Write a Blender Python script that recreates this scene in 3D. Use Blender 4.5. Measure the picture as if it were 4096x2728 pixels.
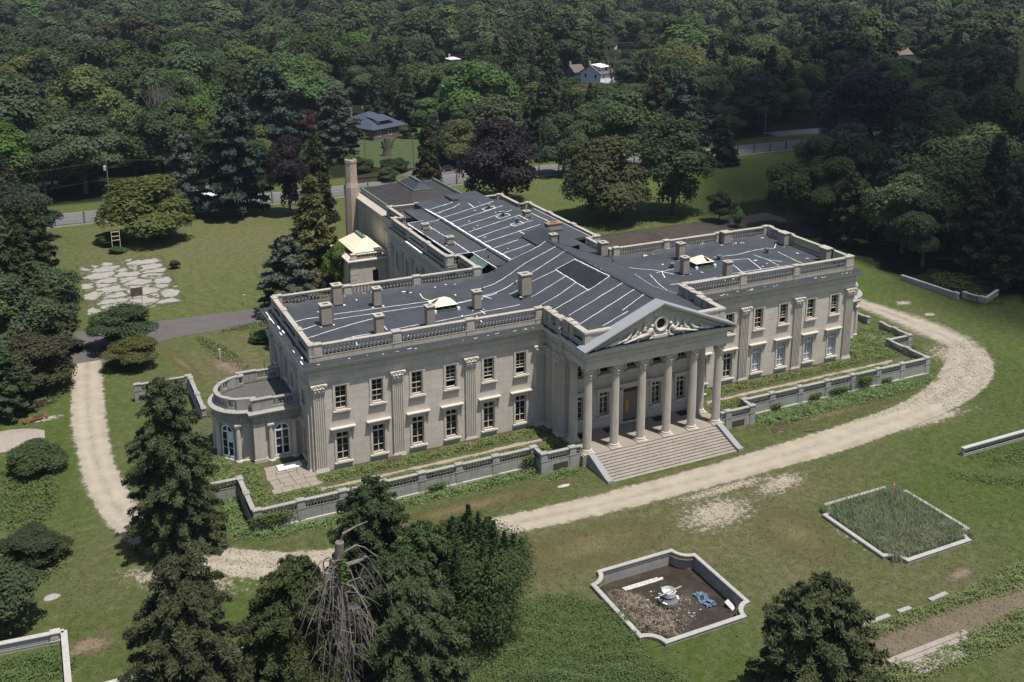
import bpy, bmesh, math, random
import numpy as np
from mathutils import Vector, Matrix
from mathutils.geometry import tessellate_polygon
R = math.radians
for o in list(bpy.data.objects): bpy.data.objects.remove(o)
scn = bpy.context.scene
COL = scn.collection
# ------------------------------------------------------------------ camera, sky, sun, exposure
CAM = Vector((-63.712, -103.499, 58.251)); YAW, PITCH, ROLL = R(25.43), R(-14.075), R(-0.062)
cam = bpy.data.cameras.new('camera'); co = bpy.data.objects.new('camera', cam); COL.objects.link(co)
cam.sensor_width = 36; cam.lens = 36*4122.516/4096
cam.shift_x = (2048-2044.735)/4096; cam.shift_y = -(1364-819.974)/4096
cam.clip_end = 6000; cam.clip_start = 1
_F = Vector((math.sin(YAW)*math.cos(PITCH), math.cos(YAW)*math.cos(PITCH), math.sin(PITCH)))
_R0 = Vector((math.cos(YAW), -math.sin(YAW), 0)); _U0 = _R0.cross(_F)
_R = _R0*math.cos(ROLL)+_U0*math.sin(ROLL); _U = -_R0*math.sin(ROLL)+_U0*math.cos(ROLL)
co.matrix_world = Matrix(((_R.x,_U.x,-_F.x,CAM.x),(_R.y,_U.y,-_F.y,CAM.y),(_R.z,_U.z,-_F.z,CAM.z),(0,0,0,1)))
scn.camera = co
SUN = Vector((0.5,-1.0,3.5)).normalized()          # towards the sun
w = bpy.data.worlds.new('World'); scn.world = w; w.use_nodes = True
nt = w.node_tree; bg = nt.nodes['Background']; sk = nt.nodes.new('ShaderNodeTexSky')
sk.sky_type = 'NISHITA'; sk.sun_disc = False
sk.sun_elevation = math.asin(SUN.z); sk.sun_rotation = math.atan2(SUN.x, SUN.y)
sk.altitude = 100; sk.air_density = 1.0; sk.dust_density = 1.5; sk.ozone_density = 1.0
nt.links.new(sk.outputs[0], bg.inputs[0]); bg.inputs[1].default_value = 0.085
sl = bpy.data.lights.new('sun','SUN'); so = bpy.data.objects.new('sun', sl); COL.objects.link(so)
sl.energy = 4.4; sl.angle = R(0.53); sl.color = (1.0,0.955,0.88)
so.rotation_euler = SUN.to_track_quat('Z','Y').to_euler(); so.location = (60,-150,300)
scn.view_settings.view_transform = 'Standard'; scn.view_settings.look = 'None'
scn.view_settings.exposure = 0.27; scn.view_settings.gamma = 1.0
scn.cycles.max_bounces = 6; scn.cycles.diffuse_bounces = 3; scn.cycles.glossy_bounces = 2
scn.cycles.transparent_max_bounces = 12; scn.cycles.use_adaptive_sampling = True
scn.cycles.caustics_reflective = False; scn.cycles.caustics_refractive = False

def proj(x, y, z):                                   # only used to leave out what no view of this place shows
    d = Vector((x,y,z))-CAM; t = d.dot(_F)
    if t < 1: return None
    return ((2044.735+4122.5*d.dot(_R)/t)/1.74, (819.97-4122.5*d.dot(_U)/t)/1.74, t)

# ------------------------------------------------------------------ materials
def nodes(name):
    m = bpy.data.materials.new(name); m.use_nodes = True; t = m.node_tree
    return m, t, t.nodes['Principled BSDF']
def N(t, typ, **kw):
    n = t.nodes.new(typ)
    for k, v in kw.items():
        if k.startswith('i_'): n.inputs[k[2:].replace('_',' ')].default_value = v
        else: setattr(n, k, v)
    return n
def ramp(t, fac, stops):
    r = t.nodes.new('ShaderNodeValToRGB'); e = r.color_ramp.elements
    while len(e) < len(stops): e.new(0.5)
    for q, (p, c) in zip(e, stops): q.position = p; q.color = (*c, 1) if len(c) == 3 else c
    t.links.new(fac, r.inputs[0]); return r.outputs[0]
def noise(t, vec, scale, detail=4, rough=.55, dist=0):
    n = N(t, 'ShaderNodeTexNoise'); n.inputs['Scale'].default_value = scale; n.inputs['Detail'].default_value = detail
    n.inputs['Roughness'].default_value = rough; n.inputs['Distortion'].default_value = dist
    t.links.new(vec, n.inputs['Vector']); return n.outputs[0]
def mix(t, fac, a, b, typ='MIX'):
    n = t.nodes.new('ShaderNodeMix'); n.data_type = 'RGBA'; n.blend_type = typ
    for s, v in ((n.inputs[0], fac), (n.inputs[6], a), (n.inputs[7], b)):
        if isinstance(v, (int, float)): s.default_value = v
        elif isinstance(v, tuple): s.default_value = (*v, 1) if len(v) == 3 else v
        else: t.links.new(v, s)
    return n.outputs[2]
def mth(t, op, a, b=None, clamp=False):
    n = t.nodes.new('ShaderNodeMath'); n.operation = op; n.use_clamp = clamp
    for s, v in ((n.inputs[0], a), (n.inputs[1], b)):
        if v is None: continue
        if isinstance(v, (int, float)): s.default_value = v
        else: t.links.new(v, s)
    return n.outputs[0]
def coord(t, scale=(1,1,1), out='Object', rot=(0,0,0)):
    c = t.nodes.new('ShaderNodeTexCoord'); m = t.nodes.new('ShaderNodeMapping')
    m.inputs['Scale'].default_value = scale; m.inputs['Rotation'].default_value = rot
    t.links.new(c.outputs[out], m.inputs['Vector']); return m.outputs[0]
def bump(t, b, h, strength=.3, dist=.05):
    n = t.nodes.new('ShaderNodeBump'); n.inputs['Strength'].default_value = strength; n.inputs['Distance'].default_value = dist
    t.links.new(h, n.inputs['Height']); t.links.new(n.outputs[0], b.inputs['Normal'])
def simple(name, col, rough=.8, var=.12, scale=2.5, metal=0, spec=.3):
    m, t, b = nodes(name); v = coord(t)
    n = noise(t, v, scale, 5)
    c = ramp(t, n, [(.25, tuple(x*(1-var) for x in col)), (.75, tuple(min(1, x*(1+var)) for x in col))])
    t.links.new(c, b.inputs['Base Color']); b.inputs['Roughness'].default_value = rough
    b.inputs['Metallic'].default_value = metal; b.inputs['Specular IOR Level'].default_value = spec
    return m
def stone_mat(name, col, stain=.5, joints=True, dark=(.10,.10,.095), streak=.5):
    m, t, b = nodes(name); v = coord(t)
    c = ramp(t, noise(t, v, .9, 6, .6), [(.3, tuple(x*.86 for x in col)), (.7, tuple(x*1.08 for x in col))])
    c = mix(t, mth(t, 'MULTIPLY', noise(t, v, 14, 3), .35), c, tuple(x*.72 for x in col))
    if joints:
        # vertical faces: courses along z, joints along x+y
        sx = t.nodes.new('ShaderNodeSeparateXYZ'); t.links.new(v, sx.inputs[0])
        cm = t.nodes.new('ShaderNodeCombineXYZ'); t.links.new(mth(t,'ADD',sx.outputs[0],sx.outputs[1]), cm.inputs[0]); t.links.new(sx.outputs[2], cm.inputs[1])
        br = N(t, 'ShaderNodeTexBrick'); t.links.new(cm.outputs[0], br.inputs['Vector'])
        br.inputs['Scale'].default_value = 1; br.inputs['Brick Width'].default_value = 1.55; br.inputs['Row Height'].default_value = .78
        br.inputs['Mortar Size'].default_value = .018; br.inputs['Color1'].default_value = (1,1,1,1); br.inputs['Color2'].default_value = (.92,.915,.9,1); br.inputs['Mortar'].default_value = (.70,.67,.63,1)
        c = mix(t, 1.0, c, br.outputs['Color'], 'MULTIPLY')
    vs = coord(t, (2.2,2.2,.22))
    s = ramp(t, noise(t, vs, 1.6, 5, .65), [(.52, (0,0,0)), (.78, (1,1,1))])
    c = mix(t, mth(t, 'MULTIPLY', s, streak), c, dark)
    s2 = ramp(t, noise(t, v, .45, 6, .7), [(.5, (0,0,0)), (.75, (1,1,1))])
    c = mix(t, mth(t, 'MULTIPLY', s2, stain), c, tuple(x*.62 for x in col))
    t.links.new(c, b.inputs['Base Color']); b.inputs['Roughness'].default_value = .88; b.inputs['Specular IOR Level'].default_value = .2
    bump(t, b, noise(t, v, 9, 5), .25, .03)
    return m
M = {}
M['stone'] = stone_mat('limestone wall', (.605,.545,.482), .26, True, (.28,.25,.22), .24)
M['stone_plain'] = stone_mat('limestone carved', (.59,.545,.475), .2, False, (.26,.23,.19), .2)
M['stone_roof'] = stone_mat('weathered limestone', (.46,.42,.365), .55, False, (.11,.10,.09), .7)
M['stone_grey'] = stone_mat('grey weathered marble', (.37,.36,.34), .6, True, (.085,.085,.08), .75)
M['stone_pale'] = stone_mat('pale coping', (.47,.45,.42), .25, False, (.15,.14,.13), .5)
M['step'] = stone_mat('stained step stone', (.34,.30,.262), .95, False, (.10,.078,.07), .9)
M['granite'] = simple('grey granite', (.27,.275,.285), .7, .1, 18)
M['paving'] = stone_mat('stone paving', (.31,.27,.225), .5, False, (.16,.13,.10), .3)
M['brick'] = simple('buff brick', (.36,.32,.27), .9, .28, 9)
M['trim'] = simple('cream window paint', (.62,.575,.49), .6, .08)
M['white'] = simple('white paint', (.78,.78,.77), .5, .05)
M['bluewhite'] = simple('fresh blue white paint', (.72,.79,.90), .5, .05)
M['curtain'] = simple('net curtain', (.62,.65,.66), .9, .2, 6)
M['copper'] = simple('green copper', (.10,.15,.13), .75, .45, 3)
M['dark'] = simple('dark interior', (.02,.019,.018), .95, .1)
M['door'] = simple('boarded door', (.20,.165,.135), .8, .2, 4)
M['orange'] = simple('orange plywood', (.55,.28,.08), .8, .1)
M['rust'] = simple('rusty iron', (.075,.052,.042), .9, .4, 8)
M['rustorange'] = simple('rusty orange paint', (.22,.115,.05), .8, .4, 6)
M['iron'] = simple('black iron', (.04,.04,.042), .6, .2)
M['steel'] = simple('painted steel', (.50,.51,.52), .45, .15, 4, .3)
M['cream'] = simple('cream tarpaulin', (.74,.68,.47), .75, .05, 1.2)
M['caulk'] = simple('white sealant', (.85,.86,.88), .7, .06)
M['bark'] = simple('bark', (.105,.085,.068), .95, .35, 5)
M['deadwood'] = simple('grey dead wood', (.17,.15,.135), .95, .4, 4)
M['wood'] = simple('weathered pole', (.17,.135,.11), .95, .25, 4)
M['blue'] = simple('blue sheet', (.11,.17,.26), .7, .7, 2.2)
M['oldboard'] = simple('weathered white board', (.55,.53,.50), .8, .35, 3)
M['plank'] = simple('grey plank', (.34,.31,.28), .9, .2, 5)
M['concrete'] = simple('concrete', (.36,.345,.325), .9, .18, 1.5)
M['tile'] = simple('brown roof', (.145,.115,.10), .9, .2, 6)
M['slateblue'] = simple('blue shingle roof', (.055,.068,.095), .8, .2, 6)
M['deck'] = stone_mat('stained deck', (.12,.117,.112), .7, False, (.05,.05,.05), .6)
M['tanbrick'] = simple('tan chimney brick', (.44,.355,.275), .95, .25, 7)
M['coping'] = stone_mat('mottled marble coping', (.43,.41,.385), .8, False, (.17,.155,.145), .85)
M['fieldstone'] = simple('field stone wall', (.17,.135,.11), .95, .55, 3)
M['carpaint'] = simple('dark blue car paint', (.03,.04,.06), .25, .05, 1, .3, .6)
M['rubber'] = simple('tyre rubber', (.02,.02,.02), .9, .1)
M['hoodcap'] = simple('rusty chimney cap', (.30,.16,.10), .9, .4, 5)
M['cone'] = simple('orange cone', (.75,.14,.03), .6, .05)
M['ceramic'] = simple('white metal basin', (.60,.62,.64), .4, .15, 3)
m, t, b = nodes('window glass'); b.inputs['Base Color'].default_value = (.010,.011,.012,1); b.inputs['Roughness'].default_value = .05; b.inputs['Specular IOR Level'].default_value = .3; M['glass'] = m
m, t, b = nodes('curtained glass'); v = coord(t, (6,6,.7)); c = ramp(t, noise(t, v, 1, 4, .6), [(.3,(.22,.25,.27)),(.7,(.52,.55,.56))])
t.links.new(c, b.inputs['Base Color']); b.inputs['Roughness'].default_value = .12; M['glasscurtain'] = m
# brick with visible courses
m, t, b = nodes('chimney brick'); v = coord(t)
sx = t.nodes.new('ShaderNodeSeparateXYZ'); t.links.new(v, sx.inputs[0]); cm = t.nodes.new('ShaderNodeCombineXYZ')
t.links.new(mth(t,'ADD',sx.outputs[0],sx.outputs[1]), cm.inputs[0]); t.links.new(sx.outputs[2], cm.inputs[1])
br = N(t,'ShaderNodeTexBrick'); t.links.new(cm.outputs[0], br.inputs['Vector']); br.inputs['Scale'].default_value = 1
br.inputs['Brick Width'].default_value = .34; br.inputs['Row Height'].default_value = .1; br.inputs['Mortar Size'].default_value = .012
br.inputs['Color1'].default_value = (.46,.385,.30,1); br.inputs['Color2'].default_value = (.31,.265,.215,1); br.inputs['Mortar'].default_value = (.17,.155,.14,1)
c = mix(t, mth(t,'MULTIPLY',noise(t, v, 1.3, 5),.5), br.outputs['Color'], (.22,.20,.18))
t.links.new(c, b.inputs['Base Color']); b.inputs['Roughness'].default_value = .95; M['chimney'] = m
# black roof membrane
def membrane(name, col, ribs=False, dust=.5):
    m, t, b = nodes(name); v = coord(t)
    c = ramp(t, noise(t, v, .35, 6, .65), [(.3, tuple(x*.8 for x in col)), (.75, tuple(x*1.25 for x in col))])
    d = ramp(t, noise(t, coord(t,(.3,1.4,1)), 1.1, 6, .7), [(.55,(0,0,0)),(.85,(1,1,1))])
    c = mix(t, mth(t,'MULTIPLY',d,dust*.35), c, (.16,.15,.14))
    t.links.new(c, b.inputs['Base Color']); b.inputs['Roughness'].default_value = .62; b.inputs['Specular IOR Level'].default_value = .25
    h = noise(t, coord(t,(.6,2.2,1)), 1.5, 5, .6)
    if ribs:
        sx = t.nodes.new('ShaderNodeSeparateXYZ'); t.links.new(v, sx.inputs[0])
        wv = mth(t,'ABSOLUTE', mth(t,'SINE', mth(t,'MULTIPLY', sx.outputs[1], math.pi/.62)))
        ax = mth(t,'ABSOLUTE', sx.outputs[0]); k = mth(t,'SUBTRACT', 1.0, mth(t,'MULTIPLY', mth(t,'SUBTRACT', ax, 9.5, True), .6), True)
        wv = mth(t,'MULTIPLY', mth(t,'POWER', wv, .5), k)
        h = mth(t,'ADD', mth(t,'MULTIPLY', h, .6), mth(t,'MULTIPLY', wv, 1.3))
        bump(t, b, h, .8, .07)
    else: bump(t, b, h, .45, .05)
    return m
M['membrane'] = membrane('black roof membrane', (.056,.060,.069), True)
M['hatch'] = membrane('dark hatch membrane', (.024,.025,.029))
M['membrane2'] = membrane('flat black membrane', (.043,.046,.053))
M['membrane3'] = membrane('grey dusty membrane', (.060,.062,.066), False, 1.2)
M['shingle'] = membrane('old dark shingle', (.045,.040,.038), False, .8)
M['asphalt'] = simple('asphalt', (.145,.14,.14), .9, .14, .8)
M['asphalt_old'] = simple('old driveway asphalt', (.125,.11,.10), .95, .22, .6)

def tag(o, label=None, cat=None, group=None, kind=None):
    if label: o['label'] = label
    if cat: o['category'] = cat
    if group: o['group'] = group
    if kind: o['kind'] = kind
    return o
def empty(name, loc, label, cat, group=None, rz=0):
    o = bpy.data.objects.new(name, None); COL.objects.link(o); o.location = loc; o.rotation_euler = (0,0,rz); o.empty_display_size = .5
    return tag(o, label, cat, group)
def link(name, me, par=None, loc=None, rz=0):
    o = bpy.data.objects.new(name, me); COL.objects.link(o)
    if par is not None: o.parent = par
    if loc is not None: o.location = loc
    if rz: o.rotation_euler = (0,0,rz)
    return o
def dup(o, par=None, loc=None, rz=None):
    c = o.copy(); COL.objects.link(c); c.parent = par
    if loc is not None: c.location = loc
    if rz is not None: c.rotation_euler = (0,0,rz)
    for ch in o.children: dup(ch, c)
    return c

class MB:
    def __init__(s): s.v = []; s.f = []; s.T = None; s.smooth = []
    def P(s, pts):
        i = len(s.v)
        if s.T is not None: pts = [tuple(s.T @ Vector(p)) for p in pts]
        s.v += [tuple(p) for p in pts]; return i
    def face(s, pts): i = s.P(pts); s.f.append(tuple(range(i, i+len(pts))))
    def box(s, x0, x1, y0, y1, z0, z1):
        if x0 > x1: x0, x1 = x1, x0
        if y0 > y1: y0, y1 = y1, y0
        i = s.P([(x0,y0,z0),(x1,y0,z0),(x1,y1,z0),(x0,y1,z0),(x0,y0,z1),(x1,y0,z1),(x1,y1,z1),(x0,y1,z1)])
        for q in ((0,3,2,1),(4,5,6,7),(0,1,5,4),(1,2,6,5),(2,3,7,6),(3,0,4,7)): s.f.append(tuple(i+k for k in q))
    def cbox(s, x, y, z, sx, sy, sz): s.box(x-sx/2, x+sx/2, y-sy/2, y+sy/2, z, z+sz)
    def frus(s, x, y, z0, z1, a, b, c, d):          # rectangle a*b at z0 to c*d at z1
        i = s.P([(x-a/2,y-b/2,z0),(x+a/2,y-b/2,z0),(x+a/2,y+b/2,z0),(x-a/2,y+b/2,z0),(x-c/2,y-d/2,z1),(x+c/2,y-d/2,z1),(x+c/2,y+d/2,z1),(x-c/2,y+d/2,z1)])
        for q in ((0,3,2,1),(4,5,6,7),(0,1,5,4),(1,2,6,5),(2,3,7,6),(3,0,4,7)): s.f.append(tuple(i+k for k in q))
    def lathe(s, x, y, z, prof, n=12, flute=0, a0=0, a1=2*math.pi):
        full = abs(a1-a0-2*math.pi) < 1e-6; rings = []
        for r, h in prof:
            pts = []
            for k in range(n if full else n+1):
                a = a0+(a1-a0)*k/n; rr = r*(1-flute*(k % 2)) if flute else r
                pts.append((x+rr*math.cos(a), y+rr*math.sin(a), z+h))
            rings.append((s.P(pts), len(pts)))
        for (i, m), (j, _) in zip(rings, rings[1:]):
            for k in range(m if full else m-1):
                k2 = (k+1) % m; s.f.append((i+k, i+k2, j+k2, j+k))
        if full:
            i, m = rings[-1]; s.f.append(tuple(range(i, i+m)))
            i, m = rings[0]; s.f.append(tuple(range(i+m-1, i-1, -1)))
    def prism(s, poly, z0, z1):
        n = len(poly); i = s.P([(x,y,z0) for x,y in poly]+[(x,y,z1) for x,y in poly])
        for k in range(n): s.f.append((i+k, i+(k+1)%n, i+n+(k+1)%n, i+n+k))
        for tri in tessellate_polygon([[Vector((x,y,0)) for x,y in poly]]):
            s.f.append(tuple(i+n+k for k in tri)); s.f.append(tuple(i+k for k in reversed(tri)))
    def tube(s, pts, rad, n=6):
        pts = [Vector(p) for p in pts]; rings = []
        for k, p in enumerate(pts):
            d = (pts[min(k+1,len(pts)-1)]-pts[max(k-1,0)]).normalized()
            a = d.cross(Vector((0,0,1)) if abs(d.z) < .9 else Vector((1,0,0))).normalized(); b = d.cross(a)
            r = rad[k] if isinstance(rad, (list,tuple)) else rad
            rings.append(s.P([tuple(p+a*r*math.cos(2*math.pi*q/n)+b*r*math.sin(2*math.pi*q/n)) for q in range(n)]))
        for i, j in zip(rings, rings[1:]):
            for k in range(n): s.f.append((i+k, i+(k+1)%n, j+(k+1)%n, j+k))
        s.f.append(tuple(rings[0]+k for k in range(n))); s.f.append(tuple(rings[-1]+n-1-k for k in range(n)))
    def ball(s, x, y, z, rx, ry=None, rz=None, n=8, m=5):
        ry = ry or rx; rz = rz or rx; rings = []
        top = s.P([(x,y,z+rz)]); bot = s.P([(x,y,z-rz)])
        for k in range(1, m):
            a = math.pi*k/m
            rings.append(s.P([(x+rx*math.sin(a)*math.cos(2*math.pi*q/n), y+ry*math.sin(a)*math.sin(2*math.pi*q/n), z+rz*math.cos(a)) for q in range(n)]))
        for q in range(n):
            s.f.append((top, rings[0]+q, rings[0]+(q+1)%n)); s.f.append((bot, rings[-1]+(q+1)%n, rings[-1]+q))
        for i, j in zip(rings, rings[1:]):
            for k in range(n): s.f.append((i+k, j+k, j+(k+1)%n, i+(k+1)%n))
    def sweep(s, path, prof, closed=False):          # path ccw, outward on the right of travel; prof (outward, z)
        n = len(path); off = []
        for k in range(n):
            p = Vector(path[k]); a = Vector(path[k-1]) if (k > 0 or closed) else None; b = Vector(path[(k+1) % n]) if (k < n-1 or closed) else None
            def nr(u, v): d = (v-u).normalized(); return Vector((d.y, -d.x))
            n1 = nr(a, p) if a is not None else None; n2 = nr(p, b) if b is not None else None
            if n1 is None: q = n2
            elif n2 is None: q = n1
            else: q = (n1+n2); q = q/max(.2, q.length_squared/2) 
            off.append(q)
        rows = [s.P([(path[k][0]+off[k].x*v, path[k][1]+off[k].y*v, z) for k in range(n)]) for v, z in prof]
        for i, j in zip(rows, rows[1:]):
            for k in range(n if closed else n-1): s.f.append((i+k, i+(k+1)%n, j+(k+1)%n, j+k))
    def mesh(s, name, mat, smooth=False):
        me = bpy.data.meshes.new(name); me.from_pydata(s.v, [], s.f)
        for m in (mat if isinstance(mat, (list,tuple)) else [mat]): me.materials.append(M[m] if isinstance(m, str) else m)
        if smooth: me.shade_smooth() if hasattr(me,'shade_smooth') else None
        me.update(); return me
    def build(s, name, mat, par=None, smooth=False, loc=None, rz=0): return link(name, s.mesh(name, mat, smooth), par, loc, rz)
def rot(o, ang): return Matrix.Translation(Vector((o[0], o[1], o[2] if len(o) > 2 else 0))) @ Matrix.Rotation(ang, 4, 'Z')
HAZE = True
# ------------------------------------------------------------------ the mansion
ZT, ZE = 1.35, 11.88
man = empty('mansion', (0,0,0), 'long grey limestone mansion with columned portico, pediment and black membrane roof', 'mansion')

def panel(mb, o, ang, u0, u1, z0, z1, ops, depth=.42):      # wall face with openings and their reveals
    mb.T = rot(o, ang)
    us = sorted({u0, u1, *[a for q in ops for a in q[:2]]}); zs = sorted({z0, z1, *[a for q in ops for a in q[2:]]})
    for a, b in zip(us, us[1:]):
        for c, d in zip(zs, zs[1:]):
            um, zm = (a+b)/2, (c+d)/2
            if any(q[0] < um < q[1] and q[2] < zm < q[3] for q in ops): continue
            mb.face([(a,0,c),(b,0,c),(b,0,d),(a,0,d)])
    for a, b, c, d in ops:
        mb.face([(a,0,c),(a,depth,c),(a,depth,d),(a,0,d)]); mb.face([(b,depth,c),(b,0,c),(b,0,d),(b,depth,d)])
        mb.face([(a,0,c),(b,0,c),(b,depth,c),(a,depth,c)]); mb.face([(a,depth,d),(b,depth,d),(b,0,d),(a,0,d)])
    mb.T = None

def window_proto(kind, w, h, mat='trim', glass='glass', opened=0.):
    """local: x across, outward -y, z up from the opening's foot"""
    f = MB(); y0, y1 = .26, .34; a = .075
    f.box(-w/2,-w/2+a,y0,y1,0,h); f.box(w/2-a,w/2,y0,y1,0,h); f.box(-w/2+a,w/2-a,y0,y1,h-a,h)
    f.box(-w/2+a,w/2-a,y0-.05,y1,0,a*1.2)
    if kind == 'low':
        tr = h*.76; f.box(-w/2+a,w/2-a,y0-.03,y1,tr,tr+.16); f.box(-.042,.042,y0-.015,y1,a,h-a)
        for k in (1,2): z = tr*k/3+.02; f.box(-w/2+a,w/2-a,y0+.02,y1,z-.018,z+.018)
    elif kind == 'up':
        f.box(-.022,.022,y0+.01,y1,a+opened*h,h-a); mid = h*.5+opened*h*.35; f.box(-w/2+a,w/2-a,y0-.01,y1,mid-.035,mid+.035)
        for z in (h*.26+opened*h*.6, h*.75+opened*h*.1): f.box(-w/2+a,w/2-a,y0+.02,y1,z-.016,z+.016)
        if opened: f.box(-w/2+a,w/2-a,y0-.01,y1,opened*h+.02,opened*h+.1)
    root = f.build('window', mat)
    g = MB(); g.box(-w/2+a,w/2-a,y1+.02,y1+.04,a+(opened*h if opened else 0),h-a); g.build('pane', glass, root)
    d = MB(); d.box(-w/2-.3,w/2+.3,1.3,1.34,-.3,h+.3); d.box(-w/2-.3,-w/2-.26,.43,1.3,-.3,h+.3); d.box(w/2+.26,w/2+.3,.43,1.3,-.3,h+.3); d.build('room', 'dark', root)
    s = MB()                                              # moulded surround
    e = .27
    for t0, t1, o in ((0,.12,.07),(.12,e,.11)):
        s.box(-w/2-t1,-w/2-t0,-o,.02,-.0,h+t1); s.box(w/2+t0,w/2+t1,-o,.02,-.0,h+t1); s.box(-w/2-t0,w/2+t0,-o,.02,h+t0,h+t1)
    if kind == 'up':
        for q in (-1,1):
            s.box(q*(w/2+e+.02)-.05,q*(w/2+e+.02)+.05,-.09,.02,-.02,.5)
            s.box(q*(w/2+e)-.06,q*(w/2+e)+.06,-.10,.02,h+.05,h+e+.04)
    s.build('surround', 'stone_plain', root)
    q = MB(); q.box(-w/2-.36,w/2+.36,-.32,.02,-.22,-.10); q.box(-w/2-.34,w/2+.34,-.26,.02,-.30,-.22); q.box(-w/2,w/2,-.28,.26,-.10,-.0)
    q.box(-w/2-.30,w/2+.30,-.16,.02,-.44,-.30)
    q.build('sill', 'stone_plain', root)
    if kind == 'low':
        c = MB(); c.box(-w/2-.72,w/2+.72,-.50,.02,h+.62,h+.72); c.box(-w/2-.66,w/2+.66,-.42,.02,h+.52,h+.62); c.box(-w/2-.5,w/2+.5,-.22,.02,h+.30,h+.52)
        for q in (-1,1):
            x = q*(w/2+.42); c.box(x-.08,x+.08,-.34,.02,h+.18,h+.52); c.box(x-.07,x+.07,-.2,.02,h-.35,h+.18)
        c.build('hood', 'stone_plain', root)
    return root
protos = {}
def put_window(kind, w, h, pos, ang=0, mat='trim', glass='glass', opened=0.):
    key = (kind, w, h, mat, glass, opened); par = man
    if key not in protos:
        protos[key] = window_proto(*key); o = protos[key]; o.parent = par; o.location = pos; o.rotation_euler = (0,0,ang); return o
    return dup(protos[key], par, pos, ang)

WX = [35.4,31.2,26.45,22.25,17.45,13.25]
UW, UZ0, UZ1 = 1.32, 8.45, 11.2
LW, LZ0, LZ1 = 1.42, 2.2, 5.65
# wing walls -----------------------------------------------------------------
for sgn in (-1, 1):
    mb = MB(); ops = []
    for x in WX:
        cx = sgn*x
        ops += [(cx-UW/2,cx+UW/2,UZ0,UZ1),(cx-LW/2,cx+LW/2,LZ0,LZ1)]
    u0, u1 = (-38.85,-9.9) if sgn < 0 else (9.9,38.85)
    panel(mb, (0,0), 0, u0, u1, 0, 12.0, ops)
    # outer side wall (outward -x on the left, +x on the right)
    ang = R(-90) if sgn < 0 else R(90); so_ = []
    for y in (3.0,8.2,11.0,16.4):
        u = -y if sgn < 0 else y
        so_.append((u-UW/2,u+UW/2,UZ0,UZ1))
        if y in (3.0,16.4): so_.append((u-LW/2,u+LW/2,LZ0,LZ1))
    panel(mb, (sgn*38.85,0), ang, (-19.4 if sgn < 0 else 0), (0 if sgn < 0 else 19.4), 0, 12.0, so_)
    panel(mb, (0,19.4), R(180), (11.0 if sgn < 0 else -38.85), (38.85 if sgn < 0 else -11.0), 0, 12.0, [])
    # side of the central block facing the wing
    panel(mb, (sgn*9.9,0), ang, (0 if sgn < 0 else -4.0), (4.0 if sgn < 0 else 0), 0, 12.0, [])
    mb.build('wall', 'stone', man)
    for i, x in enumerate(WX):
        opn = .27 if (sgn < 0 and i in (3,5)) or (sgn > 0 and i in (2,0)) else (.16 if (sgn < 0 and i == 4) or (sgn > 0 and i == 5) else 0.)
        put_window('up', UW, UZ1-UZ0, (sgn*x,0,UZ0), 0, 'trim', 'glass', opn)
        put_window('low', LW, LZ1-LZ0, (sgn*x,0,LZ0), 0, 'white' if (sgn > 0 and i < 4) else 'trim', 'glasscurtain' if (sgn > 0 and i < 4) else 'glass')
    for y in (3.0,8.2,11.0,16.4):
        put_window('up', UW, UZ1-UZ0, (sgn*38.85,y,UZ0), ang)
        if y in (3.0,16.4): put_window('low', LW, LZ1-LZ0, (sgn*38.85,y,LZ0), ang)
# portico back wall ------------------------------------------------------------
PX = [-7.55,-3.95,3.55,7.2]
mb = MB(); ops = [(-1.35,1.35,ZT+.15,5.9)]
for x in PX: ops += [(x-.66,x+.66,3.0,5.9)]
UPX = [-7.55,-3.95,-.2,3.55,7.2]
for x in UPX: ops += [(x-.66,x+.66,8.4,11.2)]
panel(mb, (0,-4.0), 0, -9.9, 9.9, 0, 12.0, ops)
mb.build('wall', 'stone', man)
for x in PX: put_window('low', 1.32, 2.9, (x,-4.0,3.0), 0, 'trim', 'glass')
for x in UPX: put_window('up', UW, 2.8, (x,-4.0,8.4), 0, 'trim', 'glass', .27 if x in (-3.95,3.55) else 0.)
d = MB(); d.box(-1.3,1.3,-3.72,-3.62,ZT+.15,5.1); d.box(-1.3,1.3,-3.78,-3.6,5.1,5.22)
for q in (-1,1): d.box(q*.05,q*1.2,-3.75,-3.72,ZT+.45,3.0); d.box(q*.1,q*1.15,-3.75,-3.72,3.2,4.9)
door = d.build('door', 'door', man)
q = MB(); q.box(-.75,-.35,-3.80,-3.752,2.6,4.1); q.build('notice_board', 'orange', door)
q = MB(); q.box(-1.3,1.3,-3.66,-3.62,5.22,5.9); q.build('fanlight', 'glass', door)
q = MB()
for s_ in (-1,1): q.box(s_*1.35,s_*1.75,-4.14,-3.98,ZT,6.2); q.box(s_*1.35,s_*1.5,-4.2,-3.98,ZT,6.05)
q.box(-1.75,1.75,-4.14,-3.98,5.9,6.2); q.box(-2.2,2.2,-4.35,-3.98,6.2,6.5); q.box(-2.4,2.4,-4.55,-3.98,6.5,6.75); q.box(-1.9,1.9,-4.3,-3.4,ZT+.001,ZT+.15)
q.build('door_surround', 'stone_plain', man)
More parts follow.
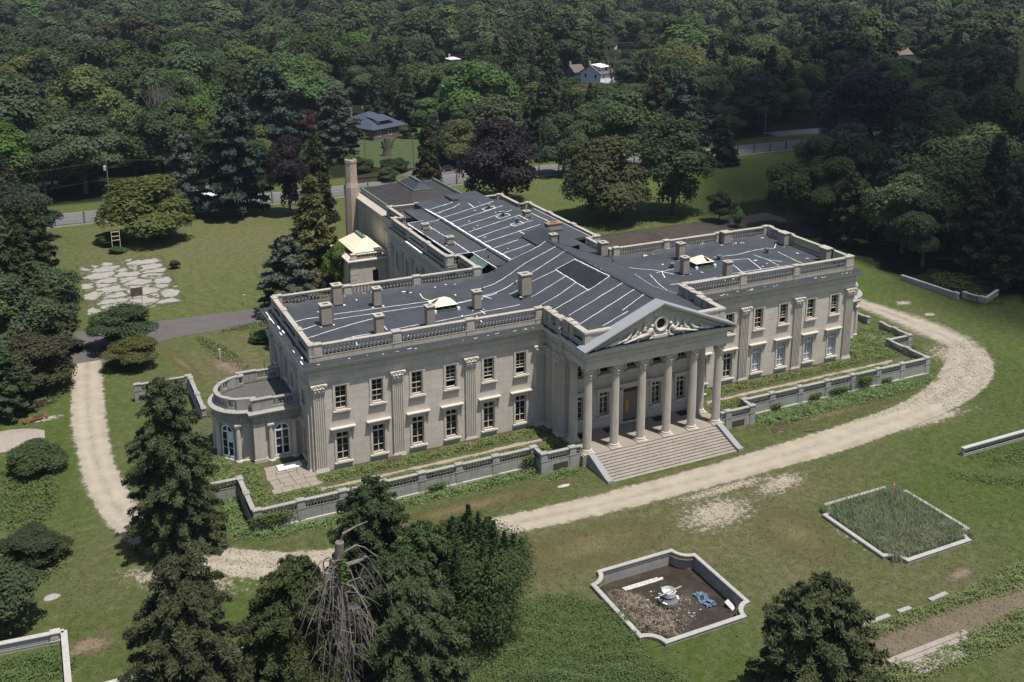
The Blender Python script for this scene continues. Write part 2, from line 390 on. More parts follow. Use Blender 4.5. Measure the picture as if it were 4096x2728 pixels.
# entablature and cornice ------------------------------------------------------------
ENT = [(0.0,11.86),(.05,11.86),(.05,12.18),(.09,12.2),(.09,12.62),(.17,12.7),(.17,12.76),(.06,12.78),(.06,13.42),(.14,13.48),(.14,13.72),(.30,13.76),(.68,13.78),(.72,13.98),(.88,14.1),(.88,14.2),(.0,14.3)]
L1 = [(-9.6,-4.0),(-9.6,-9.5),(9.6,-9.5),(9.6,-4.0)]
per = [(-38.85,0),(-9.9,0),(-9.9,-4.0)]+L1+[(9.9,-4.0),(9.9,0),(38.85,0),(38.85,19.4),(11.0,19.4),(11.0,25.2),(12.45,25.2),(12.45,49.6),(10.6,49.6),(10.6,57),(-10.6,57),(-10.6,49.6),(-12.45,49.6),(-12.45,25.2),(-11.0,25.2),(-11.0,19.4),(-38.85,19.4)]
mb = MB(); mb.sweep(per, ENT, True)
mb.box(-9.55,-8.7,-9.4,-3.9,11.87,12.9); mb.box(8.7,9.55,-9.4,-3.9,11.87,12.9); mb.box(-8.7,8.7,-9.42,-8.5,11.87,12.9)
mb.box(-9.5,9.5,-9.3,-3.9,12.9,13.1)
mb.build('entablature', 'stone', man)
mb = MB()
def dentils(mb, a, b, nx, ny, z0=13.5, z1=13.70, d0=.14, d1=.30, st=.34, w_=.19):
    L_ = math.dist(a, b); n = int(L_/st); ux, uy = (b[0]-a[0])/L_, (b[1]-a[1])/L_
    for k in range(n):
        c = (k+.5)*L_/n; x, y = a[0]+ux*c, a[1]+uy*c
        xs = [x-ux*w_/2+nx*d0, x+ux*w_/2+nx*d1]; ys = [y-uy*w_/2+ny*d0, y+uy*w_/2+ny*d1]
        mb.box(min(xs),max(xs),min(ys),max(ys),z0,z1)
for a, b, nx, ny in [((-38.85,0),(-10.2,0),0,-1),((10.2,0),(38.85,0),0,-1),((-9.6,-9.5),(9.6,-9.5),0,-1),((-38.85,19.4),(-38.85,0),-1,0),((-9.6,-4.2),(-9.6,-9.5),-1,0),((-9.9,-.2),(-9.9,-4),-1,0),((-12.45,49),(-12.45,26),-1,0)]:
    dentils(mb, a, b, nx, ny); dentils(mb, a, b, nx, ny, 13.785, 13.88, .3, .66, .5, .24)
mb.build('dentils', 'stone_roof', man)
# membrane covered ledge on the cornice and its copper edge
mb = MB(); mb.sweep([p for p in per if not (abs(p[0]) < 9.7 and p[1] < -5)] if False else per, [(.84,14.225),(.02,14.34),(-.5,14.36)], True); mb.build('gutter_membrane', 'membrane2', man)
mb = MB(); mb.sweep(per, [(.885,14.15),(.90,14.17),(.90,14.215),(.85,14.222)], True); mb.build('copper_edge', 'copper', man)
rnd = random.Random(5)
mb = MB()
def blob(mb, x, y, z, a, b, rz=0):
    n = 8; pts = []
    for k in range(n):
        r_ = rnd.uniform(.75,1.15); t_ = 2*math.pi*k/n; u_, v_ = a*r_*math.cos(t_), b*r_*math.sin(t_)
        pts.append((x+u_*math.cos(rz)-v_*math.sin(rz), y+u_*math.sin(rz)+v_*math.cos(rz), z))
    mb.face(pts)
for k in range(34):
    x = rnd.choice((-1,1))*rnd.uniform(11,38.5); blob(mb, x, -.42+rnd.uniform(-.25,.25), 14.32, rnd.uniform(.06,.34), rnd.uniform(.035,.075), rnd.uniform(-.15,.15))
for k in range(7): blob(mb, -39.2+rnd.uniform(-.3,.3), rnd.uniform(.5,19), 14.34, rnd.uniform(.05,.1), rnd.uniform(.3,.8))
mb.box(-39.4,-39.3,14,18.6,14.33,14.35); mb.box(-13.1,-12.8,34,41,14.33,14.36)
mb.build('sealant_patches', 'caulk', man)

# pilasters -------------------------------------------------------------------------
def leafcap(mb, x, y, z0, z1, w0, half=False, r=None):
    """acanthus capital: bell, two rows of curling leaves, corner volutes, abacus"""
    h = z1-z0; r = r or w0/2
    mb.lathe(x, y, z0, [(r*.98,0),(r*1.1,.06*h),(r*.96,.1*h),(r*.98,.5*h),(r*1.25,.86*h)], 14)
    for row, (za, zb, rr, n, ph) in enumerate([(.08,.42,1.32,8,0),(.3,.66,1.42,8,.39)]):
        for k in range(n):
            a = ph+2*math.pi*k/n; cx, sy = math.cos(a), math.sin(a); t = Matrix.Translation((x,y,z0)) @ Matrix.Rotation(a,4,'Z')
            mb.T = t; ww = r*.30
            mb.face([(r*.95,-ww,za*h),(r*1.02,ww,za*h),(r*1.15,ww*.9,zb*h*.9),(r*1.12,-ww*.9,zb*h*.9)])
            mb.ball(r*rr*.94, 0, zb*h, r*.17, ww*.95, h*.055, 6, 4); mb.T = None
    for k in range(4):
        a = math.pi/4+k*math.pi/2; px, py = x+r*1.55*math.cos(a), y+r*1.55*math.sin(a)
        mb.tube([(x+r*math.cos(a),y+r*math.sin(a),z0+.55*h),(x+r*1.25*math.cos(a),y+r*1.25*math.sin(a),z0+.78*h),(px,py,z0+.86*h)], [r*.12,r*.14,r*.16], 5)
        mb.ball(px, py, z0+.8*h, r*.22, r*.22, h*.075, 7, 5)
    for k in range(4):
        a = k*math.pi/2; mb.ball(x+r*1.2*math.cos(a), y+r*1.2*math.sin(a), z0+.9*h, r*.2, r*.2, h*.06, 6, 4)
    s_ = r*1.52; n = 6; pts = []
    for k in range(4):
        a0 = math.pi/4+k*math.pi/2; a1 = a0+math.pi/2
        p = Vector((math.cos(a0),math.sin(a0)))*s_*1.18; q_ = Vector((math.cos(a1),math.sin(a1)))*s_*1.18
        for j in range(n): t_ = j/n; m_ = p.lerp(q_, t_)*(1-.16*math.sin(math.pi*t_)); pts.append((x+m_.x, y+m_.y))
    mb.prism(pts, z0+.9*h, z1)
def pilaster(x, y, ang=0, w=1.25, d=.26):
    mb = MB(); mb.T = rot((x,y), ang)
    mb.box(-w/2,w/2,-d*.66,.03,ZT+.4,10.75)
    nf = 5; p = w*.94/nf
    for k in range(nf+1):
        u = -w*.47+k*p; mb.box(u-.045,u+.045,-d-.02,-d*.66,ZT+.42,10.7)
    o = mb.build('pilaster', 'stone_plain', man)
    c = MB(); c.T = rot((x,y), ang); c.box(-w/2-.16,w/2+.16,-d-.16,.03,0.2,ZT+.12); c.box(-w/2-.11,w/2+.11,-d-.11,.03,ZT+.12,ZT+.26); c.box(-w/2-.06,w/2+.06,-d-.06,.03,ZT+.26,ZT+.4); c.build('base', 'stone_plain', o)
    c = MB(); c.T = rot((x,y), ang)
    z0, z1 = 10.7, 11.86; h = z1-z0
    c.box(-w/2-.04,w/2+.04,-d-.04,.03,z0,z0+.07); c.frus(0,-d*.55,z0+.07,z1-.1,w*.98,d*1.1,w*1.25,d*2)
    for row, (zb, n, o_) in enumerate([(.36,3,.13),(.62,4,.2)]):
        for k in range(n):
            u = (k-(n-1)/2)*w/(n-.3)
            c.frus(u,-d-.0,z0+.05,z0+zb*h,.26,.12,.22,.2); c.ball(u,-d-o_,z0+zb*h,.16,.15,.10,6,4)
    for q in (-1,1):
        c.ball(q*w*.6,-d-.2,z0+.82*h,.19,.17,.16,7,5); c.tube([(q*.12,-d-.1,z0+.5*h),(q*.3,-d-.17,z0+.75*h),(q*w*.55,-d-.2,z0+.9*h)],[.05,.06,.07],5)
    c.ball(0,-d-.16,z0+.88*h,.13,.1,.11,6,4)
    c.prism([(-w*.68,.03),(-w*.74,-d-.34),(-w*.55,-d-.36),(-w*.25,-d-.18),(w*.25,-d-.18),(w*.55,-d-.36),(w*.74,-d-.34),(w*.68,.03)], z1-.1, z1)
    c.T = None; c.build('capital', 'stone_plain', o)
for x in (37.95,28.85,19.85,10.75): pilaster(-x,0); pilaster(x,0)
pilaster(-38.85,.95,R(-90),1.2); pilaster(-38.85,18.4,R(-90),1.2); pilaster(-38.85,6.2,R(-90),1.0); pilaster(-38.85,13.4,R(-90),1.0)
pilaster(38.85,.95,R(90),1.2)
pilaster(-9.9,-1.0,R(-90),1.0); pilaster(-9.9,-3.35,R(-90),1.1); pilaster(9.9,-3.35,R(90),1.1); pilaster(-9.1,-4.0,0,1.2); pilaster(9.1,-4.0,0,1.2)
# columns --------------------------------------------------------------------------
mb = MB(); n_ = 48
prof = [(.50,0),(.50,.12),(.505,2.5),(.49,4.5),(.465,6.5),(.43,8.75),(.43,8.85)]
mb.lathe(0,0,1.85, prof, n_, .10); me_shaft = mb.mesh('column','stone_plain')
mb = MB(); mb.box(-.72,.72,-.72,.72,ZT,ZT+.16); mb.lathe(0,0,ZT+.16,[(.66,0),(.70,.06),(.66,.12),(.57,.15),(.55,.2),(.62,.25),(.62,.3),(.52,.34)],28); me_base = mb.mesh('base','stone_plain', True)
mb = MB(); mb.lathe(0,0,10.54,[(.43,0),(.49,.03),(.49,.08),(.43,.1)],24); leafcap(mb,0,0,10.62,11.86,1.02); me_cap = mb.mesh('capital','stone_plain')
for x, y in [(-9.05,-8.9),(-5.43,-8.9),(-1.81,-8.9),(1.81,-8.9),(5.43,-8.9),(9.05,-8.9),(-9.05,-5.55),(9.05,-5.55)]:
    c = link('column', me_shaft, man, (x,y,0)); link('base', me_base, c); link('capital', me_cap, c)
# portico floor, podium and stairs -------------------------------------------------
mb = MB(); mb.box(-9.95,9.95,-9.62,-3.99,-.1,ZT)
mb.build('portico_floor', 'paving', man)
mb = MB()
for x in (-7.2,-3.6,3.4,7.0): mb.box(x-.8,x+.8,-5.6,-4.4,ZT+.004,ZT+.012)
mb.build('floor_mats', 'dark', man)
mb = MB(); ns = 10
for k in range(ns):
    z1 = ZT-.135*(k+1)+.02; y1 = -9.62-.435*k
    mb.box(-8.6,8.6,y1-.435-(.03),-9.3,-.1 if k == ns-1 else z1-.3, z1)
    mb.box(-8.6,8.6,y1-.435-.06,y1-.435,z1-.045,z1-.002)
stairs = mb.build('stairs', 'step', man)
for q in (-1,1):
    mb = MB(); x0, x1 = q*8.6, q*9.35; prof = [(-9.5,1.55),(-9.95,1.6),(-10.6,1.42),(-13.2,.55),(-13.75,.38),(-14.25,.34),(-14.25,-.1),(-9.5,-.1)]
    pts0 = [(x0,y,z) for y,z in prof]; pts1 = [(x1,y,z) for y,z in prof]; n = len(prof)
    i = mb.P(pts0+pts1)
    for k in range(n): mb.f.append((i+k,i+(k+1)%n,i+n+(k+1)%n,i+n+k))
    mb.f.append(tuple(range(i,i+n))); mb.f.append(tuple(range(i+2*n-1,i+n-1,-1)))
    mb.build('cheek_wall', 'granite', stairs)
# pediment ---------------------------------------------------------------------------
ped_root = None
mb = MB(); mb.prism([(-9.7,0),(9.7,0),(0,3.95)],0,.5)
tm = mb.mesh('tympanum','stone_plain'); tm.transform(Matrix.Translation((0,-9.05,14.22)) @ Matrix.Rotation(R(90),4,'X')); ped = link('pediment', tm, man)
def rake(mb, y0, y1, ztop0, thick, inset=0):
    for q in (-1,1):
        xa = 10.4-inset; za = 14.30; zb = 18.56
        a = [(q*xa,y0,za+ztop0),(0,y0,zb+ztop0),(0,y1,zb+ztop0),(q*xa,y1,za+ztop0)]; b = [(x,y,z-thick) for x,y,z in a]
        i = mb.P(a+b)
        for f in ((0,1,2,3),(7,6,5,4),(0,4,5,1),(1,5,6,2),(2,6,7,3),(3,7,4,0)): mb.f.append(tuple(i+k for k in f))
mb = MB(); rake(mb, -10.38, -8.45, .16, .14); mb.build('raking_cornice', 'granite', ped)
mb = MB(); rake(mb, -10.28, -8.5, .02, .16); rake(mb, -10.02, -8.6, -.14, .16); rake(mb,-9.75,-8.6,-.3,.2,.3)
for q in (-1,1):
    for k in range(34):
        t_ = (k+.5)/34; x = q*10.0*(1-t_); z = 14.30+4.26*t_-.36-.0
        if z-.18 > 14.25: mb.box(x-.1,x+.1,-9.98,-9.70,z-.18,z+.02)
mb.build('rake_moulding', 'stone_plain', ped)
# horizontal cornice of the pediment front is the entablature; relief
mb = MB(); cz, cy = 16.05, -9.62
ringn = 28
for k in range(ringn):
    a = 2*math.pi*k/ringn; b_ = 2*math.pi*(k+1)/ringn
    for (r0,y0),(r1,y1) in (((.60,-9.5),(.66,-9.86)),((.66,-9.86),(.84,-9.94)),((.84,-9.94),(.98,-9.8)),((.98,-9.8),(1.0,-9.5))):
        mb.face([(r0*math.cos(a),y0,cz+r0*math.sin(a)),(r0*math.cos(b_),y0,cz+r0*math.sin(b_)),(r1*math.cos(b_),y1,cz+r1*math.sin(b_)),(r1*math.cos(a),y1,cz+r1*math.sin(a))])
mb.build('oculus_ring', 'stone_plain', ped)
mb = MB(); mb.face([(.62*math.cos(2*math.pi*k/24),-9.58,cz+.62*math.sin(2*math.pi*k/24)) for k in range(24)]); mb.build('oculus', 'dark', ped)
mb = MB()
def fig(pts, dy=0.):
    for (x0,z0,r0),(x1,z1,r1) in zip(pts, pts[1:]):
        mb.tube([(x0,-9.72-dy,z0),((x0+x1)/2,-9.80-dy,(z0+z1)/2),(x1,-9.72-dy,z1)], [r0,(r0+r1)/2,r1], 8)
    for x0,z0,r0 in pts: mb.ball(x0,-9.76-dy,z0,r0*1.12,r0*1.05,r0*1.05,8,6)
for q, sh in ((-1,0),(1,.0)):
    X = lambda a: q*a
    fig([(X(1.25),16.0,.2),(X(1.32),15.75,.12),(X(1.45),15.5,.3),(X(1.75),15.15,.27),(X(2.5),14.95,.24),(X(3.2),14.85,.17),(X(4.2),14.62,.13),(X(5.0),14.5,.1)], .12)
    fig([(X(1.5),15.55,.13),(X(1.95),15.4,.1),(X(2.2),15.65,.09)], .2)
    fig([(X(1.2),15.4,.14),(X(1.05),15.0,.12),(X(1.1),14.6,.14),(X(1.6),14.5,.12)], .12)
    fig([(X(2.15),16.35,.17),(X(2.15),16.1,.1),(X(2.2),15.9,.2),(X(2.35),15.6,.16)])
    fig([(X(3.2),15.8,.17),(X(3.25),15.5,.2),(X(3.4),15.15,.2),(X(3.9),14.95,.14)])
    fig([(X(4.1),15.5,.15),(X(4.3),15.2,.19),(X(4.6),14.9,.2),(X(5.3),14.75,.14),(X(6.1),14.55,.12),(X(6.8),14.45,.1)], .06)
    fig([(X(5.5),15.1,.13),(X(5.8),14.85,.16),(X(6.4),14.7,.13),(X(7.3),14.42,.1)])
    fig([(X(2.8),15.3,.16),(X(2.9),14.8,.18),(X(3.1),14.45,.16)])
    for k in range(14):
        a_ = rnd.uniform(1.3,7.2); mb.ball(X(a_),-9.6,14.4+rnd.uniform(0,.25),rnd.uniform(.1,.2),.12,rnd.uniform(.08,.16),6,4)
    for k in range(10):
        a_ = rnd.uniform(1.6,5.2); z_ = rnd.uniform(14.9,18.0-.43*a_-.35); mb.ball(X(a_),-9.55,z_,rnd.uniform(.1,.24),.1,rnd.uniform(.1,.26),6,4)
mb.box(-1.15,1.15,-9.85,-9.4,14.32,14.75); mb.box(-.95,.95,-9.78,-9.4,14.75,15.1)
rel = mb.build('relief_figures', 'stone_plain', ped)
rm = rel.modifiers.new('m','REMESH'); rm.mode = 'VOXEL'; rm.voxel_size = .045; rm.use_smooth_shade = True
mb = MB(); sh = [(-.75,16.95),(-.95,17.35),(-.7,17.75),(-.3,17.95),(.3,17.95),(.7,17.75),(.95,17.35),(.75,16.95)]
i = mb.P([(x,-9.72,z) for x,z in sh]+[(x,-9.5,z) for x,z in sh]); n = len(sh); mb.f.append(tuple(i+k for k in range(n)))
for k in range(n): mb.f.append((i+k,i+(k+1)%n,i+n+(k+1)%n,i+n+k))
shd = mb.build('shield', 'stone_plain', ped)
for ch, x in (('I',-.42),('C',.05)):
    cu = bpy.data.curves.new('letter','FONT'); cu.body = ch; cu.size = .62; cu.extrude = .03; cu.materials.append(M['stone_roof'])
    lo = bpy.data.objects.new('tmp', cu); COL.objects.link(lo); dg = bpy.context.evaluated_depsgraph_get(); lm = bpy.data.meshes.new_from_object(lo.evaluated_get(dg)); bpy.data.objects.remove(lo); lo = bpy.data.objects.new('monogram', lm); COL.objects.link(lo); lo.parent = shd; lo.location = (x,-9.75,17.2); lo.rotation_euler = (R(90),0,0)
# ------------------------------------------------------------------ balustrades
BAL = [(.055,0),(.075,.05),(.05,.12),(.10,.3),(.115,.42),(.07,.66),(.05,.82),(.075,.92),(.08,1.0)]
def bal_run(mb, a, b, zb, zplinth, zrail, ztop, th=.42, piers=(), sp=.43, solid=(), pw=.95, inner=0):
    """straight balustrade a->b; piers are distances along it"""
    L_ = math.dist(a, b); ang = math.atan2(b[1]-a[1], b[0]-a[0]); mb.T = rot(a, ang)
    mb.box(0,L_,-th/2-.03,th/2+.03,zb,zplinth); mb.box(0,L_,-th/2-.06,th/2+.06,zplinth-.12,zplinth)
    mb.box(0,L_,-th/2-.03,th/2+.03,zrail,ztop-.07); mb.box(0,L_,-th/2-.08,th/2+.08,ztop-.07,ztop)
    ps = sorted(piers)
    for p in ps:
        mb.box(p-pw/2,p+pw/2,-th/2-.1,th/2+.1,zb,ztop+.02); mb.box(p-pw/2-.07,p+pw/2+.07,-th/2-.17,th/2+.17,ztop+.02,ztop+.12); mb.frus(p,0,ztop+.12,ztop+.2,pw,th+.14,pw-.2,th-.05)
        mb.box(p-pw/2-.05,p+pw/2+.05,-th/2-.14,th/2+.14,zplinth-.1,zplinth+.02)
        mb.box(p-pw/2+.14,p+pw/2-.14,-th/2-.12,-th/2-.1,zplinth+.12,zrail-.06)
    edges = [0]+[q for p in ps for q in (p-pw/2,p+pw/2)]+[L_]
    for k in range(0, len(edges)-1, 2):
        u0, u1 = edges[k], edges[k+1]
        if u1-u0 < .5: continue
        if (k//2) in solid:
            mb.box(u0,u1,-th/2+.05,th/2-.05,zplinth,zrail); continue
        for q in ((u0,u0+.12),(u1-.12,u1)): mb.box(q[0],q[1],-th/2+.03,th/2-.03,zplinth,zrail)
        n = max(1, int((u1-u0-.3)/sp)); h = zrail-zplinth
        for j in range(n):
            u = u0+.15+(u1-u0-.3)*(j+.5)/n
            mb.lathe(u,0,zplinth,[(r*1.3,t*h) for r,t in BAL],7)
    mb.T = None
ZR = dict(zb=14.30, zplinth=15.02, zrail=15.98, ztop=16.24)
fp = [.62, 9.75, 18.75, 27.75]           # piers over the pilasters
for sgn in (-1, 1):
    mb = MB(); e, yb_ = 38.35*sgn, 18.5
    bal_run(mb, (e,.58), (sgn*10.2,.58), piers=fp, **ZR)
    bal_run(mb, (e,yb_), (sgn*10.5,yb_), piers=[.5,9.4,18.8,27.4], **ZR)
    bal_run(mb, (e,.3), (e,yb_+.28), piers=[.5,5.6,12.9,17.7], **ZR)
    mb.build('balustrade', 'stone_roof', man)
    mb = MB()                                  # parapet of the central block, stepping inwards
    bal_run(mb, (sgn*9.75,.55), (sgn*9.75,-3.95), piers=[.55,2.0,3.9], pw=.8, th=.6, solid=(1,), **ZR)
    bal_run(mb, (sgn*9.3,-4.3), (sgn*9.3,-8.95), piers=[.35,1.6], pw=.8, th=.6, **ZR)
    mb.box(sgn*9.0,sgn*9.75,-4.5,-3.8,14.3,16.26)
    mb.box(sgn*6.3,sgn*9.6,-8.95,-8.5,15.0,16.0); mb.box(sgn*5.3,sgn*9.72,-9.08,-8.4,16.0,16.22); mb.box(sgn*8.9,sgn*9.62,-9.0,-8.4,14.3,16.0)
    mb.build('parapet', 'stone_roof', man)
    mb = MB(); Z2 = dict(zb=14.0, zplinth=14.8, zrail=15.72, ztop=15.98)
    bal_run(mb, (sgn*10.35,18.7), (sgn*10.35,25.3), piers=[.4], **Z2)
    bal_run(mb, (sgn*10.1,25.75), (sgn*12.3,25.75), piers=[1.75], **Z2)
    bal_run(mb, (sgn*12.2,25.5), (sgn*12.2,49.3), piers=[.5,8.0,16.0,23.4], **Z2)
    bal_run(mb, (sgn*12.4,49.1), (sgn*10.1,49.1), piers=[.5], **Z2)
    bal_run(mb, (sgn*10.35,49.0), (sgn*10.35,56.8), piers=[7.4], **Z2)
    mb.build('balustrade', 'stone_roof', man)
mb = MB(); bal_run(mb, (-10.6,56.6), (10.6,56.6), piers=[.5,5.3,10.6,16,20.7], zb=14.0, zplinth=14.8, zrail=15.72, ztop=15.98); mb.build('balustrade','stone_roof',man)
# ------------------------------------------------------------------ roofs
def hz(x, y):
    f = 14.45+.3*min(max((y-1)/17,0),1); s = 18.66-.407*abs(x); k = .35; m_ = max(s, f)
    return m_+k*math.log(math.exp((s-m_)/k)+math.exp((f-m_)/k))
def grid(xs, ys, h):
    mb = MB(); 
    for y in ys:
        for x in xs: mb.v.append((x,y,h(x,y)))
    n = len(xs)
    for j in range(len(ys)-1):
        for i in range(n-1): a = j*n+i; mb.f.append((a,a+1,a+n+1,a+n))
    return mb
import itertools
def fr(a, b, s): n = max(1, int(round(abs(b-a)/s))); return [a+(b-a)*k/n for k in range(n+1)]
def wr(x, y):      # wrinkles where the loose membrane meets the rear balustrade
    k = max(0, min(1, (y-15.5)/2.5)); return .10*k*math.sin(x*1.7+2*math.sin(y*.9))*math.sin(y*1.3+x*.35)+.35*max(0,(y-17.6)/.6)
for sgn in (-1, 1):
    xs = fr(sgn*10.0, sgn*38.12, .35); ys = fr(.8, 18.26, .35)
    if sgn < 0: xs = xs[::-1]
    grid(xs, ys, lambda x, y: hz(x,y)+wr(x,y)).build('wing_roof', 'membrane', man, True)
grid(fr(-10.0,10.0,.25), fr(.8,18.9,1.0), hz).build('gable_roof', 'membrane', man, True)
grid(fr(-9.45,9.45,.25), fr(-8.55,.8,1.0), hz).build('gable_roof', 'membrane', man, True)
mb = MB(); mb.face([(-9.9,18.92,14.2),(9.9,18.92,14.2),(9.9,18.92,14.7),(0,18.92,18.7),(-9.9,18.92,14.7)]); mb.box(-.25,.25,-8.4,18.9,18.55,18.68); mb.build('gable_end', 'membrane2', man)
ST = lambda x, y: 16.2+(x+5.6)*.1
mb = MB()
mb.face([(-5.8,19.0,16.18),(5.25,19.0,ST(5.25,0)),(5.25,56.2,ST(5.25,0)),(-5.8,56.2,16.18)])
mb.face([(-5.8,56.2,16.18),(-5.8,56.2,14),(-5.8,19,14),(-5.8,19,16.18)]); mb.face([(5.25,19,17.28),(5.25,19,14),(5.25,56.2,14),(5.25,56.2,17.28)]); mb.face([(5.25,56.2,17.28),(5.25,56.2,14),(-5.8,56.2,14),(-5.8,56.2,16.18)])
mb.box(-.5,.6,52.4,56.0,16.6,17.1)
mb.build('rear_roof', 'membrane', man)
for q in (-1,1):
    mb = MB(); mb.box(q*5.8,q*11.05,26.2,45.0,15.6,15.98); mb.box(q*5.8,q*8.3,18.95,26.2,15.6,15.97); mb.box(q*5.8,q*8.9,45.0,53.0,15.6,15.96)
    mb.build('rear_roof', 'membrane3', man)
mb = MB(); mb.box(-12.3,12.3,25.6,49.3,14.0,14.5); mb.box(-10.4,10.4,18.95,25.6,14.0,14.48); mb.box(-10.4,10.4,49.3,56.4,14.0,14.47); mb.build('light_well_floor', 'membrane2', man)
mb = MB()
for q in (-1,1):
    for y in fr(27,44,2.1): mb.box(q*11.0,q*12.0,y,y+.1,14.52,14.66)
    mb.box(q*11.05,q*11.12,26.2,45,15.9,16.0)
mb.build('sealant_lines', 'caulk', man)
mb = MB()                                     # green copper clerestory strips in the light well
for q in (-1,1):
    mb.box(q*11.0,q*11.04,26.3,30.2,14.55,15.6); mb.box(q*11.0,q*11.04,41,44.9,14.55,15.6)
    mb.face([(q*11.9,27.6,14.55),(q*11.9,29.6,14.55),(q*11.05,29.6,15.6),(q*11.05,27.6,15.6)]); mb.face([(q*11.9,43,14.55),(q*11.9,44.6,14.55),(q*11.05,44.6,15.6),(q*11.05,43,15.6)])
    mb.face([(q*10.1,20.4,14.6),(q*10.1,25.2,14.6),(q*8.3,25.2,15.9),(q*8.3,20.4,15.9)])
mb.build('copper_clerestory', 'copper', man)
# sealed seams
SEAM_W = [[(-5.71,19.12),(-1.58,18.46),(0.39,18.92)],[(-12.31,14.29),(-4.71,16.06),(-0.08,15.82)],[(-13.1,11.56),(-11.47,11.91),(-7.4,12.81)],[(-5.61,12.67),(0.41,13.33)],[(-9.9,10.28),(-8.65,10.21)],[(-6.48,10.48),(-3.2,9.91)],[(-8.37,6.91),(-3.38,7.12)],[(-9.03,3.95),(-5.74,3.9),(-3.36,4.41)],[(-8.13,1.34),(-3.22,1.27)],[(-7.7,-1.66),(-3.01,-1.6),(-0.1,-1.58)],[(-7.93,-4.61),(-3.43,-4.41),(0.03,-4.25)],[(-6.45,-7.54),(-3.18,-7.66)],[(-3.49,-6.85),(0.53,-6.24)],[(-0.57,9.9),(-3.3,10.12),(-3.44,1.06),(-0.31,1.4),(-0.57,9.9)],[(0.39,18.92),(-0.18,10.62),(0.18,-1.3),(0.73,-3.64),(0.53,-6.24)],[(-37.35,7.01),(-33.64,8.32),(-31.03,9.21),(-28.32,9.85)],[(-37.42,12.64),(-35.58,13.13),(-34.14,13.03)],[(-32.23,13.25),(-26.63,12.96),(-20.24,12.66)],[(-37.15,9.82),(-34.56,10.82)],[(-32.71,11.57),(-29.01,11.51),(-20.72,11.41),(-16.85,10.53),(-14.26,10.84)],[(-34.57,4.78),(-32.11,5.36),(-29.8,5.31)],[(-32.51,2.65),(-32.19,5.4)],[(-27.54,5.54),(-23.05,5.82)],[(-27.87,6.99),(-27.94,5.72)],[(-21.82,5.79),(-17.12,6.11),(-14.96,6.5),(-13.3,6.58),(-10.32,6.39)],[(-15.35,6.97),(-15.31,5.72)],[(-16.57,5.57),(-16.84,2.73)],[(-17.02,10.61),(-11.02,11.55)],[(-13.02,11.77),(-12.45,10.26)],[(-20.03,15.89),(-20.27,14.18),(-19.8,12.77)],[(11.26,9.97),(9.59,5.05),(8.81,1.99),(9.63,0.82)],[(11.34,5.2),(17.72,5.22),(22.02,5.66),(27.02,5.53),(31.55,5.28)],[(24.33,10.77),(28.1,10.2),(26.84,5.61)],[(24.47,9.22),(23.55,5.67)],[(24.0,12.79),(27.61,12.32),(32.02,13.12),(34.92,12.62),(36.6,14.33)],[(30.0,11.26),(30.4,8.4),(29.98,5.63)],[(30.4,8.4),(31.7,7.06)],[(34.11,10.96),(33.7,4.68)],[(12.44,10.29),(15.63,10.67)],[(13.57,10.53),(12.32,7.92)],[(9.95,13.24),(12.79,11.57),(14.36,8.78)],[(8.38,9.21),(6.78,2.4),(8.81,1.99)]]
SEAM_S = [[(-5.71,52.62),(-5.32,44.79),(-5.28,26.2),(-5.13,20.03)],[(-5.27,50.85),(-0.81,52.06),(0.08,53.24)],[(-5.18,48.05),(-1.61,49.13),(0.0,50.45)],[(-5.25,44.97),(0.89,46.58),(5.04,47.77)],[(-4.99,41.85),(1.44,43.35),(5.08,44.36)],[(-4.95,38.6),(1.55,40.12),(5.12,41.07)],[(-4.94,35.28),(1.3,36.81),(5.08,37.71)],[(-4.88,32.04),(1.49,33.72),(5.21,33.8)],[(-4.93,29.08),(1.1,30.31),(5.16,31.17)],[(-4.94,25.91),(-0.58,26.84)],[(-4.87,22.78),(-0.15,23.91)],[(1.66,45.03),(1.62,43.47),(3.61,44.06),(3.68,45.38),(1.66,45.03)],[(1.69,39.73),(1.69,38.2),(3.77,38.63),(3.78,39.9),(1.69,39.73)],[(1.73,34.48),(1.77,32.99),(3.53,33.36),(3.54,34.81),(1.73,34.48)],[(1.21,49.33),(1.01,46.55)],[(1.26,30.64),(1.27,27.88)],[(4.72,37.51),(4.77,34.44)],[(-11.08,45.19),(-8.28,45.5)],[(-8.28,44.34),(-5.27,44.94)],[(-11.29,44.79),(-10.81,26.22),(-8.24,26.09),(-5.03,26.74)],[(-8.27,26.01),(-8.18,17.83)],[(-8.73,42.82),(-8.63,34.99)],[(-8.57,32.51),(-8.62,26.27)],[(-10.86,40.46),(-8.69,40.37)],[(9.26,42.95),(9.51,35.05)],[(9.49,37.57),(9.0,32.84)]]
def seam(mb, pts, h, w_, lift=.012):
    for (x0,y0),(x1,y1) in zip(pts, pts[1:]):
        L_ = math.dist((x0,y0),(x1,y1)); n = max(1,int(L_/.5)); nx, ny = -(y1-y0)/max(L_,1e-6), (x1-x0)/max(L_,1e-6)
        prev = None
        for k in range(n+1):
            t_ = k/n; x, y = x0+(x1-x0)*t_, y0+(y1-y0)*t_; ww = w_*rnd.uniform(.7,1.3)/2; jx = rnd.uniform(-.045,.045)
            a = (x+nx*(ww+jx), y+ny*(ww+jx)); b_ = (x-nx*(ww-jx), y-ny*(ww-jx))
            a = (*a, h(*a)+lift); b_ = (*b_, h(*b_)+lift)
            if prev: mb.face([prev[1], prev[0], a, b_])
            prev = (a, b_)
for i, l in enumerate(SEAM_W):
    mb = MB(); seam(mb, l, lambda x,y: hz(x,y)+(wr(x,y) if abs(x) > 10 else 0), .09 if i not in (14,) else .05, .03)
    mb.build('sealant_line', 'caulk', man)
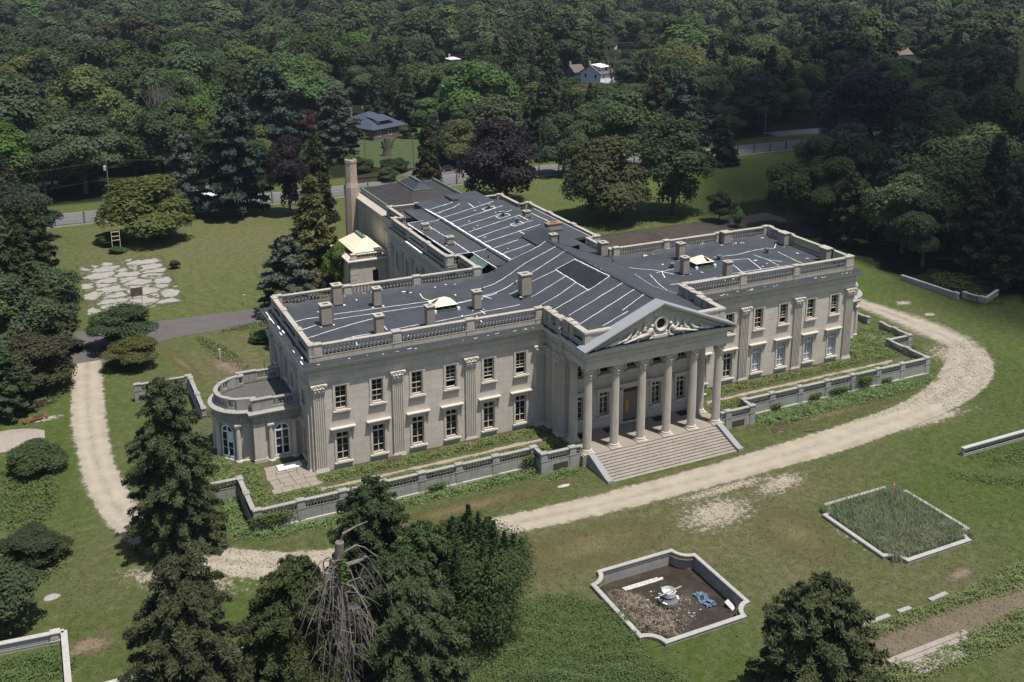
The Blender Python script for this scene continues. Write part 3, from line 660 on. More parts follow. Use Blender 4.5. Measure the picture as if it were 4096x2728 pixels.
for i, l in enumerate(SEAM_S):
    mb = MB()
    up = abs(l[0][0]) < 6.1 and abs(l[-1][0]) < 6.1
    seam(mb, l, (lambda x,y: max(ST(x,y),16.0) if -5.8 < x < 5.25 else 15.98), .24 if i == 0 else .105, .02)
    mb.build('sealant_line', 'caulk', man)
mb = MB()
for k in range(16): x, y = rnd.uniform(-5,4.5), rnd.uniform(21,52); blob(mb, x, y, ST(x,y)+.02, rnd.uniform(.08,.25), rnd.uniform(.06,.14))
mb.build('sealant_patches', 'caulk', man)
mb = MB()
for k in range(34):
    s_ = rnd.choice((-1,1)); x, y = s_*rnd.uniform(13,37.5), rnd.choice((rnd.uniform(16.6,17.8), rnd.uniform(3,15))); blob(mb, x, y, hz(x,y)+wr(x,y)+.03, rnd.uniform(.1,.35), rnd.uniform(.08,.18), rnd.uniform(0,3))
for k in range(14):
    x = rnd.choice((-1,1))*rnd.uniform(14,37); mb.box(x,x+.12,18.14,18.2,14.75,15.1+rnd.uniform(0,.2)); mb.box(x+.3,x+.42,18.14,18.2,14.75,15.1)
mb.build('sealant_patches', 'caulk', man)
mb = MB(); pl = lambda x, y, d=0: (x, y, hz(x,y)+.06+d)      # dark membrane-covered hatch on the gable slope
c4 = [(-.75,9.75),(-3.25,9.95),(-3.35,1.25),(-.5,1.55)]
mb.face([pl(*p) for p in c4[::-1]])
for a, b_ in zip(c4, c4[1:]+c4[:1]): mb.face([pl(*a), pl(*b_), pl(*b_,-.2), pl(*a,-.2)])
mb.build('roof_hatch', 'hatch', man)
# chimneys
def chimney(x, y, z0, z1, sx=.95, sy=.95, cap='stone_roof', flue=True, white=True, mat='chimney'):
    mb = MB(); mb.cbox(x,y,z0-.3,sx,sy,z1-z0+.3); mb.cbox(x,y,z1-.16,sx+.06,sy+.06,.1); o = mb.build('chimney', mat, man)
    c = MB(); c.cbox(x,y,z1,sx+.2,sy+.2,.12); c.build('chimney_cap', cap, o)
    if flue: c = MB(); c.cbox(x,y,z1+.12,sx*.5,sy*.28,.02); c.build('flue', 'dark', o)
    if white:
        c = MB(); c.cbox(x,y,z0-.2,sx+.12,sy+.12,.38); c.build('flashing', 'membrane2', o)
        c = MB(); 
        for k in range(4): blob(c, x+rnd.choice((-1,1))*(sx/2+.15), y-sy/2-.1+rnd.uniform(-.1,.2), z0+.06, .2, .12, rnd.uniform(0,3))
        c.build('sealant_patches', 'caulk', o)
for x, y, z1 in [(-34,10.4,17.1),(-30.9,16.4,17.3),(-26.5,13.9,17.0),(-29.2,4.9,16.8),(-23,4.6,17.1),(-15.6,7.7,16.9),(18.9,13.9,17.1),(15.7,8.2,17.0),(19.9,4.2,16.9)]:
    big = 1.15 if x in (-34,-30.9) else .95
    chimney(x, y, hz(x,y), z1, 1.25 if x == -34 else big, big)
chimney(-8.7,8.2,15.2,18.0,1.35,1.2); chimney(9.3,19.4,15,17.0,1.1,1.2)
chimney(29.7,17.7,14.7,16.5,1.3,1.2,'stone_roof',False); chimney(37.4,13.6,14.6,16.5,1.1,1.5,'stone_roof',False); chimney(37.4,4.6,14.6,16.5,1.1,1.5,'stone_roof',False)
for x, y in ((28.95,18.1),(37.9,12.75),(37.9,3.7)): mb = MB(); mb.cbox(x,y,14.6,.16,.3,1.9); mb.build('downpipe', 'copper', man)
chimney(-10.0,40.3,15.98,16.9,.95,.8); chimney(-9.6,31.3,15.98,17.1,1.0,.9); chimney(7.4,40.3,15.98,17.0,1.0,.9); chimney(1.7,20.3,16.7,18.9,.95,.8)
chimney(7.6,31.5,15.98,17.1,2.4,1.2,'hoodcap')
# copper dormer
mb = MB(); mb.face([(.3,21.5,16.9),(.3,27.5,16.9),(3.2,27.5,17.9),(3.2,21.5,18.3)]); mb.face([(.3,21.5,16.7),(3.2,21.5,16.9),(3.2,21.5,18.3),(.3,21.5,16.9)]); mb.face([(3.2,21.5,16.9),(3.2,27.5,16.9),(3.2,27.5,17.9),(3.2,21.5,18.3)])
mb.box(3.2,3.3,21.4,21.5,16.9,18.3); mb.build('copper_dormer', 'copper', man)
mb = MB(); mb.face([(.2,21.3,17.0),(3.4,21.3,18.42),(3.4,27.7,18.0),(.2,27.7,17.02)]); mb.build('dormer_roof', 'membrane2', man)
# roof ventilators
def vent(x, y, z):
    mb = MB(); mb.lathe(x,y,z,[(.2,0),(.2,.35),(.28,.38),(.42,.5),(.42,.66),(.25,.74),(.1,.82)],12); mb.build('roof_vent', 'copper', man)
for x, y in ((15.8,11.3),(24,11.6),(32.4,11.3)): vent(x, y, hz(x,y))
for x, y in ((2.7,44.6),(2.8,39.3),(3.0,34.6)): vent(x, y, ST(x,y))
mb = MB()
for x, y in ((-37,17),(-21.5,16.6),(-12.2,13.6),(-8.2,12.2),(20.5,15.5),(8.6,15.4)): mb.lathe(x,y,hz(x,y),[(.09,0),(.09,.4)],8)
mb.lathe(-7.3,22.6,15.97,[(.09,0),(.09,.5)],8); mb.lathe(-9.8,47,15.97,[(.09,0),(.09,.5)],8)
mb.build('vent_pipe', 'iron', man)
# skylights
def skylight(x, y, z, a, b):
    g = MB()
    for q in (-1,1):
        for k in range(4):
            u = x-a/2+.15+(a-.3)*k/3; g.cbox(u,y+q*(b/2-.12),z+.1,.09,.09,.6); v_ = y-b/2+.15+(b-.3)*k/3; g.cbox(x+q*(a/2-.12),v_,z+.1,.09,.09,.6)
        g.box(x-a/2+.08,x+a/2-.08,y+q*(b/2-.16),y+q*(b/2-.06),z+.02,z+.2); g.box(x+q*(a/2-.16),x+q*(a/2-.06),y-b/2+.08,y+b/2-.08,z+.02,z+.2)
    o = g.build('skylight', 'copper', man)
    g = MB(); g.cbox(x,y,z-.1,a-.34,b-.34,.78); g.build('glazing', 'glass', o)
    g = MB(); e = [(x-a/2,y-b/2,z+.7),(x+a/2,y-b/2,z+.7),(x+a/2,y+b/2,z+.7),(x-a/2,y+b/2,z+.7)]; p, q_ = (x-a*.1,y+.0,z+1.45), (x+a*.1,y+.0,z+1.45)
    g.face([e[0],e[1],q_,p]); g.face([e[1],e[2],q_]); g.face([e[2],e[3],p,q_]); g.face([e[3],e[0],p])
    g.build('tarpaulin', 'cream', o)
    g = MB(); s_ = -1 if x < 0 else 1
    A_, B_, C_ = (Vector(e[3]), Vector(e[0]), Vector(p)) if x < 0 else (Vector(e[0]), Vector(e[1]), Vector(q_))
    nrm = (B_-A_).cross(C_-A_).normalized()
    if nrm.z < 0: nrm = -nrm
    for t0, t1 in ((.35,.5),(.54,.68)) if x < 0 else ((.62,.85),):
        u0, u1 = A_.lerp(B_,t0), A_.lerp(B_,t1); g.face([tuple(v+nrm*.03) for v in (u0.lerp(C_,.12), u1.lerp(C_,.12), u1.lerp(C_,.78), u0.lerp(C_,.78))])
    g.build('torn_pane', 'glass', o)
    g = MB(); 
    for q in (-1,1): g.cbox(x+q*a/2,y-b/2-.1,z-.02,.35,.3,.35)
    g.build('corner_sealant', 'caulk', o)
skylight(-19.3,9.8,hz(-19,9.8),3.1,2.6); skylight(20.0,10.6,hz(20,10.6),3.1,2.6)
# ------------------------------------------------------------------ loggias at both ends
def arch_window(o, par, ang, w_=1.72, h=4.1, board=False):
    mb = MB(); mb.T = rot(o, ang); z0 = o[2] if len(o) > 2 else 0; mb.T = rot((o[0],o[1],z0), ang)
    r = w_/2; hs = h-r
    def arc(rad, n=14): return [(rad*math.cos(math.pi*k/n), rad*math.sin(math.pi*k/n)) for k in range(n+1)]
    for (x0,z0_),(x1,z1_),(x2,z2_),(x3,z3_) in [(p,q_,r2,s2) for p,q_,r2,s2 in zip(arc(r),arc(r)[1:],arc(r-.15)[1:],arc(r-.15))]:
        mb.face([(x0,-.03,hs+z0_),(x3,-.03,hs+z3_),(x2,-.03,hs+z2_),(x1,-.03,hs+z1_)])
        mb.face([(x3,-.03,hs+z3_),(x3,.06,hs+z3_),(x2,.06,hs+z2_),(x2,-.03,hs+z2_)])
    mb.box(-r,-r+.15,-.03,.05,0,hs); mb.box(r-.15,r,-.03,.05,0,hs); mb.box(-r,r,-.05,.05,hs-.07,hs+.1); mb.box(-.085,.085,-.04,.05,0,h-.05); mb.box(-r,r,-.04,.05,0,.3)
    for k in (1,2): z = .3+(hs-.35)*k/3; mb.box(-r,r,-.02,.03,z-.025,z+.025)
    if board: mb.box(.06,r-.11,-.03,-.01,hs-1.25,hs-.07)
    f = mb.build('french_window', 'bluewhite', par)
    g = MB(); g.T = rot((o[0],o[1],z0), ang); g.face([(x,.02,hs+z) for x,z in arc(r-.02)]+[(-r+.02,.02,0),(r-.02,.02,0)]); g.build('pane', 'glass', f)
def loggia(s):
    root = None
    cx, cy, Rr = s*44.0, 9.6, 3.55
    def X(x): return s*x
    # body path ccw or cw with outward on the right of travel
    arcp = [(cx+s*Rr*math.cos(R(a)), cy+Rr*math.sin(R(a))) for a in range(-90,91,6)]
    outline = [(X(38.8),5.25),(X(44.0),5.25)]+[(x,y) for x,y in arcp]+[(X(44.0),13.95),(X(38.8),13.95)]
    path = outline if s > 0 else outline[::-1]
    def sw(mb, prof): mb.sweep(path, prof)
    w1 = MB(); sw(w1, [(0,1.0),(0,6.1)]); body = w1.build('loggia', 'stone', man)
    e = MB(); sw(e, [(-.1,6.0),(.2,6.0),(.2,6.3),(.25,6.35),(.25,6.75),(.3,6.8),(.3,7.1),(.45,7.15),(.72,7.3),(.78,7.55),(.0,7.62),(-.3,7.62)]); e.build('cornice', 'stone_grey', body)
    b = MB(); sw(b, [(.25,1.0),(.25,1.5),(.1,1.55),(.1,1.75),(0,1.8)]); b.build('plinth', 'stone', body)
    fl = MB(); fl.prism(outline, 7.3, 7.5); fl.build('deck', 'deck', body)
    rl = MB()
    # curved parapet: plinth, rail, balusters
    for z0, z1, t0, t1 in ((7.6,7.95,-.35,.0),(8.62,8.82,-.35,0.0),(8.82,8.9,-.42,.07)):
        rl.sweep(path, [(t0,z0),(t1,z0),(t1,z1),(t0,z1),(t0,z0)])
    for a in range(-66,67,7):
        if abs(abs(a)-48) < 4 or abs(a) < 3: continue
        rl.lathe(cx+s*(Rr-.17)*math.cos(R(a)), cy+(Rr-.17)*math.sin(R(a)), 7.95, [(r_*1.1,t_*.67) for r_,t_ in BAL], 7)
    for a in (-74,-42,0,42,74):
        rl.T = rot((cx+s*(Rr-.17)*math.cos(R(a)), cy+(Rr-.17)*math.sin(R(a))), R(a) if s > 0 else R(180-a)); wd = .5 if abs(a) < 50 else 1.5
        rl.box(-.25,.25,-wd/2,wd/2,7.6,8.95); rl.T = None
    for y in (5.42,13.78):
        rl.box(X(42.0),X(44.25),y-.2,y+.2,7.6,8.95); rl.box(X(41.9),X(44.35),y-.28,y+.28,8.9,9.0); rl.box(X(38.8),X(39.6),y-.2,y+.2,7.6,8.95)
        for k in range(5): rl.lathe(X(39.9+.43*k),y,7.95,[(r_*1.1,t_*.67) for r_,t_ in BAL],7)
    rl.build('parapet', 'stone_grey', body)
    # openings
    if s < 0:
        arch_window((X(41.05),5.20,1.6), body, 0)
    else: arch_window((X(41.05),5.20,1.6), body, 0)
    for a in (-40,0,40):
        th = a if s > 0 else 180-a
        arch_window((cx+(Rr+.05)*math.cos(R(th)), cy+(Rr+.05)*math.sin(R(th)),1.6), body, R(th+90), board=(a == -40 and s < 0))
    def col(x, y, r=.3):
        c = MB(); c.lathe(x,y,1.35,[(r+.14,0),(r+.14,.12),(r+.1,.2),(r+.02,.26),(r,.34),(r,2.0),(r*.86,4.2),(r*.86,4.3),(r*1.15,4.36),(r*1.2,4.5)],20,.05); c.cbox(x,y,5.85,.72,.72,.14)
        for q in (-1,1): c.ball(x+q*.3,y-.2,5.78,.13,.16,.13,7,5)
        c.build('loggia_column', 'stone_plain', body)
    for x, y in ((42.35,5.0),(39.65,5.0)): col(X(x),y)
    for a in (-62,-19,19,62):
        th = a if s > 0 else 180-a; col(cx+(Rr+.25)*math.cos(R(th)), cy+(Rr+.25)*math.sin(R(th)))
    p = MB(); p.box(X(42.95),X(44.25),5.0,5.26,1.35,6.05); p.box(X(42.85),X(44.35),4.92,5.26,1.35,1.75); p.build('pier', 'stone', body)
loggia(-1); loggia(1)
mb = MB(); mb.T = rot((-41,2.6),0.02); mb.box(-1.35,1.35,-.65,.65,ZT+.12,ZT+.18); lb = mb.build('loose_panel', 'white'); tag(lb, 'white panel lying on the terrace paving before the left loggia window', 'panel')
mb = MB()
for k in range(3): mb.box(-40.9,-40.85,13.9+k*.0,13.95,8.9,10)
x0 = -40.3
for q in range(9): mb.box(x0+q*.2,x0+q*.2+.03,14.6,14.63,7.6,8.8)
mb.box(x0,x0+1.7,14.58,14.65,8.8,8.86); mb.box(x0-1.1,x0,14.1,14.15,8.8,8.86); mb.box(x0-1.1,x0-1.05,14.1,14.15,7.6,8.8); mb.build('stair_rail', 'copper', man)
mb = MB(); mb.box(-40.4,-38.85,14.2,16.0,0,8.2); mb.build('stair_block', 'stone', man)
# ------------------------------------------------------------------ rear stem, gallery, annex and tall chimney
mb = MB()
ops = []
for y in fr(28.3,46.5,4.55):
    ops += [(-y-.62,-y+.62,8.3,11.1),(-y-.68,-y+.68,2.2,5.6)]
panel(mb, (-12.45,0), R(-90), -49.6, -25.2, 0, 12.0, ops)
panel(mb, (12.45,0), R(90), 25.2, 49.6, 0, 12.0, [])
for q in (-1,1):
    mb.face([(q*11,19.4,0),(q*11,25.2,0),(q*11,25.2,12),(q*11,19.4,12)]); mb.face([(q*11,25.2,0),(q*12.45,25.2,0),(q*12.45,25.2,12),(q*11,25.2,12)])
    mb.face([(q*12.45,49.6,0),(q*10.6,49.6,0),(q*10.6,49.6,12),(q*12.45,49.6,12)]); mb.face([(q*10.6,49.6,0),(q*10.6,57,0),(q*10.6,57,12),(q*10.6,49.6,12)])
mb.face([(10.6,57,0),(-10.6,57,0),(-10.6,57,14),(10.6,57,14)])
mb.build('wall', 'stone', man)
for y in fr(28.3,46.5,4.55):
    put_window('up', 1.24, 2.8, (-12.45,y,8.3), R(-90)); put_window('low', 1.36, 3.4, (-12.45,y,2.2), R(-90))
for y in (30.6,35.1,39.6,44.2): pilaster(-12.45,y,R(-90),1.0)
pilaster(-12.45,48.9,R(-90),1.0); pilaster(-12.45,25.9,R(-90),1.0)
mb = MB(); mb.box(-9.3,9.3,57.0,82,0,12.6); mb.box(-9.42,9.42,57.05,82.1,12.45,12.75)
for y in fr(59,80,3.4): mb.box(-9.36,-9.3,y,y+.25,1.5,12.2)
mb.box(-9.36,-9.3,57.1,82,11.6,11.8); mb.box(-9.36,-9.3,57.1,82,1.2,1.5)
g = mb.build('gallery_wing', 'stone_roof', man)
mb = MB(); mb.box(-7.35,7.35,57.1,81.8,12.75,13.55); mb.box(7.3,7.5,57.1,82,13.4,14.1); mb.build('attic_wall', 'stone_roof', g)
mb = MB()
E4 = [(-7.15,57.2,13.5),(7.15,57.2,13.5),(7.15,81.6,13.5),(-7.15,81.6,13.5)]; I4 = [(-1.9,67.5,15.5),(1.9,67.5,15.5),(1.9,75.8,15.5),(-1.9,75.8,15.5)]
for k in range(4): mb.face([E4[k],E4[(k+1)%4],I4[(k+1)%4],I4[k]])
mb.build('roof', 'shingle', g)
mb = MB(); T4 = [(x*1.0,y,15.62) for x,y,_ in I4]
for k in range(4): mb.face([I4[k],I4[(k+1)%4],T4[(k+1)%4],T4[k]])
a, b_ = (0,69.5,16.7), (0,74,16.7); mb.face([T4[0],T4[1],a]); mb.face([T4[1],T4[2],b_,a]); mb.face([T4[2],T4[3],b_]); mb.face([T4[3],T4[0],a,b_]); mb.build('lantern', 'membrane2', g)
mb = MB(); mb.box(-.25,.25,69.3,74.2,16.6,16.85); mb.box(-7.55,-7.15,57.2,81.8,13.45,13.75); mb.box(-9.45,-9.2,57.3,60.0,12.74,12.9); mb.box(-7.5,7.5,81.5,81.9,13.45,13.8); mb.box(7.15,7.55,57.2,81.8,14.08,14.2)
mb.sweep([(x,y) for x,y,_ in I4], [(.0,15.5),(.12,15.5),(.12,15.68),(0,15.72)], True); mb.build('copper_flashing', 'copper', g)
mb = MB(); mb.box(3.2,5.6,63.5,65.2,14.2,14.9); mb.build('roof_hatch', 'membrane2', g)
# annex
mb = MB(); ops = [(-13.3,-12.2,3.1,5.1)]
panel(mb, (0,57.3), 0, -17.2, -9.3, 0, 6.9, ops, .3); mb.face([(-17.2,68,0),(-17.2,57.3,0),(-17.2,57.3,6.9),(-17.2,68,6.9)]); mb.face([(-9.3,68,0),(-17.2,68,0),(-17.2,68,6.9),(-9.3,68,6.9)])
for k in range(6):
    for xq in (-17.2,-10.9): mb.box(xq,xq+(1.2 if k%2 else 1.5),57.26,57.3,.8+k*.95,.8+k*.95+.82)
mb.sweep([(-9.3,68),(-17.2,68),(-17.2,57.3),(-9.3,57.3)], [(.0,6.5),(.15,6.55),(.15,6.8),(.4,6.95),(.4,7.1),(-.2,7.2)])
bal_run(mb, (-17.0,57.6), (-9.3,57.6), 7.1, 7.3, 7.9, 8.1, .35, piers=[.5], pw=.9); mb.box(-17.2,-9.3,57.3,68,6.7,6.9)
an = mb.build('annex', 'stone', man)
mb = MB(); mb.box(-13.2,-12.3,57.5,57.55,3.1,5.1); mb.box(-13.45,-12.05,57.1,57.35,2.85,3.1); 
for x in (-13.3,-12.8,-12.25): mb.box(x,x+.06,57.45,57.5,3.1,5.1)
w_ = mb.build('window', 'trim', an)
q = MB(); q.box(-13.24,-12.26,57.43,57.45,3.15,5.05); q.build('pane','glass',w_)
mb = MB(); E4 = [(-16.0,59.0,7.9),(-10.6,59.0,7.9),(-10.6,68.2,7.9),(-16.0,68.2,7.9)]; a, b_ = (-13.3,61.6,9.7), (-13.3,66,9.7)
mb.face([E4[0],E4[1],a]); mb.face([E4[1],E4[2],b_,a]); mb.face([E4[2],E4[3],b_]); mb.face([E4[3],E4[0],a,b_]); mb.build('tarpaulin_roof', 'cream', an)
mb = MB(); mb.box(-15.6,-11,59.4,67.8,6.9,7.88); mb.build('lantern_sides', 'dark', an)
mb = MB(); mb.box(-13.6,-13.0,61.6,66.2,9.62,9.86); mb.box(-17.5,-9.2,57.0,57.08,7.0,7.1); mb.build('copper_ridge', 'copper', an)
mb = MB(); mb.tube([(-17.25,57.2,7.0),(-17.3,57.2,5),(-17.8,57.0,1.5),(-18.2,57.1,.1)],.07); mb.build('drainpipe', 'iron', an)
mb = MB(); mb.lathe(-9.9,79.4,0,[(1.45,0),(1.4,1.5),(1.3,14.6),(1.12,15.6),(1.08,19.2),(1.16,19.3),(1.16,19.75),(1.05,19.9)],8,0,R(22.5),R(382.5)); tc = mb.build('tall_chimney', 'tanbrick', man); tc['label'] = 'tall octagonal brick chimney beside the rear gallery'
# ------------------------------------------------------------------ ground and its coverings
def sheet_alpha(name, cols, edge_lo=.35, edge_hi=1.0, scale=1.4, fine=9, rough=.95, hard=.12, tracks=False, bumps=.5, spot=None):
    """surface whose ragged edge comes from noise against the distance stored in 'e' (0 inside, 1 at its rim)"""
    m, t, b = nodes(name); v = coord(t)
    at = N(t, 'ShaderNodeAttribute', attribute_name='e'); e = at.outputs['Fac']
    n = noise(t, v, scale, 8, .72); n2 = noise(t, v, fine, 3, .6)
    c = ramp(t, noise(t, v, .5, 6, .65), [(.3, cols[0]), (.7, cols[1])])
    c = mix(t, mth(t,'MULTIPLY', ramp(t, n2, [(.45,(0,0,0)),(.7,(1,1,1))]), .45), c, cols[2])
    if tracks:
        tr = N(t, 'ShaderNodeAttribute', attribute_name='u').outputs['Fac']     # -1..1 across
        k = mth(t,'ABSOLUTE', mth(t,'SUBTRACT', mth(t,'ABSOLUTE', tr), .42)); k = mth(t,'SUBTRACT', 1.0, mth(t,'MULTIPLY', k, 3.4), True)
        c = mix(t, mth(t,'MULTIPLY', k, .3), c, tuple(min(1,x*1.1) for x in cols[1]))
        ctr = mth(t,'SUBTRACT', 1.0, mth(t,'MULTIPLY', mth(t,'ABSOLUTE', tr), 6.0), True)
        g = mth(t,'MULTIPLY', mth(t,'MULTIPLY', ctr, ramp(t, noise(t, v, 1.1, 6, .7), [(.45,(0,0,0)),(.62,(1,1,1))])), .4)
        c = mix(t, g, c, (.12,.115,.05))
    t.links.new(c, b.inputs['Base Color']); b.inputs['Roughness'].default_value = rough; b.inputs['Specular IOR Level'].default_value = .1
    bump(t, b, n2, bumps, .05)
    f = mth(t,'SUBTRACT', mth(t,'ADD', mth(t,'MULTIPLY', n, .75), mth(t,'MULTIPLY', n2, .35)), mth(t,'ADD', mth(t,'MULTIPLY', e, edge_hi-edge_lo), edge_lo))
    f = mth(t,'ADD', mth(t,'DIVIDE', f, hard), .5, True)
    out = t.nodes['Material Output']; tp = N(t,'ShaderNodeBsdfTransparent'); ms = N(t,'ShaderNodeMixShader')
    t.links.new(f, ms.inputs[0]); t.links.new(tp.outputs[0], ms.inputs[1]); t.links.new(b.outputs[0], ms.inputs[2]); t.links.new(ms.outputs[0], out.inputs[0])
    return m
GR = [(.28,.24,.185),(.40,.36,.29),(.20,.17,.13)]
M['gravel'] = sheet_alpha('pale gravel', GR, .20, .92, 1.0, 8, tracks=True, hard=.14)
M['gravel_thin'] = sheet_alpha('thin scattered gravel', GR, .40, .80, 1.8, 22, hard=.07)
M['gravel_fringe'] = sheet_alpha('gravel fringe', GR, .44, .86, 1.2, 24, hard=.12)
M['gravel_mid'] = sheet_alpha('broken gravel', GR, .36, .80, .9, 24, hard=.28, tracks=True)
M['dirt'] = sheet_alpha('bare dirt', [(.15,.115,.08),(.22,.17,.125),(.10,.085,.05)], .3, .85, .8, 9, hard=.2)
M['dirtband'] = sheet_alpha('bare dirt band', [(.12,.095,.065),(.18,.145,.105),(.075,.075,.035)], .05, .62, .7, 9, hard=.25)
M['drygrass'] = sheet_alpha('dry grass', [(.125,.11,.05),(.16,.135,.07),(.08,.085,.03)], .25, .85, .6, 9, hard=.5)
M['asphalt_edge'] = sheet_alpha('cracked asphalt', [(.105,.095,.095),(.135,.125,.12),(.08,.07,.068)], .0, .62, .9, 7, hard=.06, bumps=.2)
M['darkdirt'] = sheet_alpha('dark weedy asphalt', [(.05,.042,.04),(.085,.07,.062),(.04,.06,.02)], .1, .75, .8, 6, hard=.1)
M['walk'] = sheet_alpha('overgrown stone walk', [(.28,.24,.19),(.36,.31,.25),(.18,.155,.12)], .36, .80, .55, 6, hard=.05)
# court of cracked slabs
m, t, b = nodes('cracked slabs'); v = coord(t)
vo = N(t,'ShaderNodeTexVoronoi', feature='DISTANCE_TO_EDGE'); vo.inputs['Scale'].default_value = .27; vo.inputs['Randomness'].default_value = .8
dm = mix(t, .22, v, N(t,'ShaderNodeTexNoise').outputs[1]); mp = t.nodes.new('ShaderNodeMapping'); mp.inputs['Scale'].default_value = (.8,1,1); t.links.new(v, mp.inputs['Vector']); 
nz = N(t,'ShaderNodeTexNoise'); nz.inputs['Scale'].default_value = .6; t.links.new(v, nz.inputs['Vector']); va = N(t,'ShaderNodeVectorMath', operation='ADD'); t.links.new(mp.outputs[0], va.inputs[0]); t.links.new(nz.outputs[1], va.inputs[1]); t.links.new(va.outputs[0], vo.inputs['Vector'])
e = N(t, 'ShaderNodeAttribute', attribute_name='e').outputs['Fac']
gap = mth(t,'ADD', mth(t,'MULTIPLY', mth(t,'SUBTRACT', noise(t, v, .8, 7, .75), .45), .9, True), mth(t,'MULTIPLY', mth(t,'POWER', e, 2), .34))
gap = mth(t,'ADD', mth(t,'MULTIPLY',gap,.8), .012)
f = mth(t,'DIVIDE', mth(t,'SUBTRACT', vo.outputs[0], gap), .02, True)
c = ramp(t, noise(t, v, .7, 6, .6), [(.3,(.25,.235,.21)),(.7,(.34,.325,.30))]); t.links.new(c, b.inputs['Base Color']); b.inputs['Roughness'].default_value = .9
out = t.nodes['Material Output']; tp = nodes('x')[0]; b2 = N(t,'ShaderNodeBsdfPrincipled'); cg = ramp(t, noise(t, v, 1.2, 5), [(.4,(.05,.07,.02)),(.65,(.12,.095,.06))]); t.links.new(cg, b2.inputs['Base Color']); b2.inputs['Roughness'].default_value = 1
ms = N(t,'ShaderNodeMixShader'); t.links.new(f, ms.inputs[0]); t.links.new(b2.outputs[0], ms.inputs[1]); t.links.new(b.outputs[0], ms.inputs[2])
M['slabs'] = m
f2 = mth(t,'SUBTRACT', 1.0, mth(t,'DIVIDE', mth(t,'SUBTRACT', mth(t,'ADD', e, mth(t,'MULTIPLY', noise(t, v, .8, 6,.7), .5)), 1.02), .10, True), True)
tr = N(t,'ShaderNodeBsdfTransparent'); ms2 = N(t,'ShaderNodeMixShader'); t.links.new(f2, ms2.inputs[0]); t.links.new(tr.outputs[0], ms2.inputs[1]); t.links.new(ms.outputs[0], ms2.inputs[2]); t.links.new(ms2.outputs[0], out.inputs[0])

m, t, b = nodes('lawn grass'); v = coord(t)
at = N(t, 'ShaderNodeAttribute', attribute_name='g'); sp = t.nodes.new('ShaderNodeSeparateColor'); t.links.new(at.outputs['Color'], sp.inputs[0])
n1 = noise(t, v, .22, 9, .72); n2 = noise(t, v, 1.1, 6, .7); n3 = noise(t, v, 7, 4, .7); n4 = noise(t, v, 26, 2, .6)
lush = ramp(t, n2, [(.3,(.052,.080,.018)),(.7,(.102,.140,.036))])
oliv = ramp(t, n2, [(.3,(.096,.102,.042)),(.7,(.162,.157,.078))])
k = mth(t,'ADD', sp.outputs[0], mth(t,'MULTIPLY', mth(t,'SUBTRACT', n1, .5), 1.6), True)
c = mix(t, k, lush, oliv)
br_ = ramp(t, mth(t,'ADD', mth(t,'MULTIPLY', n2, .5), mth(t,'MULTIPLY', n3, .5)), [(.5,(0,0,0)),(.62,(1,1,1))])
c = mix(t, mth(t,'MULTIPLY', br_, mth(t,'ADD', mth(t,'MULTIPLY', k, .55), .15)), c, (.23,.185,.13))
c = mix(t, mth(t,'MULTIPLY', ramp(t, n3, [(.42,(0,0,0)),(.66,(1,1,1))]), .5), c, (.032,.040,.016))
# mower lines on the rear lawn
sx = t.nodes.new('ShaderNodeSeparateXYZ'); t.links.new(v, sx.inputs[0])
dx = mth(t,'SUBTRACT', sx.outputs[0], -12.0); dy = mth(t,'SUBTRACT', sx.outputs[1], 78.0); rr = mth(t,'SQRT', mth(t,'ADD', mth(t,'MULTIPLY', dx, dx), mth(t,'MULTIPLY', dy, dy)))
st = mth(t,'MULTIPLY', mth(t,'ADD', mth(t,'MULTIPLY', mth(t,'SINE', mth(t,'MULTIPLY', mth(t,'ADD', rr, mth(t,'MULTIPLY', n1, 9)), 2.6)), .5), .5), sp.outputs[1])
c = mix(t, mth(t,'MULTIPLY', st, .28), c, (.15,.16,.06))
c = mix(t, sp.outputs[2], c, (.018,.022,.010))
t.links.new(c, b.inputs['Base Color']); b.inputs['Roughness'].default_value = 1; b.inputs['Specular IOR Level'].default_value = .05
bump(t, b, mth(t,'ADD', mth(t,'MULTIPLY', n3, 1.0), mth(t,'MULTIPLY', n4, .6)), .9, .10)
M['grass'] = m
P1 = (-20.4,-8.9,-39.7,-28.7); P2 = (8.1,18.7,-39.6,-28.6)
def gmask(x, y):
    g = lambda cx, cy, a, b_: math.exp(-((x-cx)/a)**2-((y-cy)/b_)**2)
    dry = .35+.8*g(-5,-24,26,6)+.6*g(-2,-36,7,9)+.7*g(-40,38,7,14)+.55*g(-30,105,28,26)+.3*g(-60,-6,8,10)+.45*g(-12,-24,14,6)+.5*g(10,-44,9,5)
    dry -= .7*g(32,-32,14,9)+.6*g(-21,-44,8,8)+.4*g(60,-18,14,14)+.6*g(120,105,45,30)+.5*g(60,28,12,10)+.4*g(-66,20,6,20)+.5*g(-55,-22,8,10)
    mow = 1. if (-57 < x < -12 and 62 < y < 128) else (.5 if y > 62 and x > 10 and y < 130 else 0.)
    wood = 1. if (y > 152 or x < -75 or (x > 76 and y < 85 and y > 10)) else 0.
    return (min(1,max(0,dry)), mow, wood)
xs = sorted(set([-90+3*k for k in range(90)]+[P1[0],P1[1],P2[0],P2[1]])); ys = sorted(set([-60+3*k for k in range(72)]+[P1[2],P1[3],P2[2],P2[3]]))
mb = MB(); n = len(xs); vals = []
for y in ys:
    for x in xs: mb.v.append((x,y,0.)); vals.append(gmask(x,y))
for j in range(len(ys)-1):
    for i in range(n-1):
        cx, cy = (xs[i]+xs[i+1])/2, (ys[j]+ys[j+1])/2
        if any(p[0] < cx < p[1] and p[2] < cy < p[3] for p in (P1,P2)): continue
        a = j*n+i; mb.f.append((a,a+1,a+n+1,a+n))
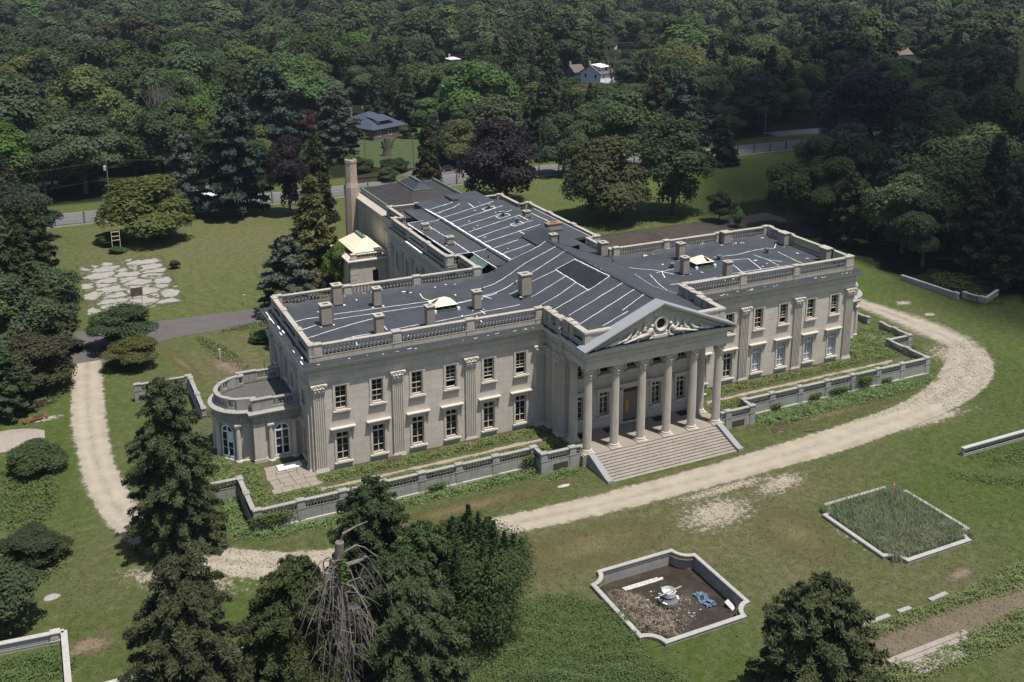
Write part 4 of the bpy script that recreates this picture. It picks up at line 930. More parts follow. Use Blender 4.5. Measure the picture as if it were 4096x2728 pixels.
X0, X1, Y0, Y1 = xs[0], xs[-1], ys[0], ys[-1]
for (a,b_,c,d) in [(-3000,3000,-3000,Y0),(-3000,3000,Y1,3000),(-3000,X0,Y0,Y1),(X1,3000,Y0,Y1)]:
    i = len(mb.v); mb.v += [(a,c,0.),(b_,c,0.),(b_,d,0.),(a,d,0.)]; mb.f.append((i,i+1,i+2,i+3)); vals += [(.2,0,1. if c >= Y1 or a >= X1 else .3)]*4
def pool_outline(cx, cy, h=5.85, r=1.85, n=7):
    pts = []
    for k, (qx,qy) in enumerate(((1,-1),(1,1),(-1,1),(-1,-1))):
        a0 = {0:(180,90),1:(270,180),2:(360,270),3:(90,0)}[k]
        for j in range(n+1): a = R(a0[0]+(a0[1]-a0[0])*j/n); pts.append((cx+qx*h+r*math.cos(a), cy+qy*h+r*math.sin(a)))
    return pts
POOLS = [(-14.65,-34.2),(13.4,-34.1)]
for (p, rect) in zip(POOLS, (P1,P2)):      # the four hollow corners round each basin
    o = pool_outline(p[0], p[1], 5.62, 1.85)
    for k in range(4):
        seg = o[k*8:(k+1)*8]; corner = [(rect[1],rect[2]),(rect[1],rect[3]),(rect[0],rect[3]),(rect[0],rect[2])][k]
        a, b_ = seg[0], seg[-1]
        # clamp ends to the rectangle
        def cl(q): 
            x_, y_ = q
            if abs(x_-rect[0]) < .6: x_ = rect[0]
            if abs(x_-rect[1]) < .6: x_ = rect[1]
            if abs(y_-rect[2]) < .6: y_ = rect[2]
            if abs(y_-rect[3]) < .6: y_ = rect[3]
            return (x_,y_)
        poly = [corner, cl(a)]+seg+[cl(b_)]
        i = len(mb.v); mb.v += [(x,y,0.) for x,y in poly]; vals += [gmask(*poly[0])]*len(poly)
        for q in range(1,len(poly)-1): mb.f.append((i,i+q,i+q+1))
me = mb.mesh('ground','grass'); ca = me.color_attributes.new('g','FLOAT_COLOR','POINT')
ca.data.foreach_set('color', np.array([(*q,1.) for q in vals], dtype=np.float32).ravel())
tag(link('ground', me), kind='structure')
def fattr(me, name, vals):
    a = me.attributes.new(name,'FLOAT','POINT'); a.data.foreach_set('value', np.array(vals, dtype=np.float32))
def catmull(pts, n=8):
    out = []
    for k in range(len(pts)-1):
        p0, p1, p2, p3 = [np.array(pts[max(0,min(len(pts)-1,j))], float) for j in (k-1,k,k+1,k+2)]
        for j in range(n):
            t_ = j/n; out.append(tuple(.5*((2*p1)+(-p0+p2)*t_+(2*p0-5*p1+4*p2-p3)*t_**2+(-p0+3*p1-3*p2+p3)*t_**3)))
    out.append(tuple(pts[-1])); return out
def strip(name, inner, outer, mat, z, margin=.9, m_=12, kind='structure'):
    """road strip between two measured edges"""
    a, b_ = catmull(inner), catmull(outer); mb = MB(); e, u = [], []; wide = margin > 2
    for p, q in zip(a, b_):
        p, q = np.array(p), np.array(q); d = (q-p); L_ = np.linalg.norm(d); d /= L_
        for k in range(m_+1):
            s_ = -margin+(L_+2*margin)*k/m_; c = p+d*s_; mb.v.append((c[0],c[1],z)); uu = (s_/L_)*2-1; u.append(uu)
            dist = min(s_, L_-s_); e.append(min(1.,max(0.,(margin-dist)/(2*margin)))*(1.15 if wide else 1))
    for j in range(len(a)-1):
        for k in range(m_): i = j*(m_+1)+k; mb.f.append((i,i+1,i+m_+2,i+m_+1))
    me = mb.mesh(name, mat); fattr(me,'e',e); fattr(me,'u',u); o = link(name, me)
    if kind: o['kind'] = kind
    return o
din = [(-57.4,48.5),(-58.0,38),(-58.4,28.0),(-58.6,17.7),(-58.1,9.5),(-56.6,2.0),(-53.6,-4.5),(-49.0,-9.2),(-43.0,-12.6),(-33,-14.6),(-22.3,-15.1),(-12.9,-15.6),(-4.1,-15.5),(7.9,-15.2),(22.3,-14.2),(33.3,-13.1),(41.5,-10.9),(50.1,-6.6),(56.6,-1.6)]
dout = [(-61.3,48.5),(-62.1,38),(-62.6,27),(-62.4,17.2),(-61.8,8.2),(-60.3,.6),(-57.5,-6.0),(-52.2,-12.4),(-45.6,-16.4),(-34,-17.8),(-23.1,-18.7),(-12.3,-19.4),(-1.4,-19.6),(10.8,-19.6),(24.2,-19.1),(39.0,-17.2),(49.0,-14.4),(56.7,-10.0),(61.9,-3.8)]
strip('gravel_drive', din, dout, 'gravel', .016)
strip('gravel_fringe', din, dout, 'gravel_fringe', .013, 2.6)
strip('gravel_drive', [(56.6,-1.6),(57.6,1.5),(57.6,5.5),(57.9,10),(58.0,15.9),(57.6,22),(56.5,30)], [(61.9,-3.8),(63.3,.5),(63.8,5),(63.6,10),(62.3,17),(61.2,24),(60.5,30)], 'gravel_mid', .014, 1.3)
def patch(name, x, y, a, b_, mat, z, rz=0, kind='structure', n=20):
    mb = MB(); e = []
    rings = 6
    for r_ in range(rings+1):
        for k in range(n): t_ = 2*math.pi*k/n; s_ = r_/rings; u_, v_ = a*s_*math.cos(t_), b_*s_*math.sin(t_); mb.v.append((x+u_*math.cos(rz)-v_*math.sin(rz), y+u_*math.sin(rz)+v_*math.cos(rz), z)); e.append(s_)
    for r_ in range(rings):
        for k in range(n): i = r_*n; mb.f.append((i+k,i+(k+1)%n,i+n+(k+1)%n,i+n+k))
    me = mb.mesh(name, mat); fattr(me,'e',e); o = link(name, me)
    if kind: o['kind'] = kind
    return o
def rpatch(name, x0, x1, y0, y1, mat, z, kind='structure', s_=1.0, mg=1.5):
    xs, ys = fr(x0,x1,s_), fr(y0,y1,s_); mb = grid(xs, ys, lambda x,y: z); e = [1-min(1,min(x-x0,x1-x,y-y0,y1-y)/mg) for y in ys for x in xs]
    me = mb.mesh(name, mat); fattr(me,'e',e); o = link(name, me); o['kind'] = kind; return o
patch('gravel_scatter', -2.0, -24.4, 10, 5.4, 'gravel_thin', .008, R(8)); patch('gravel_scatter', 8.2, -22.3, 8, 3.2, 'gravel_thin', .012, R(10)); patch('gravel_scatter', 2,-20.6, 14, 1.8, 'gravel_thin', .010)
patch('gravel_scatter', 66.5, 16.5, 3.2, 2.2, 'gravel_thin', .008); patch('gravel_scatter', 66, 10.5, 2.4, 1.6, 'gravel_thin', .008); patch('gravel_scatter', -55, -12, 12, 4, 'gravel_thin', .007, R(-35)); patch('gravel_scatter', 56, -4, 8, 9, 'gravel_thin', .007); patch('gravel_scatter', 35,-17.5,16,3,'gravel_thin',.007); patch('gravel_scatter', 10,-34,6,7,'gravel_thin',.007); patch('gravel_scatter', -65.5, 31, 4.5, 1.6, 'gravel_thin', .008)
patch('bare_ground', 12.2, -43.4, 3.0, 1.7, 'dirt', .008); rpatch('bare_ground', -6, 60, -50.4, -46.6, 'dirtband', .008, s_=.8, mg=1.2)
patch('bare_ground', -41, 38, 4.5, 7, 'dirt', .008, R(20)); patch('bare_ground', -47, 42, 1.2, 10, 'drygrass', .008, R(12)); patch('bare_ground', -35, 48.5, 4, 2, 'dirt', .009); patch('bare_ground', -63.5, -18.5, 4, 2.4, 'dirt', .008); patch('bare_ground', -72, -1, 5, 3, 'gravel_thin', .009); patch('bare_ground', 17,-12.0,3,.8,'dirt',.008)
patch('dry_grass_patch', -17, -24, 13, 4.5, 'drygrass', .004); patch('dry_grass_patch', 3, -31, 5, 8, 'drygrass', .005); patch('dry_grass_patch', -25, -11.8, 16, 2.2, 'drygrass', .004); patch('dry_grass_patch', 25, -11, 14, 1.8, 'drygrass', .004)
# service driveway of old asphalt and the asphalt court on the right
strip('service_driveway', [(-66,61.8),(-58,61.8),(-48.9,61.3),(-32.5,60.4),(-18,59.5)], [(-66,49.5),(-57.5,49.4),(-46,53.6),(-34.0,53.3),(-18,52.5)], 'asphalt_edge', .006, .7, 14)
strip('service_driveway', [(-57.2,53),(-57.3,47.6)], [(-61.5,53),(-61.3,47.6)], 'asphalt_edge', .0075, .7, 10)
rpatch('asphalt_court', 40, 86, 55, 76, 'darkdirt', .006, s_=2, mg=3); patch('asphalt_court', 44, 70, 12, 6, 'darkdirt', .009)
rpatch('cracked_court', -58.5, -42.0, 68.5, 100.2, 'slabs', .012, s_=.8, mg=3.5)
# public road
mb = MB(); mb.face([(-400,132.6,.012),(600,132.6,.012),(600,142.0,.012),(-400,142.0,.012)]); tag(mb.build('road','asphalt'), kind='structure')
mb = MB(); mb.face([(-400,137.2,.016),(600,137.2,.016),(600,137.32,.016),(-400,137.32,.016)]); mb.face([(-400,133.0,.016),(600,133.0,.016),(600,133.12,.016),(-400,133.12,.016)]); tag(mb.build('road_markings','white'), kind='structure')
mb = MB(); mb.box(-400,600,142.0,142.25,0,.14); mb.box(-400,600,132.35,132.6,0,.14); tag(mb.build('kerb','concrete'), kind='structure')
mb = MB(); mb.face([(24,142.3,.02),(52,142.3,.02),(50,152,.02),(30,154,.02),(24,148,.02)]); tag(mb.build('side_driveway','asphalt_old'), kind='structure')
mb = MB(); mb.face([(150,150,.02),(230,146,.02),(236,153,.02),(150,158,.02)]); tag(mb.build('side_driveway','asphalt'), kind='structure')
mb = MB(); mb.face([(-34,142.3,.02),(-22,142.3,.02),(-18,160,.02),(-30,160,.02)]); tag(mb.build('side_driveway','asphalt_old'), kind='structure')
# ------------------------------------------------------------------ terraces
mb = MB()
for s in (-1,1):
    mb.box(s*9.97,s*46.75,-6.8,19.3,-.05,ZT); mb.box(s*46.75,s*51.1,.75,19.3,-.05,ZT-.004); mb.box(s*9.97,s*14.7,-8.7,-6.8,-.05,ZT-.003)
M['terrace'] = simple('mossy terrace ground', (.075,.082,.035), 1, .4, 2)
tag(mb.build('terrace','terrace'), kind='structure')
for s in (-1,1):
    nm = 'left' if s < 0 else 'right'
    tw = empty('terrace_wall', (s*30,-6.9,0), 'grey balustraded marble terrace wall in front of the %s wing' % nm, 'terrace wall', 'terrace walls along the mansion front')
    tw.location = (0,0,0)
    K = dict(zb=-.05, zplinth=1.62, zrail=2.22, ztop=2.42, th=.34, pw=.8, sp=.34)
    mb = MB()
    if s < 0:
        bal_run(mb, (-46.9,-6.9), (-14.6,-6.9), piers=[.3,4.8,9.3,13.8,18.2,22.6,27.1,31.9], **K); bal_run(mb, (-14.95,-8.8), (-9.9,-8.8), piers=[.3,4.0], **K)
    else:
        bal_run(mb, (14.6,-6.9), (46.9,-6.9), piers=[.4,4.8,9.4,14.0,18.4,22.9,27.3,32.0], **K); bal_run(mb, (9.9,-8.8), (14.95,-8.8), piers=[1.1,4.8], **K)
    bal_run(mb, (s*14.8,-8.6), (s*14.8,-6.9), **K)
    mb.build('front_balustrade', 'stone_grey', tw)
    mb = MB(); e = [(s*46.9,-6.7),(s*46.9,.7)]; 
    bal_run(mb, *e, piers=[3.7,7.1], **K); bal_run(mb, (s*46.9,.6), (s*51.3,.6), piers=[4.1], **K); bal_run(mb, (s*51.2,.6), (s*51.2,6.4), piers=[3.0,5.6], **K); bal_run(mb, (s*51.0,8.8), (s*51.0,19.4), piers=[.3,4.6,9.0], **K)
    if s < 0: bal_run(mb, (-47.5,19.8), (-47.5,31), piers=[.3,5,10.6], **K); bal_run(mb, (-54.6,31.3), (-47.3,31.3), piers=[.4,6.9], **K)
    mb.build('side_balustrade', 'stone_grey', tw)
    mb = MB(); mb.sweep([(s*14.6,-7.09),(s*46.9,-7.09)] if s > 0 else [(-46.9,-7.09),(-14.6,-7.09)], [(0,0),(.12,0),(.12,.22),(0,.28)]); mb.build('footing', 'stone_pale', tw)
    mb = MB(); mb.box(s*11.6,s*13.5,-9.02,-8.98,.15,.95); mb.build('grille', 'rust', tw)
rpatch('stone_walk', -40, -11, -4.6, -3.0, 'walk', ZT+.03, mg=.9, s_=.4); rpatch('stone_walk', 11, 44, -4.6, -3.0, 'walk', ZT+.03, mg=.9, s_=.4); rpatch('stone_walk', 42, 50, 1.5, 6, 'walk', ZT+.03, mg=1, s_=.5)
mb = MB(); rp = random.Random(3); y = -2.7
while y < 3.3:
    x = -44.1+rp.uniform(0,.5); hgt = rp.uniform(.8,1.2)
    while x < -39.2: wd = rp.uniform(.8,1.5); mb.box(x,x+wd-.06,y,y+hgt-.06,ZT,ZT+rp.uniform(.03,.06)); x += wd
    y += hgt
tag(mb.build('paving', 'paving'), kind='structure')
mb = MB()
for x in (-33.3,-29.6,-24.9,-20.0,-15.6,15.4,19.6,24.2,28.6,33):
    mb.box(x-.9,x+.9,-1.15,-.35,ZT,ZT+.14)
tag(mb.build('window_wells', 'rust'), 'rusty iron covers over the cellar window wells along the wall foot', 'well cover')
M['rust']  # used above
# ------------------------------------------------------------------ pools
def pool(p, depth, label, name='fountain_basin'):
    root = empty(name, (0,0,0), label, 'basin', 'the two square basins on the front lawn')
    o1 = pool_outline(p[0],p[1],5.85,1.6)
    mb = MB(); mb.sweep(o1[::1], [(0.02,-.2),(0.02,.22),(.06,.24),(.08,.34),(0.0,.40),(-.30,.42),(-.37,.36),(-.37,.28),(-.30,.24)], True); mb.build('coping', 'coping', root)
    mb = MB(); mb.sweep(o1, [(-.30,.25),(-.30,-depth-.1)], True); mb.build('wall', 'stone_grey', root)
    return root
pa = pool(POOLS[0], 1.15, 'empty square stone basin with muddy floor, debris and a broken fountain in its middle')
pb = pool(POOLS[1], .15, 'square stone basin filled with tall reeds beside the lawn')
m, t, b = nodes('muddy floor'); v = coord(t)
c = ramp(t, noise(t, v, .5, 7, .65), [(.3,(.030,.025,.018)),(.55,(.048,.038,.027)),(.75,(.072,.057,.042))]); wet = ramp(t, noise(t, v, .35, 4), [(.48,(1,1,1)),(.62,(0,0,0))])
t.links.new(c, b.inputs['Base Color']); t.links.new(mth(t,'SUBTRACT',.95,mth(t,'MULTIPLY',wet,.8)), b.inputs['Roughness']); bump(t, b, noise(t, v, 5, 6), .35, .08); M['mud'] = m
mb = MB(); mb.prism(pool_outline(POOLS[0][0],POOLS[0][1],5.9,1.5), -1.3, -1.12); mb.build('muddy_floor', 'mud', pa)
mb = MB(); mb.prism(pool_outline(POOLS[1][0],POOLS[1][1],5.9,1.5), -.3, -.1); mb.build('muddy_floor', 'mud', pb)
fx, fy = POOLS[0]
ft = empty('fountain', (fx+.3,fy+.5,-1.1), 'chipped white fountain drum standing on a dark base in the muddy basin', 'fountain')
mb = MB(); mb.lathe(0,0,0,[(.95,0),(1.0,.15),(.95,.4),(.7,.55),(.62,.7),(.6,.8)],18); mb.build('base','asphalt',ft)
mb = MB(); mb.lathe(0,0,.8,[(.6,0),(.66,.05),(.66,.5),(.6,.52),(.58,.2),(.1,.2)],18); mb.build('drum','ceramic',ft)
for k in range(16):
    a = rnd.uniform(0,6.28); 
    if k == 0: mb = MB()
    mb.ball(.9*math.cos(a),.9*math.sin(a),.35+rnd.uniform(0,.2),.13,.13,.06,5,4)
mb.build('chipped_plaster','white',ft)
mb = MB(); mb.T = Matrix.Translation((0,-.1,1.36)) @ Matrix.Rotation(R(8),4,'Z'); mb.box(-1.35,1.35,-.07,.07,0,.05); o = mb.build('plank','plank'); o.location = (fx+.3,fy+.3,-1.1); tag(o,'grey plank laid across the rim of the broken fountain','plank')
mb = MB()
for k in range(3): mb.box(fx-2.2+.0*k+rnd.uniform(-.4,0),fx+1.9+rnd.uniform(-.6,.3),fy+3.7+.19*k,fy+3.7+.19*k+.15,-1.1,-1.04)
tag(mb.build('white_boards','oldboard'),'row of white boards lying flat on the mud near the basin back wall','boards')
mb = MB(); n = 9; x0, y0 = fx+2.7, fy-1.9; cc = rnd; x0 += .3
V = [[(x0+.22*i+.12*math.sin(j*1.3), y0+.30*j, -1.08+.22*abs(math.sin(i*1.7+j*1.1))*rnd.uniform(.4,1)) for i in range(6)] for j in range(n)]
for j in range(n-1):
    for i in range(5):
        if (i in (1,2) and j in (4,5)) or (j < 3 and i in (2,)): continue
        mb.face([V[j][i],V[j][i+1],V[j+1][i+1],V[j+1][i]])
tag(mb.build('blue_tarpaulin','blue'),'crumpled torn blue sheet lying on the basin mud','sheet')
mb = MB(); mb.T = Matrix.Translation((fx+5.0,fy-2.6,-.85)) @ Matrix.Rotation(R(35),4,'X') @ Matrix.Rotation(R(20),4,'Z'); mb.box(-.25,.25,-.5,.5,0,.08); tag(mb.build('slab','oldboard'),'small cream slab leaning in the basin corner','slab')
mb = MB()
for k in range(70):
    a = rnd.uniform(0,6.28); r_ = rnd.uniform(.8,4.4); x, y = fx+r_*math.cos(a)-.8, fy+r_*math.sin(a)*.8; s_ = rnd.uniform(.03,.1); mb.ball(x,y,-1.1,s_*rnd.uniform(1,2),s_,s_*.6,5,3)
tag(mb.build('rubble','stone_pale'), kind='stuff')
mb = MB(); mb.cbox(18.4,-28.9,.42,.35,.35,.04); mb.lathe(18.4,-28.9,.46,[(.14,0),(.03,.62)],10); cn = mb.build('traffic_cone','cone'); tag(cn,'orange traffic cone on the far corner of the reed basin','cone')
q = MB(); q.lathe(18.4,-28.9,.70,[(.099,0),(.078,.14)],10); q.build('white_band','white',cn)
mb = MB(); mb.T = Matrix.Translation((10.4,-35.6,.2)) @ Matrix.Rotation(R(5),4,'Z'); mb.box(-.9,.9,-.12,.12,0,.05); tag(mb.build('plank','plank'),'loose board lying among the reeds by the basin rim','plank')
# low garden walls, sunken steps at the front edge
def lowwall(a, b_, label, **kw):
    K = dict(zb=-.3, zplinth=.35, zrail=.85, ztop=1.02, th=.36, pw=.7, sp=.4); K.update(kw); mb = MB(); bal_run(mb, a, b_, **K); tag(mb.build('garden_wall','stone_pale'), label, 'garden wall')
lowwall((31.7,-26.4),(60,-26.4),'low pale balustrade at the right edge of the front lawn')
lowwall((-72,-16.3),(-65.4,-17.0),'low white coping wall in the bottom left corner, running along the bed', zrail=.86, solid=(0,), piers=[5.9]); lowwall((-65.4,-17.0),(-65.4,-30),'low white coping wall at bottom left, returning towards the viewer', solid=(0,))
lowwall((-63,-25.6),(-49.5,-26.1),'short low balustrade behind the tall front conifers', zb=-.3); 
lowwall((75.4,25.8),(76.2,13.8),'broken low garden wall under the dark trees at right', solid=(0,), piers=[11.5]); lowwall((77.6,14.2),(78.6,10.4),'short piece of broken garden wall, nearest the drive bend', solid=(0,), piers=[.4,3.4]); lowwall((78.6,10.4),(84,12.5),'stub of low wall running into the dark trees at right', solid=(0,))
for k, (x, l_) in enumerate([(-5.6,2.3),(-2.9,1.5),(-.9,2.4),(2.6,1.5),(6.5,2.2)]):
    mb = MB(); mb.T = Matrix.Translation((x,-45.2+rnd.uniform(-.1,.1),-.08)) @ Matrix.Rotation(rnd.uniform(-.08,.08),4,'Z') @ Matrix.Rotation(rnd.uniform(-.03,.03),4,'Y'); mb.box(0,l_,-.22,.22,0,.22)
    tag(mb.build('coping_stone','stone_grey'),'pale coping stone in the ivy at the lawn edge, %s from the left' % ['first','second','third','fourth','fifth'][k],'coping','coping stones along the lawn edge')
mb = MB()
for k in range(5): mb.box(-3.5+.4*k,5.5-.5*k,-50.3-.45*k,-49.8-.45*k-.0,-.1-.0,.42-.09*k)
tag(mb.build('garden_steps','step'),'broad stone garden steps overgrown with ivy','steps')
# ------------------------------------------------------------------ vegetation
def leafmat(name, c0, c1, var=.25, trans=.25, rough=.65, hue=.02, dead=None):
    m, t, b = nodes(name); v = coord(t)
    oi = N(t,'ShaderNodeObjectInfo'); n = noise(t, v, .55, 4, .6); n2 = noise(t, v, 6, 2, .5)
    f = mth(t,'ADD', mth(t,'MULTIPLY', n, .65), mth(t,'MULTIPLY', n2, .35))
    c = ramp(t, f, [(.33, c0), (.66, c1)])
    if dead: c = mix(t, ramp(t, noise(t, v, .5, 3), [(.52,(0,0,0)),(.62,(1,1,1))]), c, dead)
    hs = N(t,'ShaderNodeHueSaturation'); t.links.new(c, hs.inputs['Color'])
    t.links.new(mth(t,'ADD', mth(t,'MULTIPLY', oi.outputs['Random'], var*2), 1-var), hs.inputs['Value'])
    r2 = mth(t,'FRACT', mth(t,'MULTIPLY', oi.outputs['Random'], 7.31)); t.links.new(mth(t,'ADD', mth(t,'MULTIPLY', r2, hue*2), .5-hue), hs.inputs['Hue'])
    r3 = mth(t,'FRACT', mth(t,'MULTIPLY', oi.outputs['Random'], 13.7)); t.links.new(mth(t,'ADD', mth(t,'MULTIPLY', r3, .28), .78), hs.inputs['Saturation'])
    t.links.new(hs.outputs[0], b.inputs['Base Color']); b.inputs['Roughness'].default_value = rough; b.inputs['Specular IOR Level'].default_value = .25
    out = t.nodes['Material Output']; tl = N(t,'ShaderNodeBsdfTranslucent'); t.links.new(hs.outputs[0], tl.inputs[0]); ms = N(t,'ShaderNodeMixShader'); ms.inputs[0].default_value = trans
    t.links.new(b.outputs[0], ms.inputs[1]); t.links.new(tl.outputs[0], ms.inputs[2]); t.links.new(ms.outputs[0], out.inputs[0]); return m
M['leaf'] = leafmat('leaves green', (.037,.066,.020), (.092,.136,.042), .45, hue=.016)
M['leafdark'] = leafmat('leaves dark green', (.030,.050,.017), (.064,.090,.030), .35)
M['leafbright'] = leafmat('leaves bright green', (.055,.10,.018), (.11,.17,.035), .15)
M['leafyellow'] = leafmat('leaves yellow green', (.075,.095,.022), (.14,.155,.045), .12)
M['leafcopper'] = leafmat('copper beech leaves', (.012,.008,.009), (.026,.017,.018), .1, .08)
M['leafred'] = leafmat('red maple leaves', (.035,.012,.014), (.07,.022,.024), .1)
M['needle'] = leafmat('needles', (.025,.043,.020), (.058,.078,.034), .35, .12)
M['needleblue'] = leafmat('blue grey needles', (.048,.060,.044), (.098,.112,.082), .12, .12)
M['needlegold'] = leafmat('golden brown needles', (.072,.075,.024), (.142,.132,.050), .15, .15)
M['needlebrown'] = leafmat('brownish needles', (.030,.034,.013), (.064,.060,.024), .15, .12)
M['yew'] = leafmat('yew foliage', (.034,.043,.015), (.085,.098,.036), .15, .15)
M['pine'] = leafmat('blue green pine', (.030,.054,.040), (.070,.105,.074), .15)
M['olive'] = leafmat('olive leaves', (.040,.050,.014), (.088,.095,.030), .1)
M['ivy'] = leafmat('ground ivy', (.11,.165,.032), (.20,.28,.068), .08, .25)
M['ivydark'] = leafmat('dark ground ivy', (.065,.105,.024), (.125,.175,.048), .1, .2)
M['reed'] = leafmat('green reeds', (.115,.155,.080), (.22,.25,.145), .1, .2)
M['reeddry'] = leafmat('dry reeds', (.24,.19,.14), (.38,.31,.23), .1, .2)
M['leafrust'] = leafmat('half dead leaves', (.05,.07,.018), (.10,.12,.03), .1, .2, dead=(.17,.085,.030))
def quadmesh(name, P, Nn, S, mat, asp=1.0, seed=0, droop=None):
    rg = np.random.default_rng(seed); n = len(P)
    Nn = Nn/np.maximum(1e-6, np.linalg.norm(Nn,axis=1))[:,None]
    T = rg.normal(size=(n,3)) if droop is None else np.tile(np.array([0,0,-1.]),(n,1))*droop+rg.normal(size=(n,3))*.45
    T -= (T*Nn).sum(1)[:,None]*Nn; T /= np.maximum(1e-6, np.linalg.norm(T,axis=1))[:,None]; B = np.cross(Nn,T)
    S = S[:,None]; a = rg.uniform(.35,.65,(n,1))
    v = np.stack([P-T*S*asp, P+B*S*a-T*S*asp*.1, P+T*S*asp, P-B*S*a-T*S*asp*.1],1).reshape(-1,3)
    me = bpy.data.meshes.new(name); me.vertices.add(n*4); me.vertices.foreach_set('co', v.astype(np.float32).ravel())
    me.loops.add(n*4); me.loops.foreach_set('vertex_index', np.arange(n*4,dtype=np.int32)); me.polygons.add(n)
    me.polygons.foreach_set('loop_start', np.arange(0,n*4,4,dtype=np.int32)); me.polygons.foreach_set('loop_total', np.full(n,4,dtype=np.int32))
    me.update(calc_edges=True); me.materials.append(M[mat]); return me
def broad(seed, H, W, n, ls, base=.22, K=30, flat=1.0, gap=.0):
    rg = np.random.default_rng(seed); cz = H*(base+(1-base)*.5); hz_ = H*(1-base)*.5
    L_ = []
    while len(L_) < K:
        p = rg.uniform(-1,1,3); r_ = np.linalg.norm(p)
        if r_ > 1 or r_ < .35: continue
        if p[2] < -.55 and rg.random() < .5: continue
        wz = 1-.35*max(0,p[2])**2
        lr = W*.5*rg.uniform(.30,.50)
        L_.append((p[0]*(W*.5-lr*.6)*wz, p[1]*(W*.5-lr*.6)*wz, cz+p[2]*(hz_-lr*.55), lr))
    L_.append((0,0,cz+hz_-W*.17,W*.18)); L_ = np.array(L_); w_ = L_[:,3]**2; idx = rg.choice(len(L_), n, p=w_/w_.sum())
    d = rg.normal(size=(n,3)); d /= np.linalg.norm(d,axis=1)[:,None]; d[:,2] = np.where(d[:,2] < -.35, -d[:,2], d[:,2])
    # clusters on each lobe: quantised directions with jitter make leaf clumps
    cl = rg.normal(size=(len(L_),26,3)); cl /= np.linalg.norm(cl,axis=2)[:,:,None]; cl[:,:,2] = np.where(cl[:,:,2] < -.3, -cl[:,:,2], cl[:,:,2])
    ci = rg.integers(0,26,n); dd = cl[idx,ci]+rg.normal(size=(n,3))*.24; k = rg.random(n) < .72; d = np.where(k[:,None], dd, d); d /= np.linalg.norm(d,axis=1)[:,None]
    rr = L_[idx,3]*rg.uniform(.78,1.12,n)*np.where(k, 1.04, .9)
    P = L_[idx,:3]+d*rr[:,None]*np.array([1,1,.82*flat]); c = np.array([0,0,cz-hz_*.3]); o = P-c; o /= np.linalg.norm(o,axis=1)[:,None]
    Nn = d*.6+o*.5+np.array([0,0,.35])+rg.normal(size=(n,3))*.42
    return P, Nn, ls*rg.uniform(.6,1.25,n), L_
def trunkmesh(seed, H, r, lobes=None, k=7, base=.3, lean=0, mat='bark'):
    rg = random.Random(seed); mb = MB(); top = H*.72
    mb.tube([(0,0,-.3),(rg.uniform(-.1,.1),rg.uniform(-.1,.1),H*.15),(rg.uniform(-.3,.3),rg.uniform(-.3,.3),H*.45),(0,0,top)], [r*1.3,r,r*.65,r*.15], 7)
    if lobes is not None:
        for q in sorted(range(len(lobes)), key=lambda i: -lobes[i][3])[:k]:
            x, y, z, _ = lobes[q]; z0 = H*rg.uniform(base*.6,.45); mb.tube([(0,0,z0),(x*.35,y*.35,z0+(z-z0)*.5),(x*.85,y*.85,z)], [r*.45,r*.3,r*.08], 5)
    return mb.mesh('trunk', mat)
def conifer(seed, H, W, n, ls, base=.06, droop=.25, power=.85, per=1.0, ragged=.25, bulge=0.):
    rg = np.random.default_rng(seed); Rr = W/2; P = []; Nn = []; 
    nb = int(15*H/ (1.0*per)); zs = np.sort(rg.uniform(0,1,nb)**.92)
    wt = []
    for z in zs:
        r_ = Rr*((1-z)**power)*(1-bulge*(1-z)**4)*rg.uniform(1-ragged,1.08)+.12*Rr*.3; a = rg.uniform(0,2*math.pi); wt.append((z,a,r_))
    wt = np.array(wt); pr = wt[:,2]**1.35+.02; idx = rg.choice(nb, n, p=pr/pr.sum())
    z, a, r_ = wt[idx].T; t_ = rg.uniform(.12,1,n)**.75
    side = rg.normal(size=n)*.16*r_*(1.15-t_)+rg.normal(size=n)*.10
    zz = H*(base+(1-base)*z)+r_*(-droop*t_**1.5+.10*t_)+rg.normal(size=n)*.10+np.where(rg.random(n)<.3,-rg.uniform(0,.35,n),0)
    x = np.cos(a)*r_*t_-np.sin(a)*side; y = np.sin(a)*r_*t_+np.cos(a)*side
    P = np.stack([x,y,zz],1); o = np.stack([np.cos(a),np.sin(a),np.full(n,.0)],1); Nn = o*.45+np.array([0,0,.75])+rg.normal(size=(n,3))*.5
    return P, Nn, ls*rg.uniform(.6,1.3,n), wt
def contrunk(H, r, wt=None, base=.06, W=6, mat='bark', seed=0):
    mb = MB(); mb.tube([(0,0,-.3),(0,0,H*.5),(0,0,H*.97)], [r,r*.6,.04], 7)
    if wt is not None:
        for z, a, r_ in wt[::max(1,len(wt)//26)]: zz = H*(base+(1-base)*z); mb.tube([(0,0,zz),(math.cos(a)*r_*.75,math.sin(a)*r_*.75,zz-.1*r_)],[.06,.02],4)
    return mb.mesh('trunk', mat)
